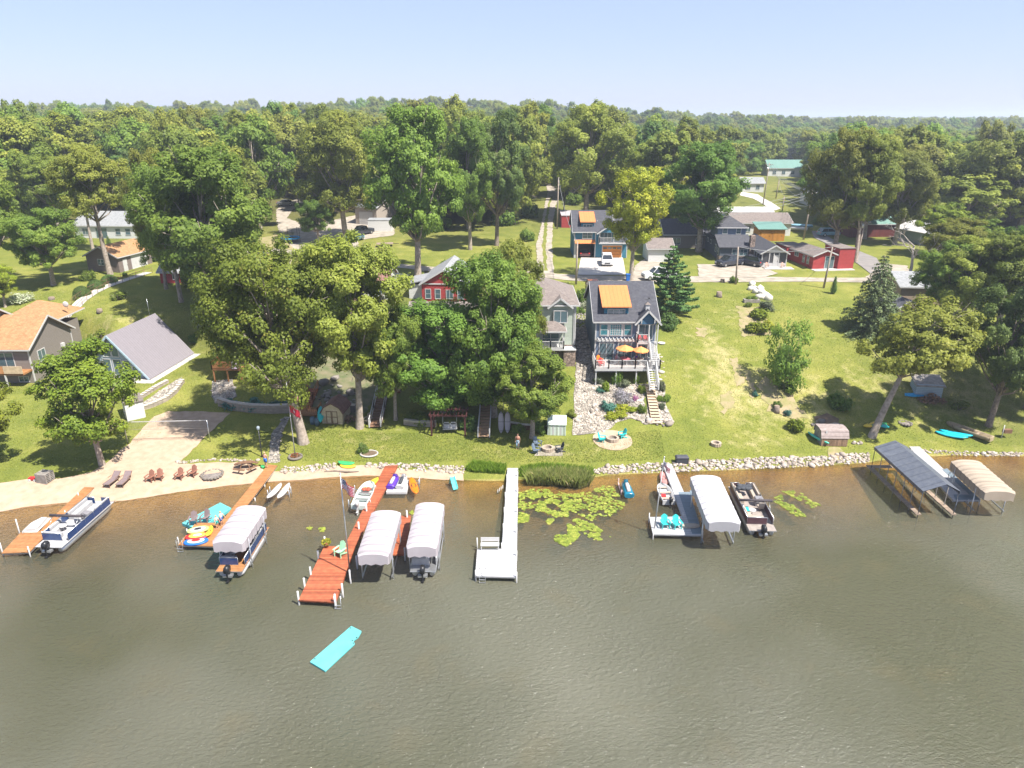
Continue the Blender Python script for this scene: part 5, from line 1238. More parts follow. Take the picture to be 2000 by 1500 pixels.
hbx(B, 'basement_wall', 7.3, WB, -1.4, 0, -1.5, b1-.35, M_stonev); hbx(B, 'basement_cap', 7.25, WB+.05, -1.5, 0, b1-.35, b1-.25, M_white)
# ================= C: garage apartment
GC = H(15.8, 127)+.06
C = thing('garage_house', 'teal blue garage house with orange doors and an orange dormer beside the gravel track', 'house', (11.1, 126.5, GC))
WC = 9.5; ec = 13.05-GC
hbx(C, 'wall', 0, 3.75, 2.2, 8.5, 0, ec, M_bluegar); hbx(C, 'wall', 3.75, WC, 0, 8.5, 0, ec, M_bluegar); hbx(C, 'wall', 0, 3.75, 0, 2.2, 2.6, ec, M_bluegar)
hbx(C, 'carport_post', 0, .35, 0, .35, 0, 2.6, M_white); hbx(C, 'carport_shade_panel', .25, 3.7, 2.1, 2.19, 0, 2.5, M_dark)  # dark panel paints the shade at the back of the carport
hbx(C, 'corner_trim', 3.68, 3.85, -.03, .1, 0, ec-.1, M_white); hbx(C, 'corner_trim', WC-.12, WC+.03, -.03, .1, 0, ec-.1, M_white); hbx(C, 'corner_trim', -.03, .12, -.03, .1, 2.6, ec-.1, M_white)
gable(C, 0, WC, 0, 8.5, ec, 2.9, 'x', M_roofdk, M_bluegar, ov=.4)
gable(C, 4.2, WC, -1.0, 3.4, ec-.2, 1.75, 'y', M_roofdk, M_bluegar, ov=.35, name='gable_roof')
D = hbx(C, 'dormer', 1.25, 3.5, .7, 3.0, ec-.1, ec+1.35, M_bluegar); win(D, 2.4, .7, ec+.35, 1.5, .6, cols=3)
mb = MB(); mb.add([(1.0,.35,ec+1.36),(3.75,.35,ec+1.36),(3.75,3.9,ec+2.7),(1.0,3.9,ec+2.7),(1.0,.35,ec+1.5),(3.75,.35,ec+1.5),(3.75,3.9,ec+2.84),(1.0,3.9,ec+2.84)], [(0,3,2,1),(4,5,6,7),(0,1,5,4),(1,2,6,5),(2,3,7,6),(3,0,4,7)]); mb.build('dormer_roof', M_metor, D)
mb = MB(); mb.add([(.1,-.75,2.65),(3.7,-.75,2.65),(3.7,0,3.15),(.1,0,3.15),(.1,-.75,2.75),(3.7,-.75,2.75),(3.7,0,3.25),(.1,0,3.25)], [(0,3,2,1),(4,5,6,7),(0,1,5,4),(1,2,6,5),(2,3,7,6),(3,0,4,7)]); mb.build('awning', M_metor, C)
win(C, 2.3, 0, 3.45, 1.6, 1.2, cols=2, rows=2)
win(C, 5.6, 0, 2.95, 1.9, 1.6, cols=3, name='sliding_door'); win(C, 8.2, 0, 3.2, 1.3, 1.2, cols=2)
hbx(C, 'balcony_floor', 4.3, WC, -1.1, 0, 2.65, 2.85, M_white); railing(C, [(4.35,-.05),(4.35,-1.05),(WC-.05,-1.05),(WC-.05,-.05)], 2.85, .9, name='balcony_railing')
for x in (4.35, 6.9, WC-.1): hbx(C, 'porch_post', x-.06, x+.06, -1.08, -.96, 2.85, ec-.3, M_white)
gd = hbx(C, 'garage_door', 5.1, 8.5, -.09, -.01, 0, 2.2, M_gdoor)
for k in range(4): hbx(gd, 'pane', 5.25+k*.82, 5.9+k*.82, -.11, -.085, 1.62, 1.95, M_glassd)
hbx(C, 'door_trim', 4.98, 5.1, -.1, 0, 0, 2.3, M_white); hbx(C, 'door_trim', 8.5, 8.62, -.1, 0, 0, 2.3, M_white); hbx(C, 'door_trim', 4.98, 8.62, -.105, 0, 2.2, 2.32, M_white)
mb = MB(); mb.bb(6.75,7.15,1.5,1.9,ec+1.2,ec+2.6); C_ = mb.build('cupola', M_white, C)
hbx(C, 'vent', 4.1, 4.25, 1.8, 1.95, ec+.4, ec+1.5, M_white)
# ================= D: navy house with sunroom
pD = G(1450, 521)
D_ = thing('navy_house', 'navy grey two storey house with a dark shingled porch roof and a stone chimney', 'house', (36.6, 124.3, H(40,122)+.03), R(-2))
hbx(D_, 'wall', 0, 5.4, 1.8, 13, 0, 3.2, M_navside); hbx(D_, 'wall', 0, 5.4, 0, 1.8, 0, 2.3, M_navside); hbx(D_, 'stone_base', -.06, 5.46, -.08, 1.6, 0, .9, M_stonev)
hbx(D_, 'upper_wall', .2, 5.2, 3.6, 9, 3.1, 5.4, M_blueside)
hip(D_, .2, 5.2, 3.6, 9, 5.4, 1.7, M_roofdk, ov=.35)
mb = MB(); mb.add([(-.3,-.35,2.35),(5.7,-.35,2.35),(5.7,3.7,4.0),(-.3,3.7,4.0),(-.3,-.35,2.5),(5.7,-.35,2.5),(5.7,3.7,4.15),(-.3,3.7,4.15)], [(0,3,2,1),(4,5,6,7),(0,1,5,4),(1,2,6,5),(2,3,7,6),(3,0,4,7)]); mb.build('lower_roof', M_roofdk, D_)
mb = MB(); mb.add([(-.3,3.7,3.3),(5.6,3.7,3.3),(5.6,13.3,3.3),(-.3,13.3,3.3),(2.65,3.7,4.6),(2.65,13.3,4.6)],[(0,4,5,3),(4,1,2,5),(0,1,4),(3,5,2)]); mb.build('rear_roof', M_roofdk, D_)
win(D_, 1.5, 3.6, 4.25, .75, .95, cols=1, rows=2); win(D_, 3.9, 3.6, 4.25, .75, .95, cols=1, rows=2)
win(D_, 3.5, 0, 1.0, 2.6, 1.1, cols=4, rows=2); win(D_, 0, 3.0, 1.2, .7, 1.2, 'l', 1, 2); win(D_, 0, 1.2, 1.0, .7, 1.1, 'l', 1, 2)
win(D_, 0, 7.0, 2.0, .9, .6, 'l', 1, 1); win(D_, 0, 9.4, 2.0, .9, .6, 'l', 1, 1)
hbx(D_, 'chimney', 5.1, 5.9, -.3, .7, 0, 4.5, M_stonev)
hbx(D_, 'sunroom_wall', 5.8, 10.0, -5.2, 7, 0, .7, M_white); hbx(D_, 'sunroom_screen', 5.88, 9.92, -5.12, 6.9, .7, 2.4, M_screen)
for x in (5.8, 7.0, 7.75, 8.6, 9.88): hbx(D_, 'sunroom_post', x, x+.14, -5.22, -5.08, 0, 2.4, M_white)
for y in (-3.8,-2.3,-.8, 1.0, 2.6): hbx(D_, 'sunroom_post', 5.78, 5.9, y, y+.14, .7, 2.4, M_white)
door(D_, 8.2, -5.13, .05, .75, 2.0); gable(D_, 5.8, 10.0, -5.2, 7, 2.45, 1.2, 'y', M_roofdk, M_white, ov=.35, name='sunroom_roof')
hbx(D_, 'front_step', 6.0, 10.8, -7.2, -5.25, -.1, .12, M_conc)
for k, (x, l) in enumerate(((6.5,'tan porch chair left of the sunroom door'),(9.1,'tan porch chair right of the sunroom door'))):
    adirondack(l, (36.6+x-.15, 124.3-6.1-.035*x, H(42,122)+.16), R(0), pm('tan_pink_plastic', (.55,.33,.25), rough=.6), 'porch chairs', .8)
# ================= E: red house
E = thing('red_house', 'low red painted house with tan shingles and a tall flat box at one end', 'house', (50.2, 117.0, H(52,117)), R(8))
hbx(E, 'wall', 0, 4.2, 0, 9.5, 0, 2.3, M_redside); gable(E, 0, 4.2, 0, 7.5, 2.3, .8, 'y', M_roofbr, M_redside, ov=.35)
hbx(E, 'rear_wall', -.8, 2.5, 7.5, 11.5, 0, 2.5, M_redside); hbx(E, 'rear_roof', -1.0, 2.7, 7.4, 11.7, 2.5, 2.65, M_roofbr)
hbx(E, 'box_wall', 4.2, 7.0, -.5, 4.0, 0, 3.4, M_redside); hbx(E, 'box_roof', 4.1, 7.1, -.6, 4.1, 3.4, 3.5, M_roofbr)
win(E, 2.9, 0, .1, 1.5, 2.0, cols=2, name='sliding_door'); win(E, 0, 1.6, .7, .6, 1.1, 'l', 1, 2); win(E, 0, 3.0, .7, .6, 1.1, 'l', 1, 2); win(E, 0, 5.4, 1.3, 1.2, .7, 'l', 2, 1); win(E, -.8, 8.5, 1.3, 1.0, .7, 'l', 2, 1); win(E, -.8, 10.6, 1.3, .9, .7, 'l', 2, 1)
hbx(E, 'patio_slab', -.3, 6.8, -1.5, -.02, -.1, .08, M_conc)
# ================= simple houses
def simple(name, label, px, w_, d_, h, rise, axis, mw, mr, rz=0, cat='house', wins=(), ov=.35, dz=0., shape='gable', trim=True, face0=True):
    p = G(*px); t = thing(name, label, cat, (p.x, p.y, p.z+dz), rz)
    hbx(t, 'wall', -w_/2, w_/2, 0, d_, -1.5, h, mw)
    if shape == 'gable': gable(t, -w_/2, w_/2, 0, d_, h, rise, axis, mr, mw, ov=ov, trim=trim)
    elif shape == 'hip': hip(t, -w_/2, w_/2, 0, d_, h, rise, mr, ov=ov)
    else:
        mb = MB(); mb.add([(-w_/2-ov,-ov,h),(w_/2+ov,-ov,h),(w_/2+ov,d_+ov,h+rise),(-w_/2-ov,d_+ov,h+rise),(-w_/2-ov,-ov,h+.12),(w_/2+ov,-ov,h+.12),(w_/2+ov,d_+ov,h+rise+.12),(-w_/2-ov,d_+ov,h+rise+.12)], [(0,3,2,1),(4,5,6,7),(0,1,5,4),(1,2,6,5),(2,3,7,6),(3,0,4,7)]); mb.build('roof', mr, t)
    for q in wins:
        if q[0] == 'door': door(t, *q[1:])
        else: win(t, *q)
    return t
# left orange roofed house
O = thing('orange_roofed_house', 'taupe house with bright orange tan roofs at the left edge of the photo', 'house', (-57.5, 79.6, 1.9))
hbx(O, 'wall', -9, 0, 0, 8.6, -1.5, 4.5, M_taupe); gable(O, -9, 0, 0, 8.6, 4.5, 2.7, 'x', M_roofor, M_taupe, ov=.45)
hbx(O, 'wing_wall', -16, -5.2, -1.2, 8.2, -1.5, 5.3, M_taupe); gable(O, -16, -5.2, -1.2, 8.2, 5.3, 2.9, 'x', M_roofor, M_taupe, ov=.45, name='wing_roof')
hbx(O, 'rear_wall', -8, -1.5, 8.6, 13, -1.5, 4.6, M_taupe); hip(O, -8, -1.5, 8, 14, 5.6, 1.9, M_roofor, name='rear_roof')
win(O, -2.9, 0, 1.9, 1.9, 1.9, cols=2, name='sliding_door'); win(O, 0, 2.2, 2.2, 1.3, 1.3, 'r', 2, 1)
hbx(O, 'corner_trim', -.1, .04, -.04, .1, -1.4, 4.4, M_white); hbx(O, 'corner_trim', -.1, .04, 8.5, 8.64, -1.4, 4.4, M_white)
hbx(O, 'balcony_floor', -5.2, .0, -1.7, -.02, 1.6, 1.8, M_cedar); hbx(O, 'balcony_panel', -2.2, .0, -1.76, -1.68, 1.8, 2.7, pm('tan_lattice', (.5,.38,.25), rough=.8)); hbx(O, 'balcony_panel', -5.2, -2.25, -1.76, -1.7, 1.8, 2.7, M_cedar)
hbx(O, 'balcony_post', -2.3, -2.15, -1.7, -1.55, -1.2, 1.6, M_white)
win(O, -1.3, 0, .2, 1.1, .6); mb = MB(); mb.tube([(.05,6.2,1.6),(.35,6.2,1.8)], .1, 8); mb.bb(.02,.3,6.0,6.5,2.6,3.1); mb.build('meter_box', M_white, O)
mb = MB(); mb.tube([(-1.2,11,6.2),(-1.2,10.8,6.9)], .03, 5); mb.ball((-1.2,10.7,7.0),(.4,.12,.4),12,6); mb.build('satellite_dish', M_white, O)
# A frame
AF = thing('a_frame_cabin', 'A frame cabin with a steep taupe metal roof and a glazed front', 'cabin', (-47.7, 79.9, 2.55), R(-6))
mb = MB(); hwA, hA, LA_ = 4.4, 5.2, 9.6
mb.profile([(-hwA,0),(0,hA),(hwA,0),(hwA+.12,.05),(0,hA+.2),(-hwA-.12,.05)], -.5, LA_, 'y'); mb.build('roof', M_mettp, AF)
mb = MB(); mb.profile([(-hwA+.15,0),(0,hA-.1),(hwA-.15,0)], .1, LA_-.3, 'y'); mb.build('wall', M_ltblue, AF)
for q in (((-hwA,-.53,.02),(0,-.53,hA+.08)),((0,-.53,hA+.08),(hwA,-.53,.02))): mb = MB(); mb.bar(q[0],q[1],.06,.22); mb.build('rake_trim', pm('pale_blue_trim', (.4,.52,.6)), AF)
for x, w_, h in ((-2.2,.9,1.5),(-1.0,.9,1.9),(.3,1.0,1.9),(1.5,.9,1.8),(2.5,.6,1.1)): win(AF, x, .1, .3, w_, h, cols=1)
for x, w_, h in ((-.75,.9,1.2),(.3,.8,1.6)): win(AF, x, .1, 2.6, w_, h, cols=1)
hbx(AF, 'porch_slab', -4, 4.6, -1.6, .05, -.4, -.02, M_conc); hbx(AF, 'side_slab', hwA, hwA+1.0, -1.5, LA_, -.5, -.03, M_conc)
hbx(AF, 'foundation', -hwA, hwA, 0, LA_-.2, -2, -.01, M_found)
railing(AF, [(-3.8,-1.5),(-1.5,-1.5),(.5,-1.5)], -.02, .9, name='porch_railing')
mb = MB(); mb.tube([(0,LA_-1.2,hA),(0,LA_-1.2,hA+2.4)], .025, 5); mb.build('antenna', M_alu, AF)
# brown garage, white ranch house
GG = simple('brown_garage', 'brown garage with orange tan roof behind the concrete path', (204,531), 6.2, 7.6, 2.6, 1.5, 'y', M_brside, M_roofor, rz=R(-14), cat='garage', wins=[(-.3,0,1.1,1.1,.9,'f',2,2),('door',3.1,1.4,0,.9,2.0,'r',M_white),(3.1,4.6,.1,3.4,2.1,'r',1,1,M_white,M_white)])
simple('white_ranch_house', 'white ranch house with a slate roof behind three tall trunks', (212,466), 13.5, 8, 2.7, 2.2, 'x', M_whside, M_rooflg, rz=R(-3), wins=[(-1.2,0,.1,2.3,2.0,'f',2,1),(2.3,0,.8,1.0,1.2,'f',1,2),(4.4,0,.8,1.0,1.2,'f',1,2),(6.75,2.2,.8,.9,1.2,'r',1,2),(6.75,5.2,.8,.9,1.2,'r',1,2),(-4.6,0,.8,1.2,1.2,'f',2,1)])
simple('small_red_shed', 'small dark red shed with pale roof half hidden by the bank trees', (345,553), 4.8, 3, 1.8, .8, 'x', M_redside, M_rooflg, cat='shed', wins=[(0,0,.6,.8,.8)])
# central village
MB_ = simple('metal_workshop', 'beige metal workshop with grey metal roof behind the parked pickups', (716,440), 5.6, 9.5, 4.0, 1.6, 'x', M_beige, M_metgy, rz=R(-22), cat='workshop', wins=[(0,0,.05,3.4,2.8,'f',1,4,M_white,M_white)])
simple('white_storage_container', 'white storage container beside the beige metal workshop', (742,452), 5.0, 2.4, 2.3, .15, 'flat', M_whside, M_rooflg, cat='container', shape='shed', ov=.05)
simple('picnic_pavilion', 'small open pavilion with brown gable roof behind the metal workshop', (735,388), 5, 4, 2.2, 1.1, 'y', M_dark, M_rooftc, cat='pavilion')  # solid dark walls stand in for shade beneath the open roof
simple('blue_roofed_house', 'pale house glimpsed through the trees above the pavilion', (765,365), 7, 6, 2.6, 1.6, 'x', M_ltblue, M_metgy)
RC = simple('red_gable_cottage', 'red gabled cottage with light grey roof and white side entry', (868,592), 6.4, 10.5, 2.75, 1.9, 'y', M_redside, M_rooflg, rz=R(-4), wins=[(-2.3,0,.6,.7,1.3,'f',1,2),(-.9,0,.6,.7,1.3,'f',1,2),(.8,0,.6,.9,1.2,'f',2,1),(2.4,0,.6,.8,1.2,'f',1,2)])
hbx(RC, 'side_entry', -5.4, -3.22, 1.6, 6.5, -1.2, 2.2, M_whside)
mb = MB(); mb.add([(-5.6,1.3,2.25),(-3.25,1.3,2.75),(-3.25,6.8,2.75),(-5.6,6.8,2.25),(-5.6,1.3,2.37),(-3.25,1.3,2.87),(-3.25,6.8,2.87),(-5.6,6.8,2.37)], [(0,3,2,1),(4,5,6,7),(0,1,5,4),(1,2,6,5),(2,3,7,6),(3,0,4,7)]); mb.build('side_roof', M_rooflg, RC)
hbx(RC, 'gable_band', -3.25, 3.25, -.1, -.02, 2.62, 2.78, M_white)
K1 = simple('brown_roofed_cottage', 'cottage with faded red brown roof hidden among the big lakeside trees', (628,668), 8.5, 8, 2.8, 2.1, 'x', M_whside, M_rooftc, wins=[(-2.4,0,.8,1.2,1.2),(1.8,0,.3,2,1.8)], dz=.6)
K2 = simple('brown_roofed_garage', 'pale garage with faded red brown roof beside the concrete patio', (722,585), 5.6, 7, 2.5, 1.8, 'x', M_whside, M_rooftc, cat='garage', wins=[(1.5,0,.8,.9,1)])
K3 = simple('lakeside_cottage', 'grey cottage glimpsed through leaves behind the leafy oaks at the centre', (868,690), 8.5, 8, 2.9, 2.0, 'x', M_taupe, M_roofbr, wins=[(-2.2,0,.7,1.4,1.3),(2.2,0,.3,1.9,1.9)], dz=.5)
# right village
simple('neighbour_house', 'dark roofed house between the yellow green tree and the navy house', (1340,485), 8.5, 8, 2.7, 2.2, 'x', M_taupe, M_roofdk, wins=[(-2,0,.7,1.4,1.2),(2.4,0,.7,1.2,1.2)])
simple('small_white_garage', 'small white garage with brown roof behind the blue green pine', (1289,512), 4.2, 5.5, 2.4, 1.2, 'x', M_whside, M_roofbr, cat='garage')
simple('orange_shed', 'orange wooden shed with green metal roof beside the long brown roof', (1506,471), 5.2, 3.6, 2.3, .9, 'flat', pm('orange_barn_boards', (.46,.20,.03), rough=.8, kind='plankx', freq=4, amt=.15), M_metgr, cat='shed', shape='shed', wins=[('door',-1.2,0,0,2.0,2.1,'f',MATS['orange_barn_boards']),('door',1.2,0,0,2.0,2.1,'f',MATS['orange_barn_boards'])])
simple('long_brown_house', 'long low house with brown roof behind the orange shed', (1487,460), 12, 7.5, 2.6, 1.5, 'x', M_whside, M_roofbr, wins=[(3,0,.8,1,1.1),(-3,0,.8,1,1.1)])
simple('white_mobile_home', 'white mobile home with rounded pale roof above the navy house', (1455,437), 12, 5.5, 2.6, .7, 'x', M_ltblue, pm('white_metal_roof', (0.554,0.539,0.524), rough=.5), wins=[(-2,0,.9,1,.9),(2.5,0,.9,1,.9)])
simple('white_porch_cottage', 'small white cottage at the far end of the pale driveway', (1470,375), 6.5, 5.5, 2.6, 1.4, 'x', M_whside, M_rooflg, wins=[(-1.4,0,.8,1,1.1),(1.4,0,.8,1,1.1)])
simple('green_roofed_house', 'white house with green metal roof farthest back in the right clearing', (1537,345), 14.5, 8, 3.2, 2.6, 'x', M_whside, M_metgr, wins=[(-5,0,.9,1.2,1.3),(-1.5,0,.9,1.2,1.3),(2,0,.9,1.2,1.3),(5.3,0,.9,1.2,1.3)])
simple('dark_red_barn', 'dark red barn with green roof behind the forked oak trunk', (1703,463), 9.5, 6, 2.8, 1.8, 'x', pm('dark_red_boards', (.16,.035,.03), rough=.85, kind='plankx', freq=3, amt=.2), M_metgr, cat='barn')
simple('pale_blue_cottage', 'pale blue cottage with white gable roof below the dark right woods', (1838,480), 7, 8, 2.5, 1.4, 'y', M_ltblue, MATS['white_metal_roof'], rz=R(18), wins=[(-1.6,0,.8,1.2,1.1),(1.6,0,.8,1.2,1.1)])
simple('tan_shed', 'tan shed with grey roof under the trees right of the spruce', (1768,632), 3.4, 3.6, 2.2, .9, 'y', M_tanside, M_roofdk, rz=R(10), cat='shed', wins=[(.6,0,.9,.9,.8)])
simple('pale_roofed_house', 'large pale roofed house mostly hidden behind the tan shed', (1812,596), 8, 7, 2.6, 1.3, 'x', M_tanside, M_rooflg, rz=R(-5))
simple('grey_cottage', 'grey cottage half hidden by leaves beyond the tarmac lane', (1600,402), 6, 6, 2.6, 1.5, 'x', M_whside, M_rooflg)
simple('red_food_trailer', 'white roofed shed with red side boards left of the garage house', (1108,445), 2.6, 6.5, 2.6, .3, 'flat', M_redside, M_canvw, cat='shed', shape='shed', ov=.1)
# gambrel garden shed and other sheds near the water
def gambrel(label, name, px, w_, d_, h, rz, mw, mr, md):
    p = G(*px); t = thing(name, label, 'shed', p, rz)
    pr = [(-w_/2,0),(-w_/2,h*.62),(-w_/2*.72,h*.88),(0,h*1.1),(w_/2*.72,h*.88),(w_/2,h*.62),(w_/2,0)]
    mb = MB(); mb.profile(pr, 0, d_, 'y'); mb.build('wall', mw, t)
    o_ = [(-w_/2-.12,h*.56),(-w_/2*.74,h*.89),(0,h*1.12),(w_/2*.74,h*.89),(w_/2+.12,h*.56)]
    mb = MB(); mb.profile(o_+[(x*1.03,z+.08) for x, z in o_[::-1]], -.15, d_+.15, 'y'); mb.build('roof', mr, t)
    for s in (-1,1):
        mb = MB(); mb.bb(min(s*.03,s*w_*.27),max(s*.03,s*w_*.27),-.06,-.01,.08,h*.72); dd = mb.build('door', mw, t)
        mb = MB(); x0, x1 = min(s*.03,s*w_*.27), max(s*.03,s*w_*.27)
        for a in (.08, h*.38, h*.68): mb.bb(x0,x1,-.08,-.061,a,a+.06)
        for a in (x0, x1-.06): mb.bb(a,a+.06,-.082,-.061,.08,h*.72)
        mb.build('door_trim', md, dd)
    return t
gambrel('cream garden shed with gambrel roof and brown trimmed double doors', 'garden_shed', (650,829), 2.3, 2.6, 2.1, R(-6), pm('cream_boards', (.55,.45,.30), rough=.8), M_rooftc, M_woodx)
t = thing('wooden_shed', 'weathered wooden shed with rounded plank roof on the right lawn', 'shed', G(1628,873), R(-2))
mb = MB(); pr = [(0,0),(0,.9),(.35,1.55),(1.05,1.6),(1.9,1.55),(2.05,.9),(2.05,0)]
mb.profile(pr, -1.3, 1.3, 'x'); mb.build('wall', M_grwood, t)
mb = MB(); q_ = [(-.08,.85),(.3,1.56),(1.05,1.64),(1.95,1.58),(2.12,.85)]; mb.profile(q_+[(y*1.02-.02,z+.05) for y, z in q_[::-1]], -1.4, 1.4, 'x'); mb.build('roof', pm('brown_grey_planks', (.33,.27,.25), (.25,.20,.18), rough=.85, kind='planky', freq=5, amt=.12), t)
mb = MB(); mb.bb(-1.3,1.3,-.05,-.01,.02,.86); mb.build('front_boards', pm('brown_boards', (.30,.19,.12), (.22,.14,.09), rough=.9, kind='plankx', freq=6, amt=.3), t)
t = thing('woodshed', 'low pale roofed shed with a rough lean-to above the woodpile', 'shed', G(1812,778), R(-8))
hbx(t, 'wall', -1.4, 1.4, 0, 1.8, -.3, 1.5, M_ltblue); mb = MB(); mb.add([(-1.6,-.2,1.3),(1.6,-.2,1.3),(1.6,2,2.0),(-1.6,2,2.0),(-1.6,-.2,1.4),(1.6,-.2,1.4),(1.6,2,2.1),(-1.6,2,2.1)], [(0,3,2,1),(4,5,6,7),(0,1,5,4),(1,2,6,5),(2,3,7,6),(3,0,4,7)]); mb.build('roof', M_grwood, t)
# striped storage box (right of the small oak)
t = thing('striped_storage_box', 'pale green and white striped metal locker at the foot of the stone slope', 'storage box', G(1087,851), R(-4))
hbx(t, 'body', -.95, .95, 0, 1.1, 0, 1.4, pm('green_white_stripes', (.62,.70,.62), (.60,.68,.6), rough=.5, kind='seamx', freq=2.1, amt=.5))
mb = MB(); mb.add([(-1,-.08,1.2),(1,-.08,1.2),(1,1.2,1.75),(-1,1.2,1.75),(-1,-.08,1.26),(1,-.08,1.26),(1,1.2,1.81),(-1,1.2,1.81)], [(0,3,2,1),(4,5,6,7),(0,1,5,4),(1,2,6,5),(2,3,7,6),(3,0,4,7)])
o = mb.build('lid', MATS['green_white_stripes'], t)
for k in range(5): hbx(t, 'stripe', -.82+k*.38, -.64+k*.38, -.02, -.005, .05, 1.18, M_sage if k % 2 == 0 else M_white)
# white pump shed by the terrace
t = thing('pump_shed', 'small white shed set into the end of the curved terrace wall', 'shed', G(246,816), R(-55))
hbx(t, 'wall', -1.3, 1.3, 0, 1.8, -.3, 1.9, M_whside); mb = MB(); mb.bb(-1.4,1.4,-.1,1.9,1.9,2.0); mb.build('roof', M_roofbr, t); door(t, .4, 0, 0, .8, 1.7)
# ------------------------------------------------------------------ stones, reeds, lily pads (what nobody could count)
def scatter_pts(P, n, rng):
    xs = [p.x for p in P]; ys = [p.y for p in P]; out = []
    while len(out) < n:
        x, y = rng.uniform(min(xs), max(xs)), rng.uniform(min(ys), max(ys))
        if inside(P, x, y): out.append((x, y))
    return np.array(out)
ICO = None
def rocks(name, label, polys, per_m2, size, m, seed=1, sink=.3, cat='rocks', zfun=None, flat=.65, kind='stuff'):
    rng = np.random.default_rng(seed); import bmesh
    b_ = bmesh.new(); bmesh.ops.create_icosphere(b_, subdivisions=1, radius=1); V = np.array([v.co[:] for v in b_.verts]); Fc = np.array([[v.index for v in f.verts] for f in b_.faces]); b_.free()
    pts = []
    for P in polys:
        P = [G(x, y) for x, y in P]; A_ = abs(sum(P[i].x*P[(i+1)%len(P)].y-P[(i+1)%len(P)].x*P[i].y for i in range(len(P))))/2
        pts.append(scatter_pts(P, max(3, int(A_*per_m2)), rng))
    pts = np.concatenate(pts); n = len(pts); s = size*rng.lognormal(0, .38, n)
    J = V[None]*(1+rng.uniform(-.22,.22,(n,len(V),1))); J = J*np.stack([s*rng.uniform(.8,1.3,n), s*rng.uniform(.7,1.1,n), s*flat*rng.uniform(.7,1.2,n)],-1)[:,None]
    a = rng.uniform(0,6.28,n); c, q = np.cos(a)[:,None], np.sin(a)[:,None]
    X = J[...,0]*c-J[...,1]*q; Y = J[...,0]*q+J[...,1]*c
    z = hgt(pts[:,0], pts[:,1]) if zfun is None else zfun(pts[:,0], pts[:,1])
    v = np.stack([X+pts[:,0,None], Y+pts[:,1,None], J[...,2]+(z+s*(flat-sink)*.6)[:,None]], -1).reshape(-1,3)
    f = (Fc[None]+np.arange(n)[:,None,None]*len(V)).reshape(-1,3)
    me = bpy.data.meshes.new(name); me.vertices.add(len(v)); me.vertices.foreach_set('co', v.astype(np.float32).ravel())
    me.loops.add(f.size); me.loops.foreach_set('vertex_index', f.astype(np.int32).ravel()); me.polygons.add(len(f)); me.polygons.foreach_set('loop_start', np.arange(len(f))*3); me.polygons.foreach_set('loop_total', np.full(len(f),3))
    me.materials.append(m); me.update(calc_edges=True)
    at = me.attributes.new('tint', 'FLOAT', 'POINT'); at.data.foreach_set('value', np.repeat(rng.random(n), len(V)).astype(np.float32))
    o = bpy.data.objects.new(name, me); col.objects.link(o); return tag(o, label, cat, kind=kind)
def rock_mat(name, cs, rough=.9):
    m, n, N, L, b = nodes(name); at = N.new('ShaderNodeAttribute'); at.attribute_name = 'tint'
    r = ramp(N, [(i/(len(cs)-1), c) for i, c in enumerate(cs)]); L.new(at.outputs['Fac'], r.inputs[0]); L.new(r.outputs[0], b.inputs['Base Color']); b.inputs['Roughness'].default_value = rough; return m
M_rk = rock_mat('field_stones', [(.15,.13,.11),(.32,.265,.215),(.42,.365,.31),(.27,.215,.17),(.47,.43,.385)])
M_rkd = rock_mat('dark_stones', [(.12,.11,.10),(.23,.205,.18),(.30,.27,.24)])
rocks('shoreline_rocks', 'pale riprap stones lining the bank from the reeds to the steel shelter', [[(1150,929),(1200,928),(1300,924),(1400,920),(1500,916),(1600,911),(1700,904),(1698,887),(1640,888),(1600,893),(1500,896),(1400,900),(1300,906),(1200,911),(1160,916)]], 34, .125, M_rk, 1)
rocks('beach_edge_rocks', 'pale stones edging the lawn between the cedar dock and the reeds', [[(548,926),(600,925),(640,918),(662,912),(655,906),(600,911),(552,914)],[(715,913),(760,917),(830,922),(905,927),(908,912),(830,910),(770,907),(718,906)],[(345,907),(420,902),(515,902),(515,899),(420,898),(345,903)],[(1785,884),(1860,890),(1920,893),(2000,893),(2000,885),(1860,883),(1790,878)]], 32, .105, M_rk, 2)
SB = [[(1124,640),(1160,640),(1163,742),(1190,752),(1258,752),(1262,830),(1232,818),(1205,826),(1180,845),(1118,852),(1122,770),(1125,720)],[(1282,745),(1298,752),(1302,790),(1314,826),(1262,832),(1268,760)]]
sheet('stone_garden_bed', SB[0], M_stonebed, dz=.05, jit=.12); sheet('stone_garden_bed', SB[1], M_stonebed, dz=.055, jit=.12)
rocks('slope_rocks', 'pale stones covering the slope around and below the slate blue house', SB, 22, .10, M_rk, 3)
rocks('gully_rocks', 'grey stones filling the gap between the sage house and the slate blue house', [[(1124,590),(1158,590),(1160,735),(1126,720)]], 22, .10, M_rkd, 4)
sheet('flagstone_path', [(556,815),(566,815),(550,850),(545,880),(549,905),(522,905),(527,880),(530,850)], M_stonebed, dz=.05, jit=.05)
rocks('path_stones', 'grey brown stones of the curved path leading down to the cedar dock', [[(556,815),(566,815),(550,850),(545,880),(549,905),(524,905),(527,880),(530,850)]], 9, .15, M_rkd, 5, sink=.55)
rocks('bank_stones', 'dark rocks tumbling down the gully right of the A frame cabin', [[(395,600),(412,605),(392,650),(372,655),(378,630)]], 7, .25, M_rkd, 6)
BD = [[(262,797),(330,752),(356,738),(352,760),(318,782),(266,802)],[(414,745),(455,742),(462,775),(430,795),(413,778)]]
sheet('stone_terrace_bed', BD[0], M_stonebed, dz=.05, jit=.05); sheet('stone_terrace_bed', BD[1], M_stonebed, dz=.05, jit=.08)
rocks('terrace_stones', 'pale rounded stones filling the curved terrace below the A frame cabin', BD, 9, .13, M_rk, 7)
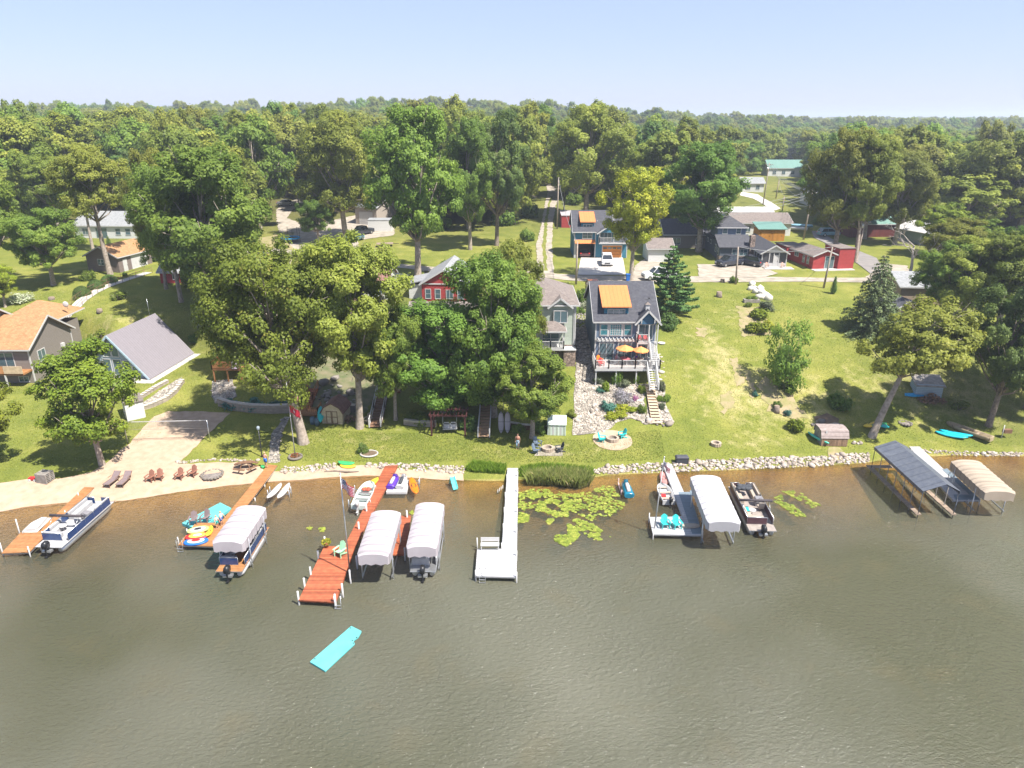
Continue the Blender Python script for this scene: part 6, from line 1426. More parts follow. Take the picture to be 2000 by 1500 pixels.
M_bank = pm('shaded_bank_soil', (.17,.15,.09), (.09,.11,.045), rough=1, scale=1.2, bump=.6)
for q in ([(1424,700),(1438,700),(1452,745),(1440,760)],[(1406,772),(1428,765),(1434,798),(1412,808)],[(1452,722),(1462,724),(1476,770),(1468,776)],[(1360,640),(1380,642),(1376,660),(1362,658)]): sheet('worn_track', q, M_dirt, dz=.035, jit=.3, step=.4)
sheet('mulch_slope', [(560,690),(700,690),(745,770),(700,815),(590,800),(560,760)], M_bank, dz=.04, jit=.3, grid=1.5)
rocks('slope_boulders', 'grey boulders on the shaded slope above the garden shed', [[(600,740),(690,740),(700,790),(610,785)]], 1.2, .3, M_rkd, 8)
rocks('garden_rocks', 'stones around the wooden shed on the right lawn', [[(1585,825),(1605,822),(1610,850),(1590,850)],[(1655,862),(1690,868),(1685,878),(1655,870)],[(1600,835),(1635,825),(1640,838),(1610,845)]], 3.5, .2, M_rk, 9)
sheet('dirt_hollow', [(1590,815),(1615,808),(1640,820),(1632,845),(1600,842)], pm('bare_earth', (.20,.13,.08), (.13,.09,.06), rough=1, scale=2), dz=.05, jit=.15)
sheet('dirt_wear', [(1618,876),(1642,876),(1645,900),(1618,900)], M_dirt, dz=.045, jit=.15, step=.5)
sheet('wild_bed', [(1440,600),(1490,600),(1510,655),(1450,660)], M_dirt, dz=.045, jit=.35, step=.6); sheet('wild_bed', [(1500,740),(1550,775),(1580,815),(1560,825),(1500,800),(1480,760)], M_dirt, dz=.045, jit=.4, step=.6)
# reeds
def blades(name, label, polys, n, h, wdt, m, seed=1, z0=None, cat='reeds', lean=.25):
    rng = np.random.default_rng(seed); pts = []
    for P in polys: pts.append(scatter_pts([G(x, y) if z0 is None else W(x, y, z0) for x, y in P], n//len(polys), rng))
    p = np.concatenate(pts); n = len(p); z = hgt(p[:,0], p[:,1]) if z0 is None else np.full(n, z0); z = np.maximum(z, -.15)
    hh = h*rng.uniform(.55,1.15,n); a = rng.uniform(0,3.14,n); d = rng.normal(size=(n,2))*lean*hh[:,None]
    w_ = wdt*rng.uniform(.6,1.3,n); cx_, cy_ = np.cos(a)*w_, np.sin(a)*w_
    v = np.stack([np.stack([p[:,0]-cx_,p[:,1]-cy_,z],-1), np.stack([p[:,0]+cx_,p[:,1]+cy_,z],-1), np.stack([p[:,0]+cx_*.6+d[:,0]*.45,p[:,1]+cy_*.6+d[:,1]*.45,z+hh*.6],-1), np.stack([p[:,0]+d[:,0],p[:,1]+d[:,1],z+hh],-1)],1).reshape(-1,3)
    me = bpy.data.meshes.new(name); me.vertices.add(len(v)); me.vertices.foreach_set('co', v.astype(np.float32).ravel())
    me.loops.add(4*n); me.loops.foreach_set('vertex_index', np.arange(4*n,dtype=np.int32)); me.polygons.add(n); me.polygons.foreach_set('loop_start', np.arange(n)*4); me.polygons.foreach_set('loop_total', np.full(n,4))
    me.materials.append(m); me.update(calc_edges=True); at = me.attributes.new('tint','FLOAT','POINT'); at.data.foreach_set('value', np.repeat(rng.random(n),4).astype(np.float32))
    o = bpy.data.objects.new(name, me); col.objects.link(o); return tag(o, label, cat, kind='stuff')
L_reed = leaf_mat('reed_blades', (.16,.24,.06), (.34,.40,.12), (.5,.46,.22), tr=.5); L_gr = leaf_mat('tall_grass_blades', (.13,.24,.02), (.26,.38,.04), (.36,.45,.07))
blades('reeds', 'tall green reeds standing in the shallows beside the long white dock', [[(1035,940),(1080,936),(1140,938),(1152,952),(1130,958),(1080,952),(1030,950)]], 6500, 1.35, .022, L_reed, 1)
blades('shore_grass', 'bright green tall grass on the bank at both sides of the white dock', [[(908,920),(925,908),(988,912),(985,928),(930,926)],[(1015,918),(1060,910),(1100,912),(1155,918),(1162,930),(1100,936),(1015,934)]], 9000, .55, .03, L_gr, 2, cat='grass')
L_tuft = leaf_mat('lawn_tuft_blades', (.10,.16,.025), (.20,.25,.045), (.36,.34,.13), tr=.3)
blades('lawn_tufts', 'short tufts, clover and dry blades scattered through the lawn', [[(1300,905),(1690,880),(1990,870),(1980,760),(1700,640),(1600,565),(1330,565),(1300,700)],[(-100,925),(190,900),(430,800),(420,740),(380,600),(160,560),(-100,600)],[(560,900),(1150,905),(1300,900),(1290,840),(1130,860),(600,840)]], 54000, .11, .035, L_tuft, 9, cat='grass', lean=.5)
L_lily = leaf_mat('lily_pad_leaves', (.11,.17,.025), (.24,.30,.045), (.36,.38,.08), tr=.05)
def lily(name, label, polys, n, seed, hole=.0):
    rng = np.random.default_rng(seed); P = np.concatenate([scatter_pts([W(x, y, 0) for x, y in Q], int(n*k), rng) for Q, k in polys])
    keep = np.array([noise.noise(Vector((x*.9, y*.9, seed)))+.5*noise.noise(Vector((x*2.6, y*2.6, seed))) > hole-.2*rng.random() for x, y in P]); P = P[keep]; n = len(P); k = 7
    r_ = rng.uniform(.07,.16,n); a0 = rng.uniform(0,6.28,n); ang = a0[:,None]+np.linspace(.15, 6.1, k)[None]
    rim = np.stack([P[:,0,None]+r_[:,None]*np.cos(ang), P[:,1,None]+r_[:,None]*np.sin(ang), .008+rng.uniform(0,.05,(n,1))+rng.uniform(0,.02,(n,k))], -1)
    ctr = np.stack([P[:,0],P[:,1],np.full(n,.012)],-1)[:,None]; v = np.concatenate([ctr, rim], 1).reshape(-1,3)
    f = np.arange((k+1)*n, dtype=np.int32).reshape(n,k+1)
    me = bpy.data.meshes.new(name); me.vertices.add(len(v)); me.vertices.foreach_set('co', v.astype(np.float32).ravel())
    me.loops.add(f.size); me.loops.foreach_set('vertex_index', f.ravel()); me.polygons.add(n); me.polygons.foreach_set('loop_start', np.arange(n)*(k+1)); me.polygons.foreach_set('loop_total', np.full(n,k+1))
    me.materials.append(L_lily); me.update(calc_edges=True); at = me.attributes.new('tint','FLOAT','POINT'); at.data.foreach_set('value', np.repeat(rng.random(n),k+1).astype(np.float32))
    o = bpy.data.objects.new(name, me); col.objects.link(o); return tag(o, label, 'lily pads', kind='stuff')
lily('lily_pads', 'dense yellow green lily pads floating right of the long white dock', [([(1014,962),(1045,955),(1080,958),(1112,966),(1122,985),(1110,1010),(1085,1012),(1062,1000),(1030,1000),(1014,992)],.36),([(1112,966),(1145,962),(1180,948),(1198,952),(1212,975),(1228,992),(1205,1000),(1188,1012),(1165,1005),(1162,1020),(1140,1012),(1118,1000)],.26),
     ([(1108,1025),(1125,1013),(1155,1022),(1194,1050),(1170,1056),(1130,1050),(1106,1068),(1080,1056),(1085,1046),(1110,1045)],.3),([(1012,1000),(1034,1005),(1030,1020),(1012,1022)],.05),([(1060,1012),(1082,1015),(1075,1025),(1060,1022)],.03)], 3000, 4, -.02)
lily('lily_pads', 'thin scatter of lily pads right of the cream seated pontoon boat', [([(1505,975),(1525,968),(1552,990),(1575,1010),(1562,1015),(1535,995)],.4),([(1528,960),(1560,958),(1580,975),(1604,988),(1585,992),(1555,975)],.4)], 520, 5, -.05)
lily('lily_pads', 'stray lily pads floating left of the red dock', [([(599,1030),(608,1028),(609,1036),(601,1036)],.3),([(624,1032),(634,1030),(633,1039),(625,1039)],.3),([(799,1002),(807,996),(806,1006)],.3)], 60, 6, -1)
# ------------------------------------------------------------------ walls, stairs, decks on the slope
def wall_path(name, label, pxs, h, th, m, base=-.3, cat='wall'):
    P = [G(x, y) for x, y in pxs]; c = P[0]; t = thing(name, label, cat, c); mb = MB()
    top = max(p.z for p in P)+h if h > 0 else P[0].z
    Q = []
    for a, b_ in zip(P, P[1:]):
        for k in range(4): Q.append(a.lerp(b_, k/4))
    Q.append(P[-1])
    for a, b_ in zip(Q, Q[1:]):
        zt = (a.z+b_.z)/2+h; A, B = Vector((a.x-c.x,a.y-c.y,0)), Vector((b_.x-c.x,b_.y-c.y,0)); zc = (zt+min(a.z,b_.z)+base)/2-c.z
        e = (B-A).normalized()*.03; mb.bar(A+Vector((0,0,zc))-e, B+Vector((0,0,zc))+e, th, zt-min(a.z,b_.z)-base)
    mb.build('stonework', m, t); mb = MB()
    for a, b_ in zip(Q, Q[1:]):
        zt = (a.z+b_.z)/2+h+.04; mb.bar((a.x-c.x,a.y-c.y,zt-c.z),(b_.x-c.x,b_.y-c.y,zt-c.z), th+.1, .08)
    mb.build('coping', pm('wall_caps', (.50,.45,.38), (.40,.36,.31), rough=.9), t); return t
M_wallst = pm('block_wall', (.38,.32,.26), (.28,.24,.20), rough=.95, kind='lap', freq=5.5, amt=.35, bump=.5)
wall_path('retaining_wall', 'upper curved block wall of the terrace below the A frame cabin', [(258,789),(280,775),(305,760),(328,748)], .35, .35, M_wallst)
wall_path('retaining_wall', 'lower curved block wall of the terrace below the A frame cabin', [(262,806),(290,798),(325,783),(345,768),(358,748)], .45, .35, M_wallst)
wall_path('retaining_wall', 'long block wall with trailing green plants beside the sand court', [(429,792),(450,801),(490,805),(530,807),(566,806)], .9, .4, M_wallst)
wall_path('retaining_wall', 'low grey wall with lush leaves on top left of the swing pergola', [(790,830),(820,833),(852,834)], .55, .3, M_wallst)
wall_path('retaining_wall', 'low dark timber wall behind the small oak and the standing white boats', [(995,835),(1020,838),(1045,840),(1075,842)], .5, .25, M_woodx)
wall_path('retaining_wall', 'grey stone wall under the large maple above the garden shed', [(640,800),(665,805),(695,806)], .8, .4, M_rkd)
def slope_stairs(label, a_px, b_px, w_, n, m, rail=None, ra=None, z_extra=.15):
    a, b_ = G(*a_px), G(*b_px); t = thing('outdoor_stairs', label, 'stairs', b_)
    A, B = a-b_+Vector((0,0,z_extra)), Vector((0,0,z_extra)); stairs(t, A, B, w_, n, m, 'treads')
    if rail:
        s = (B-A); s = Vector((-s.y, s.x, 0)).normalized()*w_/2
        for k in (-1,1):
            o = railing(t, [A+s*k, A.lerp(B,.5)+s*k, B+s*k], 0, .95, m=rail, gap=.5 if ra is None else ra)
    return t
slope_stairs('wooden stairs with white rails beside the cream chair under the oaks', (748,768), (733,838), 1.2, 14, M_woodx, M_white)
t = thing('stair_landing', 'wooden landing with white rails at the top of the short shaded stairs', 'deck', G(762,768)+Vector((0,0,.1)))
hbx(t, 'floor', -1.6, 1.2, 0, 1.4, -.1, .1, M_cedar); railing(t, [(-1.6,1.4),(1.2,1.4),(1.2,0),(.0,0)], .1, .95, gap=.6)
for x in (-1.5, 1.1): hbx(t, 'post', x-.06, x+.06, .05, .17, -1.5, -.1, M_white)
slope_stairs('long wooden stairs with white rails climbing under the broad green tree', (955,722), (945,858), 1.2, 26, pm('pale_stair_boards', (.42,.27,.16), rough=.8), M_white)
slope_stairs('dark cedar stairs rising behind the garden shed', (612,762), (590,812), 1.2, 12, M_redwood, M_cedar)
t = thing('garden_deck', 'low dark cedar platform left of the garden shed', 'deck', G(604,822)); hbx(t, 'floor', -1.3, 1.0, 0, 1.6, .5, .65, M_cedar); railing(t, [(-1.3,.03),(1.0,.03),(1.0,1.55)], .65, .8, m=M_cedar, gap=.2)
for x in (-1.2,.9): hbx(t, 'post', x-.06, x+.06, .05, .17, -.3, .5, M_cedar)
t = thing('cedar_deck', 'small raised cedar deck left of the reddish maple with a colourful towel', 'deck', G(443,748)); hbx(t, 'floor', -1.5, 1.9, 0, 2.5, 1.5, 1.65, M_cedar); railing(t, [(-1.5,2.4),(-1.5,.03),(1.9,.03)], 1.65, .9, m=M_cedar, gap=.12, thick=.08)
for x in (-1.4,.2,1.8): hbx(t, 'post', x-.07, x+.07, .05, .19, -.4, 1.5, M_cedar)
hbx(t, 'towel', .9, 1.7, -.08, -.03, 1.75, 2.6, pm('patterned_towel', (.55,.35,.5), (.7,.7,.72), scale=9))
slope_stairs('narrow garden steps of pale boards in the stone slope below the white stairs', (1268,752), (1282,832), .95, 14, pm('pale_step_boards', (.52,.40,.28), rough=.85), None)
rocks('stepping_stones', 'flat stepping stones climbing the lawn right of the white deck stairs', [[(1280,690),(1291,690),(1300,735),(1293,760),(1281,760)]], 4.5, .2, M_rk, 12, sink=.5, flat=.3)
rocks('house_side_stones', 'edging stones on the lawn at the foot of the garden steps', [[(1262,815),(1312,818),(1315,830),(1265,836)]], 8, .2, M_rk, 13)
t = thing('septic_lid', 'round concrete lid in the grass right of the slate blue house', 'lid', G(1292,672)); mb = MB(); mb.tube([(0,0,0),(0,0,.12)], .45, 14); mb.build('lid', M_conc, t)
# concrete path with pipe rails
PT = [(128,626),(142,606),(160,588),(182,573),(205,562),(232,552),(258,543),(290,533)]
pw = [G(x, y) for x, y in PT]; L_, R_ = [], []
for i, p in enumerate(pw):
    d = (pw[min(i+1,len(pw)-1)]-pw[max(i-1,0)]); n = Vector((-d.y, d.x, 0)).normalized()*.75; L_.append(p+n); R_.append(p-n)
sheet('concrete_path', [p for p in L_+R_[::-1]], M_conc, dz=.07, world=True, jit=0, step=2)
for side, lab in ((L_, 'dark pipe handrail on the uphill side of the curved concrete path'), (R_, 'dark pipe handrail on the downhill side of the curved concrete path')):
    c = side[0].copy(); c.z = H(c.x, c.y); t = thing('handrail', lab, 'railing', c); mb = MB(); q = []
    for a, b_ in zip(side, side[1:]):
        for k in range(2): q.append(a.lerp(b_, k/2))
    q.append(side[-1]); q = [Vector((p.x-c.x,p.y-c.y,H(p.x,p.y)-c.z+.85)) for p in q]; mb.tube(q, .03, 6)
    mb.tube([p-Vector((0,0,.4)) for p in q], .02, 5); mb.build('rail', M_woodx, t)
    for p in q: mb = MB(); mb.tube([p-Vector((0,0,.9)), p], .028, 6); mb.build('post', M_woodx, t)
# ------------------------------------------------------------------ shrubs and garden plants
def bush_mesh(seed, leaf, m, n=2600, dense=True):
    rng = np.random.default_rng(seed); C = unit(rng, 12)*rng.uniform(.3,.8,(12,1)); C[:,2] = abs(C[:,2])*1.0+.18; idx = rng.integers(0, 12, n)
    d = unit(rng, n); P = C[idx]+d*rng.uniform(.25,.48,12)[idx][:,None]*(rng.random((n,1))**.4)*np.where(rng.random((n,1)) < .12, 1.6, 1); P[:,2] = np.maximum(P[:,2], .02)
    return leaf_mesh('foliage', P, d+np.array([0,0,.4])+rng.normal(size=(n,3))*.4, leaf, rng.random(n)*.8, m, rng)
def ball_mesh(seed, leaf, m, n=4200):
    rng = np.random.default_rng(seed); d = unit(rng, n); d[:,2] = abs(d[:,2]); P = d*(1-.08*rng.random((n,1)))*np.array([1,1,1.05])
    return leaf_mesh('foliage', P, d+rng.normal(size=(n,3))*.35, leaf, rng.random(n)*.6, m, rng)
BM = {'g': bush_mesh(1,.17,L_green), 'l': bush_mesh(2,.17,L_light), 'd': bush_mesh(3,.15,L_dark), 's': bush_mesh(4,.14,L_grey), 'y': bush_mesh(5,.15,L_yellow), 'o': bush_mesh(6,.16,L_oak),
      'b': ball_mesh(7,.12,L_dark), 'p': bush_mesh(8,.12,leaf_mat('pink_blossom', (.4,.12,.28),(.6,.25,.45),(.3,.3,.1)),900), 'v': bush_mesh(9,.11,leaf_mat('lavender_sprays', (.22,.22,.2),(.4,.37,.42),(.5,.48,.5)),1500), 'w': bush_mesh(10,.13,leaf_mat('white_flower_heads', (.2,.25,.08),(.6,.62,.5),(.7,.7,.6)),1500),
      't': bush_mesh(11,.15,leaf_mat('blue_green_leaves', (.05,.16,.13),(.12,.28,.22),(.2,.36,.3)),1500)}
twig = MB()
for k in range(9): a = k*.7; twig.tube([(0,0,-.1),(.35*math.cos(a),.35*math.sin(a),.35),(.55*math.cos(a),.55*math.sin(a),.75)], [.03,.02,.01], 4)
tmp = twig.build('stems', M_bark); TW = tmp.data; bpy.data.objects.remove(tmp)
def shrub(kind, px, w_, h, label, name='shrub', group=None):
    p = G(*px); t = thing(name, label, 'shrub' if name != 'flowering_plant' else 'plant', p, random.uniform(0,6), group); t.scale = (w_/2.1,w_/2.1,h/1.35)
    for nm, me in (('stems', TW), ('foliage', BM[kind])): c = bpy.data.objects.new(nm, me); col.objects.link(c); c.parent = t
shrub('b',(161,577),2.6,1.7,'clipped round dark bush lowest along the concrete path'); shrub('b',(188,562),2.6,1.6,'clipped round dark bush in the middle along the concrete path'); shrub('b',(214,551),2.6,1.5,'clipped round dark bush nearest the brown garage corner')
shrub('g',(173,548),2.6,2.2,'leafy bush at the left corner of the brown garage'); shrub('d',(147,587),.9,.9,'tiny conical bush beside the lowest round bush'); shrub('o',(231,587),3,1.6,'low spreading bush alone on the grass below the concrete path')
shrub('w',(40,588),5,1.4,'patch of tall white flowering weeds on the left lawn','flowering_plant'); shrub('g',(245,540),1,1,'small bush beside the white garage door of the brown garage')
shrub('d',(1308,640),3.1,2.3,'dense dark round bush right of the slate blue house'); shrub('g',(1137,590),2.2,2.4,'tall leafy shrub at the back corner of the sage house'); shrub('w',(1145,602),2.2,1.4,'pale flowering shrub between the two lake houses'); shrub('g',(1131,612),1.8,1,'low green shrub at the top of the stone gully')
for k, (kd, px, w_, h, l) in enumerate((('g',(1205,748),1.5,2.2,'upright green shrub before the shaded space under the white deck'),('g',(1242,750),1.0,1.7,'thin green shrub at the right front of the white deck'),('s',(1168,752),1.6,1.0,'grey leaved plant at the left foot of the white deck'),
    ('l',(1183,765),1.1,1.5,'light green tuft high on the stone slope'),('t',(1172,766),1.3,.7,'blue green ground plant high on the stone slope'),('s',(1220,756),2.0,1.0,'silvery plant below the white deck rail'),('v',(1215,782),3.4,1.3,'wide lavender coloured sprays in the middle of the stone garden'),
    ('p',(1240,785),1.0,.9,'pink flowering plant beside the lavender sprays'),('t',(1187,800),2.2,1.2,'blue green clump at the lower left of the stone garden'),('y',(1213,800),2.0,.7,'yellow ground cover in the lower stone garden'),('y',(1205,815),3.0,.7,'bright yellow green carpet at the foot of the stone garden'),
    ('g',(1253,806),1.2,1.3,'upright green tuft left of the narrow garden steps'),('l',(1253,768),1.1,1.1,'pale tuft left of the top garden steps'),('s',(1290,765),1.2,1.4,'grey green plant right of the top garden steps'),('g',(1300,783),1.3,1.0,'green plant with dark flowers right of the middle garden steps'),
    ('g',(1287,785),.9,.9,'small green plant against the right of the garden steps'),('s',(1292,798),1.0,.8,'small grey plant low on the right of the garden steps'),('y',(1232,805),1.8,.6,'lime coloured mat beside the lavender sprays'),('o',(1120,815),1.4,.9,'weedy plant at the left edge of the pale stones'))):
    shrub(kd, px, w_, h, l, 'garden_plant')
shrub('g',(1433,552),1.6,1.3,'leafy bush at the foot of the short power pole'); shrub('g',(1460,600),1.4,.9,'low green clump at the upper end of the weedy bed'); shrub('l',(1483,622),3.0,1.7,'tall weedy clump in the wild bed on the open lawn'); shrub('s',(1497,606),2.6,1.6,'wispy grey green weeds at the right of the wild bed'); shrub('l',(1478,650),3.4,1.7,'yellow green weeds at the lower end of the wild bed'); shrub('y',(1500,640),2.2,1.1,'olive weeds right of the wild bed')
shrub('l',(1553,842),2.2,1.7,'bright green bush on the lawn left of the wooden shed'); shrub('t',(1537,812),1.2,.9,'blue green tuft beside the stump on the lawn'); shrub('g',(1518,798),1.2,1.0,'green tuft behind the stump on the lawn'); shrub('t',(1474,775),.9,.8,'small dark green tuft on the open lawn')
shrub('g',(1638,800),3.0,2.2,'leafy bush above the hollow behind the wooden shed'); shrub('g',(1537,764),2.6,1.3,'low green skirt of leaves at the foot of the scrub tree'); shrub('g',(1600,440),3.4,2.4,'bush behind the red house near the tarmac lane'); shrub('d',(1620,455),3,2,'dark hedge bush beside the parked blue jeep'); shrub('g',(1528,430),4,3,'bush right of the white mobile home')
shrub('o',(1872,800),2.6,1.2,'dry brushy clump on the slope below the woodpile'); shrub('g',(1800,745),1.6,1.3,'green shrub left of the low pale roofed shed'); shrub('d',(1733,560),3,2.4,'dark bush right of the spruce')
shrub('g',(590,790),2.2,1.4,'green shrub beside the dark cedar stairs'); shrub('t',(455,795),3.2,1.1,'blue green creeper over the left end of the long block wall'); shrub('t',(500,797),3.6,1.2,'blue green creeper over the middle of the long block wall'); shrub('t',(545,798),3.2,1.1,'blue green creeper over the right end of the long block wall')
shrub('g',(815,825),3.4,1.2,'lush strap leaved plants on the low grey wall'); shrub('g',(1060,843),2.4,1.6,'dark leafy shrub behind the small oak trunk'); shrub('g',(1012,845),1.8,1.1,'leafy plant right of the standing white boats'); shrub('d',(915,838),2.6,2,'dark shrub between the pergola and the long stairs'); shrub('d',(1025,800),3,1.8,'shaded shrub under the small oak')
shrub('g',(875,520),3,1.4,'bush behind the red gabled cottage'); shrub('o',(1110,565),2,1.2,'bushy weeds by the tall pole beside the sage house'); shrub('g',(380,668),1.7,1.4,'round dark bush right of the A frame cabin'); shrub('o',(195,665),3.4,1.6,'brownish bush behind the light green maple')
for k, (x, y, kd, w_, h) in enumerate(((1035,425,'g',5,5),(1030,470,'g',4,3),(1120,400,'g',5,4),(700,375,'g',7,6),(860,450,'d',6,5),(985,440,'g',6,5),(1640,440,'d',6,6),(1690,450,'g',4,5),(1590,395,'g',5,5),(1380,415,'d',6,6),(1425,390,'g',4,4),(90,500,'g',6,5),(290,510,'g',6,6),(395,560,'g',7,6),(440,600,'d',6,6),(480,560,'g',7,6),(1810,470,'d',7,5),(1900,520,'g',6,4),(1760,430,'d',8,6),(1860,560,'g',7,5),(1950,590,'g',6,5))):
    shrub(kd, (x, y), w_, h, 'leafy undergrowth bush at the edge of the woods', 'undergrowth_bush', 'undergrowth bushes at the edge of the woods')
# ------------------------------------------------------------------ flagpoles, lamps, poles and wires
def flag(parent, z, w_, h, us=True, name='flag', rz=0., droop=.35):
    mb = MB(); nx, ny = 14, 13; P = lambda i, j: (i/nx*w_, .12*math.sin(i/nx*7)*(i/nx)**.5, z-j/ny*h-droop*(i/nx)**1.4)
    for j in range(ny):
        for i in range(nx):
            if us: k = 2 if (i < nx*.42 and j < 7) else (0 if j % 2 == 0 else 1)
            else: k = 1 if (5 <= i <= 8 and 4 <= j <= 8 and (i+j) % 3) else 0
            mb.mat(k).add([P(i,j),P(i+1,j),P(i+1,j+1),P(i,j+1)], [(0,1,2,3)])
    o = mb.build(name, [S('flag_red', (190,40,60), rough=.8, bump=0), S('flag_white', (235,230,230), rough=.8, bump=0), S('flag_blue', (40,50,100), rough=.8, bump=0)], parent)
    o.rotation_euler.z = rz; q = o.modifiers.new('t', 'SOLIDIFY'); q.thickness = .01
    if us:
        mb = MB()
        for a in range(5):
            for b_ in range(4): i, j = .6+a*1.15, .8+b_*1.7; p = P(i, j); mb.box((p[0],p[1]-.012,p[2]), (.05,.01,.05), ry=.78)
        s = mb.build('stars', MATS['flag_white'], o)
def flagpole(label, p, h, flags, m=None, ring=False):
    t = thing('flagpole', label, 'flagpole', p); mb = MB(); mb.tube([(0,0,-.2),(0,0,h)], [.06,.035], 8); mb.build('pole', m or M_white, t)
    mb = MB(); mb.ball((0,0,h+.05), .07, 8, 6); mb.build('finial', M_alu, t)
    for z, w_, hh, us, rz in flags: flag(t, z, w_, hh, us, rz=rz)
    return t
fp = G(577,894); flagpole('tall white flagpole flying a striped flag above a red flag on the lawn', fp, 8.1, [(7.3,1.25,.75,True,R(-30)),(5.6,1.25,.75,False,R(-30))])
t = thing('round_planter', 'round stone planter ring with red flowers at the foot of the flagpole', 'planter', fp); mb = MB(); mb.tube([(.62*math.cos(a*.4),.62*math.sin(a*.4),.1) for a in range(17)], .13, 6); mb.build('stone_ring', M_rk, t); mb = MB(); mb.tube([(0,0,0),(0,0,.12)], .58, 14); mb.build('soil', M_mulch, t)
rg = np.random.default_rng(8); c = bpy.data.objects.new('flowers', leaf_mesh('flowers', unit(rg,160)*np.array([.4,.4,.15])+np.array([0,0,.25]), unit(rg,160), .11, rg.random(160), leaf_mat('red_petals', (.1,.2,.03),(.6,.08,.05),(.7,.2,.05)), rg)); col.objects.link(c); c.parent = t
flagpole('thin metal flagpole with a striped flag at the edge of the red dock', W(684,1128,.1), 8.6, [(8.3,1.3,.8,True,R(-38))], M_alu)
fpp = W(1277,1040,.1); t = flagpole('leaning white flagpole with a small faded flag on the white dock corner', fpp, 6.9, [(6.6,.75,.45,True,R(-60))]); t.rotation_euler = (R(1), R(2.5), 0)
t = thing('lamp_post', 'dark lamp post on the shaded lawn above the picnic table', 'lamp post', G(512,893)); mb = MB(); mb.tube([(0,0,0),(0,0,.3),(0,0,2.9)], [.09,.06,.05], 8); mb.build('post', M_black, t); mb = MB(); mb.tube([(0,0,2.9),(0,0,3.0),(0,0,3.25),(0,0,3.35)], [.08,.14,.17,.05], 8); mb.build('lantern', pm('lantern_glass', (.25,.3,.33), rough=.2), t)
M_pole = pm('utility_pole_wood', (.33,.27,.22), (.22,.18,.15), rough=.9)
def pole(label, base, top, arms=0, r_=.14, lean=(0,0)):
    p = G(*base); d = ray(*top); k = p.y/d.y; h = CAMZ+d.z*k-p.z; t = thing('utility_pole', label, 'power pole', p)
    dx = d.x*k-p.x; mb = MB(); mb.tube([(0,0,-.5),(dx,0,h)], [r_*1.2,r_*.75], 8); mb.build('pole', M_pole, t)
    for q in range(arms):
        mb = MB(); z = h-.5-q*.9; mb.bar((dx*z/h-1.0,0,z),(dx*z/h+1.0,0,z),.1,.12); mb.build('crossarm', M_pole, t)
        for s in (-.9,-.3,.3,.9): mb = MB(); mb.tube([(dx*z/h+s,0,z),(dx*z/h+s,0,z+.2)], .05, 6); mb.build('insulator', M_alu, t)
    if arms: mb = MB(); mb.tube([(dx*.85-.3,-.1,h*.82),(dx*.85-.3,-.1,h*.82+.8)], .22, 10); mb.build('transformer', M_alu, t)
    return Vector((p.x+dx, p.y, p.z+h))
tp1 = pole('wooden power pole in front of the garage house driveway', (1125,556), (1128,472))
tp2 = pole('power pole left of the gravel track, the nearer one', (1088,447), (1091,346))
tp3 = pole('power pole left of the gravel track, the farther one', (1101,420), (1104,343))
tp4 = pole('short power pole beside the parked dark pickup', (1437,556), (1442,482))
tp5 = pole('white tipped power pole in front of the red house', (1608,563), (1626,482))
tp6 = pole('tall power pole with crossarms and many wires behind the red house', (1569,468), (1587,372), 2, .17)
tp7 = pole('far power pole at the end of the pale village driveway', (1490,400), (1503,318), 1)
tp8 = pole('slim far power pole beside the green roofed house', (1515,388), (1522,350))
tp9 = pole('thin brown pole behind the white mobile home', (1526,425), (1532,383))
tp10 = pole('leaning power pole beside the forked oak on the tarmac lane', (1672,512), (1690,430), 1)
tp11 = pole('pale pole at the end of the lane beside the trampoline', (583,404), (580,355))
M_wire = pm('wire', (.30,.30,.30), rough=.5)
def wire(a, b_, sag, label, r_=.035, grp='power lines'):
    c = (a+b_)/2; t = MB(); q = [a.lerp(b_, k/12)-c-Vector((0,0,sag*4*(k/12)*(1-k/12))) for k in range(13)]; t.tube(q, r_, 4)
    o = t.build('power_line', M_wire); o.location = c; tag(o, label, 'wire', grp)
for k in range(4): wire(tp6+Vector((-.9+.6*k,0,-.3)), tp7+Vector((-.9+.6*k,0,-.3)), 1.2+.1*k, 'power line strung from the tall crossarmed pole to the far pole')
for k in range(3): wire(tp6+Vector((-.9+.9*k,0,-1.2)), tp10+Vector((-.5+.5*k,0,-.3)), .9+.2*k, 'power line running from the tall crossarmed pole to the leaning pole')
wire(tp4, tp5, .7, 'single wire between the two short poles along the road'); wire(tp5, Vector((54,118,11.4)), .3, 'service wire from the white tipped pole to the red house'); wire(tp1, tp2, 2, 'wire from the driveway pole up the gravel track'); wire(tp2, tp3, .5, 'short wire between the two gravel track poles')
wire(tp7, tp8, .5, 'wire between the far pole and the slim far pole'); wire(tp8+Vector((0,0,-.2)), tp9, .8, 'wire sagging from the slim far pole to the thin brown pole'); wire(tp6+Vector((0,0,-3)), tp9, .8, 'lower wire from the crossarmed pole to the thin brown pole'); wire(tp6+Vector((0,0,-2)), Vector((tp6.x+14, tp6.y+60, tp6.z-1)), 1.5, 'power line running back into the woods from the crossarmed pole')
for k, z in enumerate((0,-.7,-1.3)): wire(tp6+Vector((0,0,z)), Vector((tp6.x-26, tp6.y-4, tp6.z-4+z)), .8, 'service line from the crossarmed pole toward the navy house')
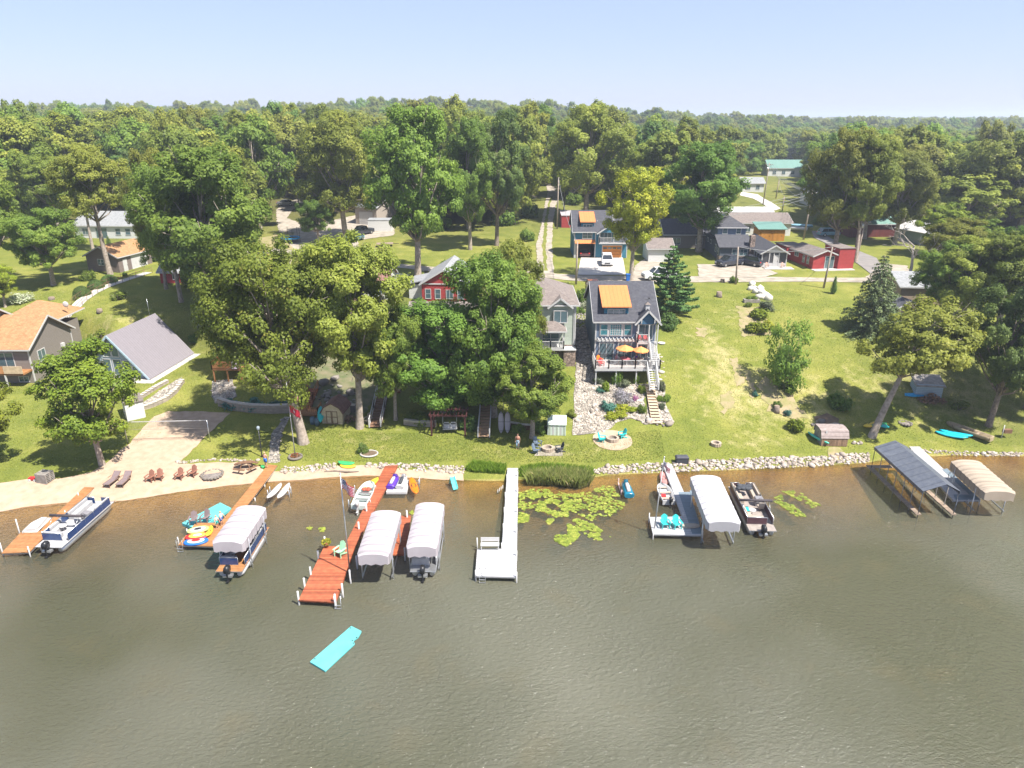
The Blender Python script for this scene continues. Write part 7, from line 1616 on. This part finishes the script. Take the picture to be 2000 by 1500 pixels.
# ------------------------------------------------------------------ vehicles (front faces local -y)
M_tyre = pm('tyre_rubber', (.025,.025,.025), rough=.85); M_carglass = pm('car_glass', (.03,.035,.04), rough=.05, bump=0, spec=.9)
def car(label, p, rz, m, kind='suv', L=4.7, Wd=1.9, name='parked_car', cat='car'):
    t = thing(name, label, cat, p, rz); h0, hb, ht = .28, .95, 1.65
    hl = L/2
    if kind == 'pickup': prof = [(-hl,h0),(-hl,.75),(-hl+.1,1.0),(-hl+1.35,1.1),(hl,1.05),(hl,h0)]; cab = [(-hl+1.25,1.08),(-hl+1.95,1.78),(-hl+3.35,1.78),(-hl+3.55,1.06)]
    elif kind == 'sedan': prof = [(-hl,h0),(-hl,.62),(-hl+.25,.82),(-hl+1.3,.95),(hl-.3,.95),(hl,.8),(hl,h0)]; cab = [(-hl+1.1,.93),(-hl+1.9,1.42),(-hl+3.2,1.42),(-hl+4.0,.93)]
    else: prof = [(-hl,h0),(-hl,.7),(-hl+.2,.92),(-hl+1.15,1.02),(hl-.1,1.0),(hl,.8),(hl,h0)]; cab = [(-hl+1.0,1.0),(-hl+1.75,1.62),(hl-.6,1.64),(hl-.12,1.0)]
    mb = MB(); mb.profile(prof, -Wd/2, Wd/2, 'x'); mb.build('body', m, t, bevel=.09)
    mb = MB(); a = Wd/2-.06; b_ = Wd/2-.22
    v = [(s*(a if z < 1.2 else b_), y, z) for s in (-1,1) for y, z in cab]; mb.add(v, [(0,1,2,3),(7,6,5,4),(0,4,5,1),(2,6,7,3)]); mb.build('windows', M_carglass, t)
    mb = MB(); y1, y2, z_ = cab[1][0], cab[2][0], cab[1][1]; mb.bb(-b_-.01,b_+.01,y1-.02,y2+.02,z_-.03,z_+.04)
    for s in (-1,1):
        for q0, q1 in ((cab[0],cab[1]),(cab[3],cab[2])): mb.bar((s*a,q0[0],q0[1]),(s*b_,q1[0],q1[1]),.07,.07)
        ym = (y1+y2)/2; mb.bar((s*a,ym,1.0),(s*b_,ym,z_),.06,.06)
    mb.build('roof', m, t)
    if kind == 'pickup': mb = MB(); mb.bb(-Wd/2+.12,Wd/2-.12,cab[3][0]+.08,hl-.1,1.0,1.09); mb.build('truck_bed', M_black, t)
    for s in (-1,1):
        for y in (-hl+.85, hl-.95):
            mb = MB(); mb.tube([(s*(Wd/2-.2),y,.34),(s*(Wd/2+.02),y,.34)], .35, 14); w_ = mb.build('wheel', M_tyre, t); mb = MB(); mb.tube([(s*(Wd/2),y,.34),(s*(Wd/2+.03),y,.34)], .2, 10); mb.build('rim', M_alu, w_)
        mb = MB(); mb.bb(min(s*.5,s*.85),max(s*.5,s*.85),-hl-.02,-hl+.06,.66,.8); mb.build('headlight', pm('headlight_glass', (.7,.72,.75), rough=.1), t)
        mb = MB(); mb.bb(min(s*.62,s*.88),max(s*.62,s*.88),hl-.05,hl+.02,.72,.92); mb.build('tail_light', M_red, t)
    mb = MB(); mb.bb(-.45,.45,-hl-.025,-hl+.03,.45,.68); mb.build('grille', M_black, t)
    return t
def up(p, d=.08): return Vector((p.x,p.y,p.z+d))
M_whcar = pm('white_car_paint', (.72,.72,.72), rough=.25, gloss_coat=.6, bump=0, amt=.04); M_dkcar = pm('dark_car_paint', (.03,.035,.05), rough=.2, gloss_coat=.7, bump=0); M_ducar = pm('dark_maroon_car_paint', (.09,.03,.03), rough=.2, gloss_coat=.7, bump=0); M_slcar = pm('silver_car_paint', (.4,.42,.44), rough=.3, metal=.5, gloss_coat=.5, bump=0); M_blcar = pm('pale_blue_car_paint', (.18,.34,.42), rough=.3, gloss_coat=.5, bump=0)
car('white car parked on the concrete driveway of the garage house', up(G(1185,517),.12), R(-5), M_whcar)
car('red and white car standing in the shade of the carport', Vector((13.1,128.5,GC+.02)), R(180), M_ducar, 'sedan', L=4.3)
car('dark pickup truck parked lengthwise in front of the navy house', up(G(1426,520),.1), R(-62), M_dkcar, 'pickup', L=5.6, name='pickup_truck', cat='pickup')
car('black car parked between the pickup and the sunroom', up(G(1465,519),.1), R(-140), M_dkcar, 'suv')
car('light blue jeep parked by the tall pole near the red house', up(G(1617,462),.1), R(95), M_blcar, 'suv', L=4.3)
car('dark pickup truck on the gravel yard beside the metal workshop', up(G(708,459),.1), R(-35), M_dkcar, 'pickup', L=5.4, name='pickup_truck', cat='pickup')
car('blue grey car with red tail lights next to the gravel yard pickup', up(G(694,471),.1), R(160), M_blcar, 'suv', L=4.4)
car('dark car on the road below the bare dirt lot', up(G(508,505),.1), R(30), M_dkcar, 'sedan')
car('white pickup truck on the road behind the blue green pine', up(G(1287,546),.1), R(-80), M_whcar, 'pickup', L=5.4, name='pickup_truck', cat='pickup')
car('dark red car tucked at the back left corner of the slate blue house', up(G(1160,574),.1), R(5), M_ducar, 'suv')
car('silver car parked under the trees beside the lane to the trampoline', up(G(560,402),.1), R(80), M_slcar, 'sedan')
t = thing('flatbed_trailer', 'low flatbed trailer on the grass right of the pickups', 'trailer', G(752,481), R(12)); mb = MB(); mb.bb(-1.6,1.6,-.9,.9,.5,.6); mb.build('bed', M_tan, t); mb = MB(); mb.bar((1.6,0,.5),(2.7,0,.45),.1,.08); mb.build('drawbar', M_black, t)
for s in (-1,1): mb = MB(); mb.tube([(-.2,s*.9,.33),(-.2,s*1.1,.33)], .33, 12); mb.build('wheel', M_tyre, t)
fishing_boat('covered pale boat stored on the grass beside the orange shed', up(G(1552,452),.3), R(60), 5, 1.9, z=G(1552,452).z+.4, m=M_vinyl); fishing_boat('blue striped boat stored behind the covered pale boat', up(G(1562,447),.3), R(75), 5, 1.9, z=G(1562,447).z+.4, m=M_blcar)
# ------------------------------------------------------------------ garden and beach things
def fire_ring(label, p, r_, name='fire_ring', ash=True, rough_stones=0):
    t = thing(name, label, 'fire pit', p); mb = MB(); n = rough_stones or 14
    for k in range(n):
        a = 2*math.pi*k/n
        if rough_stones: mb.ball((r_*math.cos(a)*random.uniform(.95,1.05), r_*math.sin(a)*random.uniform(.95,1.05), .08), (random.uniform(.12,.2),random.uniform(.1,.17),.12), 7, 4)
        else: mb.box((r_*math.cos(a),r_*math.sin(a),.16),(.22,2*math.pi*r_/n*1.0,.32), rz=a)
    mb.build('stones', M_rk if rough_stones else pm('fire_ring_block', (.42,.34,.26), rough=.95), t)
    if ash: mb = MB(); mb.tube([(0,0,.0),(0,0,.07)], r_*.86, 16); mb.build('ash', pm('ash', (.13,.11,.10), (.24,.21,.19), rough=1, scale=5), t)
    return t
fire_ring('wide stone fire circle with grey ash on the beach', G(415,929), .95, rough_stones=20)
p = G(1196,862); sheet('gravel_circle', [Vector((p.x+2.05*math.cos(a*.3), p.y+2.05*math.sin(a*.3))) for a in range(21)], M_sand, dz=.05, world=True, jit=.05, step=.5)
fire_ring('round block fire ring between two turquoise chairs', up(p,.05), .55); fire_ring('block fire ring on the small square patio behind the reeds', up(G(1070,881),.05), .5)
sheet('patio_square', [(1043,893),(1099,893),(1099,872),(1058,872)], M_gravel, dz=.05)
fire_ring('small low fire ring alone on the open lawn', G(1398,871), .42); fire_ring('heap of dark stones in the shade near the green kayaks', G(1768,829), .6, name='stone_heap', rough_stones=12)
# picnic table
t = thing('picnic_table', 'dark curved picnic table with benches on the beach by the cedar dock', 'picnic table', G(481,920), R(15))
mb = MB(); mb.prism([(1.0*math.cos(a), .55*math.sin(a)-.1) for a in [k*.35-.2 for k in range(10)]], .68, .74); mb.build('tabletop', M_woodx, t)
for s, a0 in ((1,.3),(-1,3.6)):
    for q in (0, 1.3): mb = MB(); mb.bar((1.05*math.cos(a0+q)*1.1,.95*math.sin(a0+q),.42),(1.05*math.cos(a0+q+1.1)*1.1,.95*math.sin(a0+q+1.1),.42),.26,.05); mb.build('bench', M_woodx, t)
for q in range(4): a = q*1.571+.7; mb = MB(); mb.bar((.85*math.cos(a),.7*math.sin(a),0),(.4*math.cos(a),.3*math.sin(a),.68),.07,.07); mb.build('leg', M_woodx, t)
# volleyball net
a, b_ = G(250,868), G(411,864); c = (a+b_)/2
t = thing('volleyball_net', 'volleyball net with white top band across the sand court', 'net', a); d = b_-a
for q, nm in ((Vector((0,0,0)),'post'),(d,'post')): mb = MB(); mb.tube([q, q+Vector((0,0,2.45))], .045, 8); mb.build(nm, M_alu, t)
mb = MB(); mb.bar(Vector((0,0,2.4)), d+Vector((0,0,2.4)), .03, .09); mb.build('top_band', M_white, t); mb = MB(); mb.bar(Vector((0,0,1.55)), d+Vector((0,0,1.55)), .015, .03)
n = 40
for k in range(n+1): q = d*(k/n); mb.bar(q+Vector((0,0,1.55)), q+Vector((.01,0,2.38)), .008, .008)
for z in (1.72,1.9,2.07,2.23): mb.bar(Vector((0,0,z)), d+Vector((0,0,z)), .008, .008)
mb.build('mesh', M_grwood, t)
# pallet stack
t = thing('pallet_stack', 'stack of grey wooden pallets at the edge of the beach', 'pallets', G(90,941), R(-12))
for k in range(6):
    mb = MB()
    for j in range(6): mb.bb(-.55+j*.2,-.43+j*.2,-.5,.5,k*.16+.11,k*.16+.14)
    for y in (-.45,0,.45): mb.bb(-.55,.58,y-.05,y+.05,k*.16,k*.16+.11)
    mb.build('pallet', M_grwood, t)
t = thing('toy_cart', 'small red toy lying on the sand left of the pallets', 'toy', G(66,940)); mb = MB(); mb.loft([[(-.35*k,-.2*k,z),(.35*k,-.2*k,z),(.35*k,.2*k,z),(-.35*k,.2*k,z)] for k, z in ((.8,.12),(1,.35))], sm=False); mb.build('tub', M_red, t); mb = MB(); mb.tube([(-.25,-.25,.12),(-.25,.25,.12)], .12, 8); mb.tube([(.25,-.25,.12),(.25,.25,.12)], .12, 8); mb.build('wheels', M_white, t)
kayak('green sled shaped board resting on the stones above the sand', up(G(677,911),.15), R(80), 1.7, .7, M_green, z=G(677,911).z+.2, cockpit=False, name='beach_sled', cat='sled'); kayak('yellow board under the green sled on the sand', up(G(680,915),.1), R(85), 1.6, .6, M_yellow, z=G(680,916).z+.1, cockpit=False, name='beach_board', cat='board')
mb = MB(); mb.tube([(-1.6,0,.08),(-.5,.12,.1),(.6,-.08,.12),(1.7,.1,.08)], [.05,.1,.09,.04], 7); o = mb.build('driftwood_log', M_bark); o.location = G(666,923); tag(o, 'driftwood log lying on the sand left of the red dock', 'log')
# swing pergola
p = G(876,852); t = thing('swing_pergola', 'dark red timber pergola holding a white porch swing', 'pergola', p, R(-2))
for x in (-1.75, 1.75):
    for y in (0, 1.7): mb = MB(); mb.bb(x-.08,x+.08,y-.08,y+.08,-.1,2.2); mb.build('post', pm('dark_red_stain', (.075,.022,.02), rough=.7), t)
for y in (0,1.7): mb = MB(); mb.bb(-2.0,2.0,y-.05,y+.05,2.2,2.38); mb.build('beam', MATS['dark_red_stain'], t)
mb = MB()
for k in range(10): mb.bb(-1.9+k*.42,-1.82+k*.42,-.3,2.0,2.382,2.5)
mb.build('rafters', MATS['dark_red_stain'], t)
t = thing('porch_swing', 'white two seat swing hanging from the dark red pergola', 'swing', Vector((p.x+.1,p.y+.8,p.z)), 0); mb = MB(); mb.bb(-.75,.75,-.25,.25,.45,.5); mb.build('seat', M_white, t)
mb = MB()
for k in range(2): mb.prism([(-.7+.72*k,.26),(-.05+.72*k,.26),(-.05+.72*k,.3),(-.7+.72*k,.3)], .5, 1.0); mb.box((-.375+.72*k,.28,1.0),(.5,.04,.24))
mb.build('backrest', M_white, t); mb = MB()
for x in (-.72,.72): mb.tube([(x,-.2,.5),(x,0,2.3)], .015, 4); mb.tube([(x,.25,.5),(x,0,2.3)], .015, 4); mb.bb(x-.04,x+.04,-.28,.28,.7,.74)
mb.build('chains', M_alu, t)
# round flower bed, standing boats, bins, stumps, planters
t = thing('round_flower_bed', 'round edged flower bed with dark mulch on the lakeside lawn', 'flower bed', G(721,887)); mb = MB(); mb.tube([(.85*math.cos(a*.37),.7*math.sin(a*.37),.06) for a in range(18)], .09, 6); mb.build('edging', M_found, t); mb = MB(); mb.prism([(.82*math.cos(a*.4),.66*math.sin(a*.4)) for a in range(16)], 0, .1); mb.build('mulch', M_mulch, t)
shrub('d',(708,884),1.2,1.3,'thin dark plant at the left of the round flower bed','garden_plant')
for s, l in ((-.34,'left'),(.34,'right')):
    p = G(985,845); t = kayak('white paddle hull standing upright against the timber wall, the one nearer the %s' % ('long stairs' if s < 0 else 'small oak'), p, 0, 2.3, .62, M_canvw, z=p.z+1.15, cockpit=False, name='upright_hull', cat='boat'); t.location.x += s; t.rotation_euler = (R(78),0,0)
def stump(label, px, r_=.35, h=.5):
    t = thing('tree_stump', label, 'stump', G(*px)); mb = MB(); mb.tube([(0,0,-.1),(0,0,h*.3),(0,0,h)], [r_*1.35,r_*1.05,r_], 10); mb.build('bark', M_bark, t); mb = MB(); mb.tube([(0,0,h),(0,0,h+.015)], r_*.93, 10); mb.build('cut_face', M_tan, t)
stump('tree stump nearest the road on the open lawn', (1411,552)); stump('tall tree stump on the open lawn below the road', (1404,580), .4, .75); stump('grey stump in the weedy patch on the open lawn', (1516,806), .3, .7); stump('small stump on the grass above the A frame cabin', (195,610), .35, .45); stump('low grey stump above the orange roofed house', (101,585), .4, .35)
rocks('white_boulders', 'row of large white limestone blocks on the open lawn', [[(1464,557),(1478,558),(1490,572),(1506,583),(1500,588),(1482,582),(1468,572)]], 2.2, .5, pm('limestone', (.62,.58,.50), (.5,.46,.4), rough=.95), 21, flat=.8, cat='boulders')
t = thing('planter_box', 'grey raised planter box with green leaves near the white boulders', 'planter', G(1467,591)); hbx(t, 'box', -1.1, 1.1, -.4, .4, 0, .45, M_grwood)
c = bpy.data.objects.new('foliage', BM['g']); col.objects.link(c); c.parent = t; c.location = (0,0,.4); c.scale = (.9,.45,.5)
for px, l, m in (((833,541),'black wheeled bin behind the red gabled cottage, left of its twin',M_black),((846,541),'black wheeled bin behind the red gabled cottage, right of its twin',M_black),((1226,549),'blue wheeled bin at the road behind the slate blue house',M_blue)):
    t = thing('wheeled_bin', l, 'bin', G(*px)); mb = MB(); mb.loft([[(-.3*k,-.35*k,z),(.3*k,-.35*k,z),(.3*k,.35*k,z),(-.3*k,.35*k,z)] for k, z in ((.8,0),(1,1.0))], sm=False); mb.build('body', m, t); mb = MB(); mb.box((0,0,1.05),(.66,.76,.08)); mb.build('lid', m, t)
t = thing('trampoline', 'blue edged trampoline with tall net poles on the yard grass', 'trampoline', G(568,473)); mb = MB(); mb.tube([(0,0,.8),(0,0,.84)], 1.7, 20); mb.build('mat', M_black, t); mb = MB(); mb.tube([(1.8*math.cos(a*.3142),1.8*math.sin(a*.3142),.86) for a in range(21)], .16, 6); mb.build('pad', pm('sky_blue_pad', (.02,.32,.62), rough=.5), t)
for k in range(6): a = k*1.047; mb = MB(); mb.tube([(1.9*math.cos(a),1.9*math.sin(a),0),(1.9*math.cos(a),1.9*math.sin(a),2.8)], .04, 5); mb.build('net_pole', M_black, t)
t = thing('firewood_pile', 'large pile of split firewood below the low pale roofed shed', 'woodpile', G(1818,783)); mb = MB()
for k in range(130):
    a = random.uniform(0,6.28); r_ = random.random()**.6; x, y = 1.5*r_*math.cos(a), .9*r_*math.sin(a); z = random.uniform(0,.95*(1-r_)+.1); d = Vector((random.uniform(-1,1),random.uniform(-1,1),random.uniform(-.3,.3))).normalized()*.22; mb.tube([Vector((x,y,z))-d, Vector((x,y,z))+d], random.uniform(.05,.09), 5)
mb.build('logs', pm('firewood', (.25,.14,.08), (.10,.07,.05), rough=.95, scale=3), t)
t = thing('firewood_pile', 'small stack of firewood between the garden shed and the stairs', 'woodpile', G(690,824)); mb = MB()
for k in range(60): x, y, z = random.uniform(-.8,.8), random.uniform(-.3,.3), random.uniform(0,.7); mb.tube([(x,y-.2,z),(x,y+.2,z)], .07, 5)
mb.build('logs', MATS['firewood'], t)
mb = MB(); mb.prism([(-1.2,-.3),(-.4,-.6),(.9,-.5),(1.2,.2),(.3,.5),(-.9,.4)], 0, .12); o = mb.build('blue_tarp', pm('bright_blue_tarp', (.01,.32,.62), rough=.5)); o.location = G(1785,773); tag(o, 'bright blue tarp on the ground left of the firewood pile', 'tarp')
kayak('orange yellow kayak lying behind the leaning oak trunk', up(G(1700,834),.2), R(-60), 2.4, .75, M_yellow, z=G(1700,834).z+.2); kayak('green kayak lying between the leaning trunk and the yellow kayak', up(G(1716,836),.2), R(-70), 2.0, .7, M_green, z=G(1716,836).z+.2); kayak('white and teal tub boat right of the leaning oak trunk', up(G(1723,836),.2), R(10), 1.7, .9, M_teal, z=G(1723,836).z+.2)
kayak('turquoise kayak pulled up on the right lawn, left of its twin', up(G(1857,853),.15), R(60), 3.0, .8, pm('bright_turquoise_plastic', (.01,.42,.55), rough=.4), z=G(1857,853).z+.15, cockpit=False); kayak('turquoise kayak pulled up on the right lawn, nearer the long tan canoe', up(G(1866,850),.15), R(60), 3.0, .8, MATS['bright_turquoise_plastic'], z=G(1866,850).z+.16, cockpit=False)
tc_ = fishing_boat('long tan canoe with ribbed bottom lying beside the turquoise kayaks', up(G(1890,848),.1), R(32), 4.6, 1.0, z=G(1890,848).z+.02, m=pm('tan_hull', (.45,.35,.22), rough=.7, kind='plankx', freq=5), seats=M_tan)
kayak('teal and white kayak leaning beside the weathered wooden shed', up(G(1596,862),.2), R(20), 3.0, .8, pm('seafoam_plastic', (.10,.55,.42), rough=.4), z=G(1596,862).z+.25, tilt=(0,R(30)))
t = thing('paddle', 'pale paddle leaning against the weathered wooden shed', 'paddle', G(1606,872)); mb = MB(); mb.tube([(0,0,0),(.25,.15,1.3)], .025, 5); mb.build('shaft', M_tan, t); mb = MB(); mb.box((.29,.17,1.45),(.16,.03,.35)); mb.build('blade', M_white, t)
t = thing('bird_feeder', 'short post with a dark box under the far right tree', 'post', G(1955,858)); mb = MB(); mb.tube([(0,0,0),(0,0,1.5)], .05, 6); mb.build('post', M_white, t); hbx(t, 'box', .1, .9, -.1, .3, .6, 1.0, M_woodx)
t = thing('kayak', 'teal kayak leaning on the left side of the garden shed', 'kayak', G(628,826), R(10)); mb = MB(); rings = []
for i in range(9): y = -1+2*i/8; b_ = .35*math.sqrt(max(.01,1-y*y)); rings.append([(b_*math.cos(a),y*.9,1.0+.12*math.sin(a)+y*.5) for a in [k*.785 for k in range(8)]])
mb.loft(rings); mb.build('hull', M_teal, t)
for px, l in (((611,829),'dark blue bucket left of the garden shed, the left one'),((620,830),'dark blue bucket left of the garden shed, the right one')): t = thing('barrel', l, 'barrel', G(*px)); mb = MB(); mb.tube([(0,0,0),(0,0,.35),(0,0,.75)], [.25,.29,.25], 10); mb.build('drum', pm('slate_barrel', (.10,.16,.20), rough=.5), t)
# dead tree
t = thing('dead_tree', 'bare grey dead tree with twisted limbs right of the forked oak', 'tree', G(1770,560)); mb = MB(); rd = random.Random(12); mb.tube([(0,0,-.3),(.2,0,3),(0,.2,6)], [.32,.22,.12], 8)
def limb(p0, d, L_, r_, k):
    q = p0+d*L_; mb.tube([p0, p0.lerp(q,.5)+Vector((rd.uniform(-.2,.2),rd.uniform(-.2,.2),rd.uniform(-.1,.3)))*L_*.3, q], [r_, r_*.7, r_*.4], 5)
    if k: [limb(q, (d+Vector((rd.uniform(-1,1),rd.uniform(-1,1),rd.uniform(-.5,.7)))).normalized(), L_*.68, r_*.45, k-1) for _ in range(3)]
for z in (2.5,3.6,4.5,5.5,6): limb(Vector((.1,.1,z)), Vector((rd.uniform(-1,1),rd.uniform(-1,.3),rd.uniform(.1,.8))).normalized(), 2.4, .12, 3)
mb.build('trunk', pm('bleached_wood', (.42,.37,.32), (.3,.26,.22), rough=.9), t)
# ------------------------------------------------------------------ people
def person(label, p, rz, h, top, bottom, hair, pose='stand', legs_bare=True):
    t = thing('person', label, 'person', p, rz); s = h/1.75
    me = bpy.data.meshes.new('body'); V, E, Rr = [], [], []
    def add(v, r_, par=None):
        V.append(Vector(v)*s); Rr.append(r_*s)
        if par is not None: E.append((par, len(V)-1))
        return len(V)-1
    zp = .95 if pose != 'sit' else .45
    pel = add((0,0,zp), .13); w1 = add((0,0,zp+.18), .115, pel); ch = add((0,-.01,zp+.38), .14, w1); nk = add((0,0,zp+.54), .05, ch); hd = add((0,-.02,zp+.64), .085, nk); add((0,-.02,zp+.74), .075, hd); add((0,-.10,zp+.645), .018, hd)
    for sx in (-1,1):
        add((sx*.08,-.02,zp+.655), .014, hd)
        shl = add((sx*.18,0,zp+.46), .055, ch); fw = {'stand': (-.04,-.06),'work': (-.22,-.38),'sit': (-.12,-.3)}[pose]
        el = add((sx*.24,fw[0],zp+.20), .04, shl); wr = add((sx*.23,fw[1],zp-.02 if pose == 'stand' else zp+.08), .027, el); pa = add((sx*.23,fw[1]-.03,zp-.08 if pose == 'stand' else zp+.05), .03, wr)
        for k, L_ in enumerate((.07,.085,.08,.06)): f1 = add((sx*.23+(k-1.5)*.017, fw[1]-.05, (zp-.08 if pose == 'stand' else zp+.05)-L_*.5), .009, pa); add((sx*.23+(k-1.5)*.018, fw[1]-.06, (zp-.08 if pose == 'stand' else zp+.05)-L_), .008, f1)
        add((sx*.23-sx*.05, fw[1]-.06, (zp-.10 if pose == 'stand' else zp+.02)), .010, pa)
        hp = add((sx*.09,0,zp-.06), .09, pel)
        if pose == 'sit': kn = add((sx*.12,-.42,zp-.02), .058, hp); an = add((sx*.12,-.45,zp-.42), .035, kn)
        else: kn = add((sx*.10,-.02-.05*(sx>0),.48), .058, hp); an = add((sx*.10,.02,.07), .035, kn)
        toe = V[an]/s+Vector((0,-.16,-.04)); add(toe, .03, an)
    me.from_pydata([v[:] for v in V], E, []); o = bpy.data.objects.new('body', me); col.objects.link(o); o.parent = t; me.materials.append(M_skin)
    md_ = o.modifiers.new('skin', 'SKIN'); md_.use_smooth_shade = True
    for i, r_ in enumerate(Rr): me.skin_vertices[0].data[i].radius = (r_, r_); me.skin_vertices[0].data[i].use_root = (i == 0)
    o.modifiers.new('sub', 'SUBSURF').levels = 1; o.modifiers['sub'].render_levels = 1
    if top: mb = MB(); mb.tube([(0,0,(zp-.02)*s),(0,0,(zp+.2)*s),(0,-.01*s,(zp+.42)*s),(0,0,(zp+.5)*s)], [.16*s,.15*s,.18*s,.09*s], 12); mb.build('shirt', top, t)
    mb = MB(); mb.tube([(0,0,(zp+.1)*s),(0,0,(zp-.05)*s)], [.155*s,.165*s], 12)
    for sx in (-1,1):
        if pose == 'sit': mb.tube([(sx*.09*s,0,(zp-.04)*s),(sx*.11*s,-.28*s,(zp-.02)*s)], [.105*s,.09*s], 10)
        else: mb.tube([(sx*.09*s,0,(zp-.04)*s),(sx*.10*s,-.01*s,(zp-.34 if legs_bare else .14)*s)], [.105*s,(.09 if legs_bare else .06)*s], 10)
    mb.build('shorts' if legs_bare else 'trousers', bottom, t)
    mb = MB(); mb.ball((0,.015*s,(zp+.70)*s), (.10*s,.105*s,.095*s), 12, 7); mb.build('hair', hair, t); return t
M_hair = pm('brown_hair', (.08,.045,.025), rough=.7); M_blond = pm('fair_hair', (.45,.33,.18), rough=.7)
person('person in royal blue shorts walking off the cedar dock onto the sand', W(520,913,.5), R(160), 1.7, None, M_blue, M_blond)
bk = thing('sand_bucket', 'small green bucket beside the person in blue shorts', 'bucket', G(514,916)); mb = MB(); mb.tube([(0,0,0),(0,0,.28)], [.14,.19], 10); mb.build('pail', M_green, bk)
person('person bending in a white shirt on the cedar dock, nearest the canopy', W(434,1026,.5), R(60), 1.35, pm('pale_shirt', (.6,.62,.68), rough=.8), M_blue, M_blond, 'work')
person('person in white bending at the platform corner of the cedar dock', W(425,1032,.5), R(40), 1.25, M_white, M_teal, M_blond, 'work')
person('person with brown hair in light jeans standing in the shade behind the chairs', G(1011,877), R(-10), 1.7, M_brownp, pm('light_jeans', (.35,.48,.6), rough=.8), M_hair, legs_bare=False)
person('person in purple seated under the smaller orange umbrella', (DX+4.7, DY-1.3, DZ), R(-20), 1.7, pm('purple_shirt', (.12,.04,.25), rough=.8), M_charc, M_hair, 'sit')
person('person in pink seated behind the dusty red table', (DX+2.4, DY-1.2, DZ), R(20), 1.6, pm('pink_shirt', (.55,.25,.28), rough=.8), M_charc, M_hair, 'sit')
# ------------------------------------------------------------------ summer haze
mb = MB(); mb.bb(-6100, 6100, -420, 9100, -9, 60)
m = bpy.data.materials.new('haze_air'); m.use_nodes = True; n = m.node_tree; n.nodes.clear()
pv = n.nodes.new('ShaderNodeVolumePrincipled'); pv.inputs['Color'].default_value = (.80,.88,1,1); pv.inputs['Density'].default_value = .00038; pv.inputs['Anisotropy'].default_value = .2
mo = n.nodes.new('ShaderNodeOutputMaterial'); n.links.new(pv.outputs[0], mo.inputs['Volume'])
hz = mb.build('haze', m); tag(hz, kind='stuff')
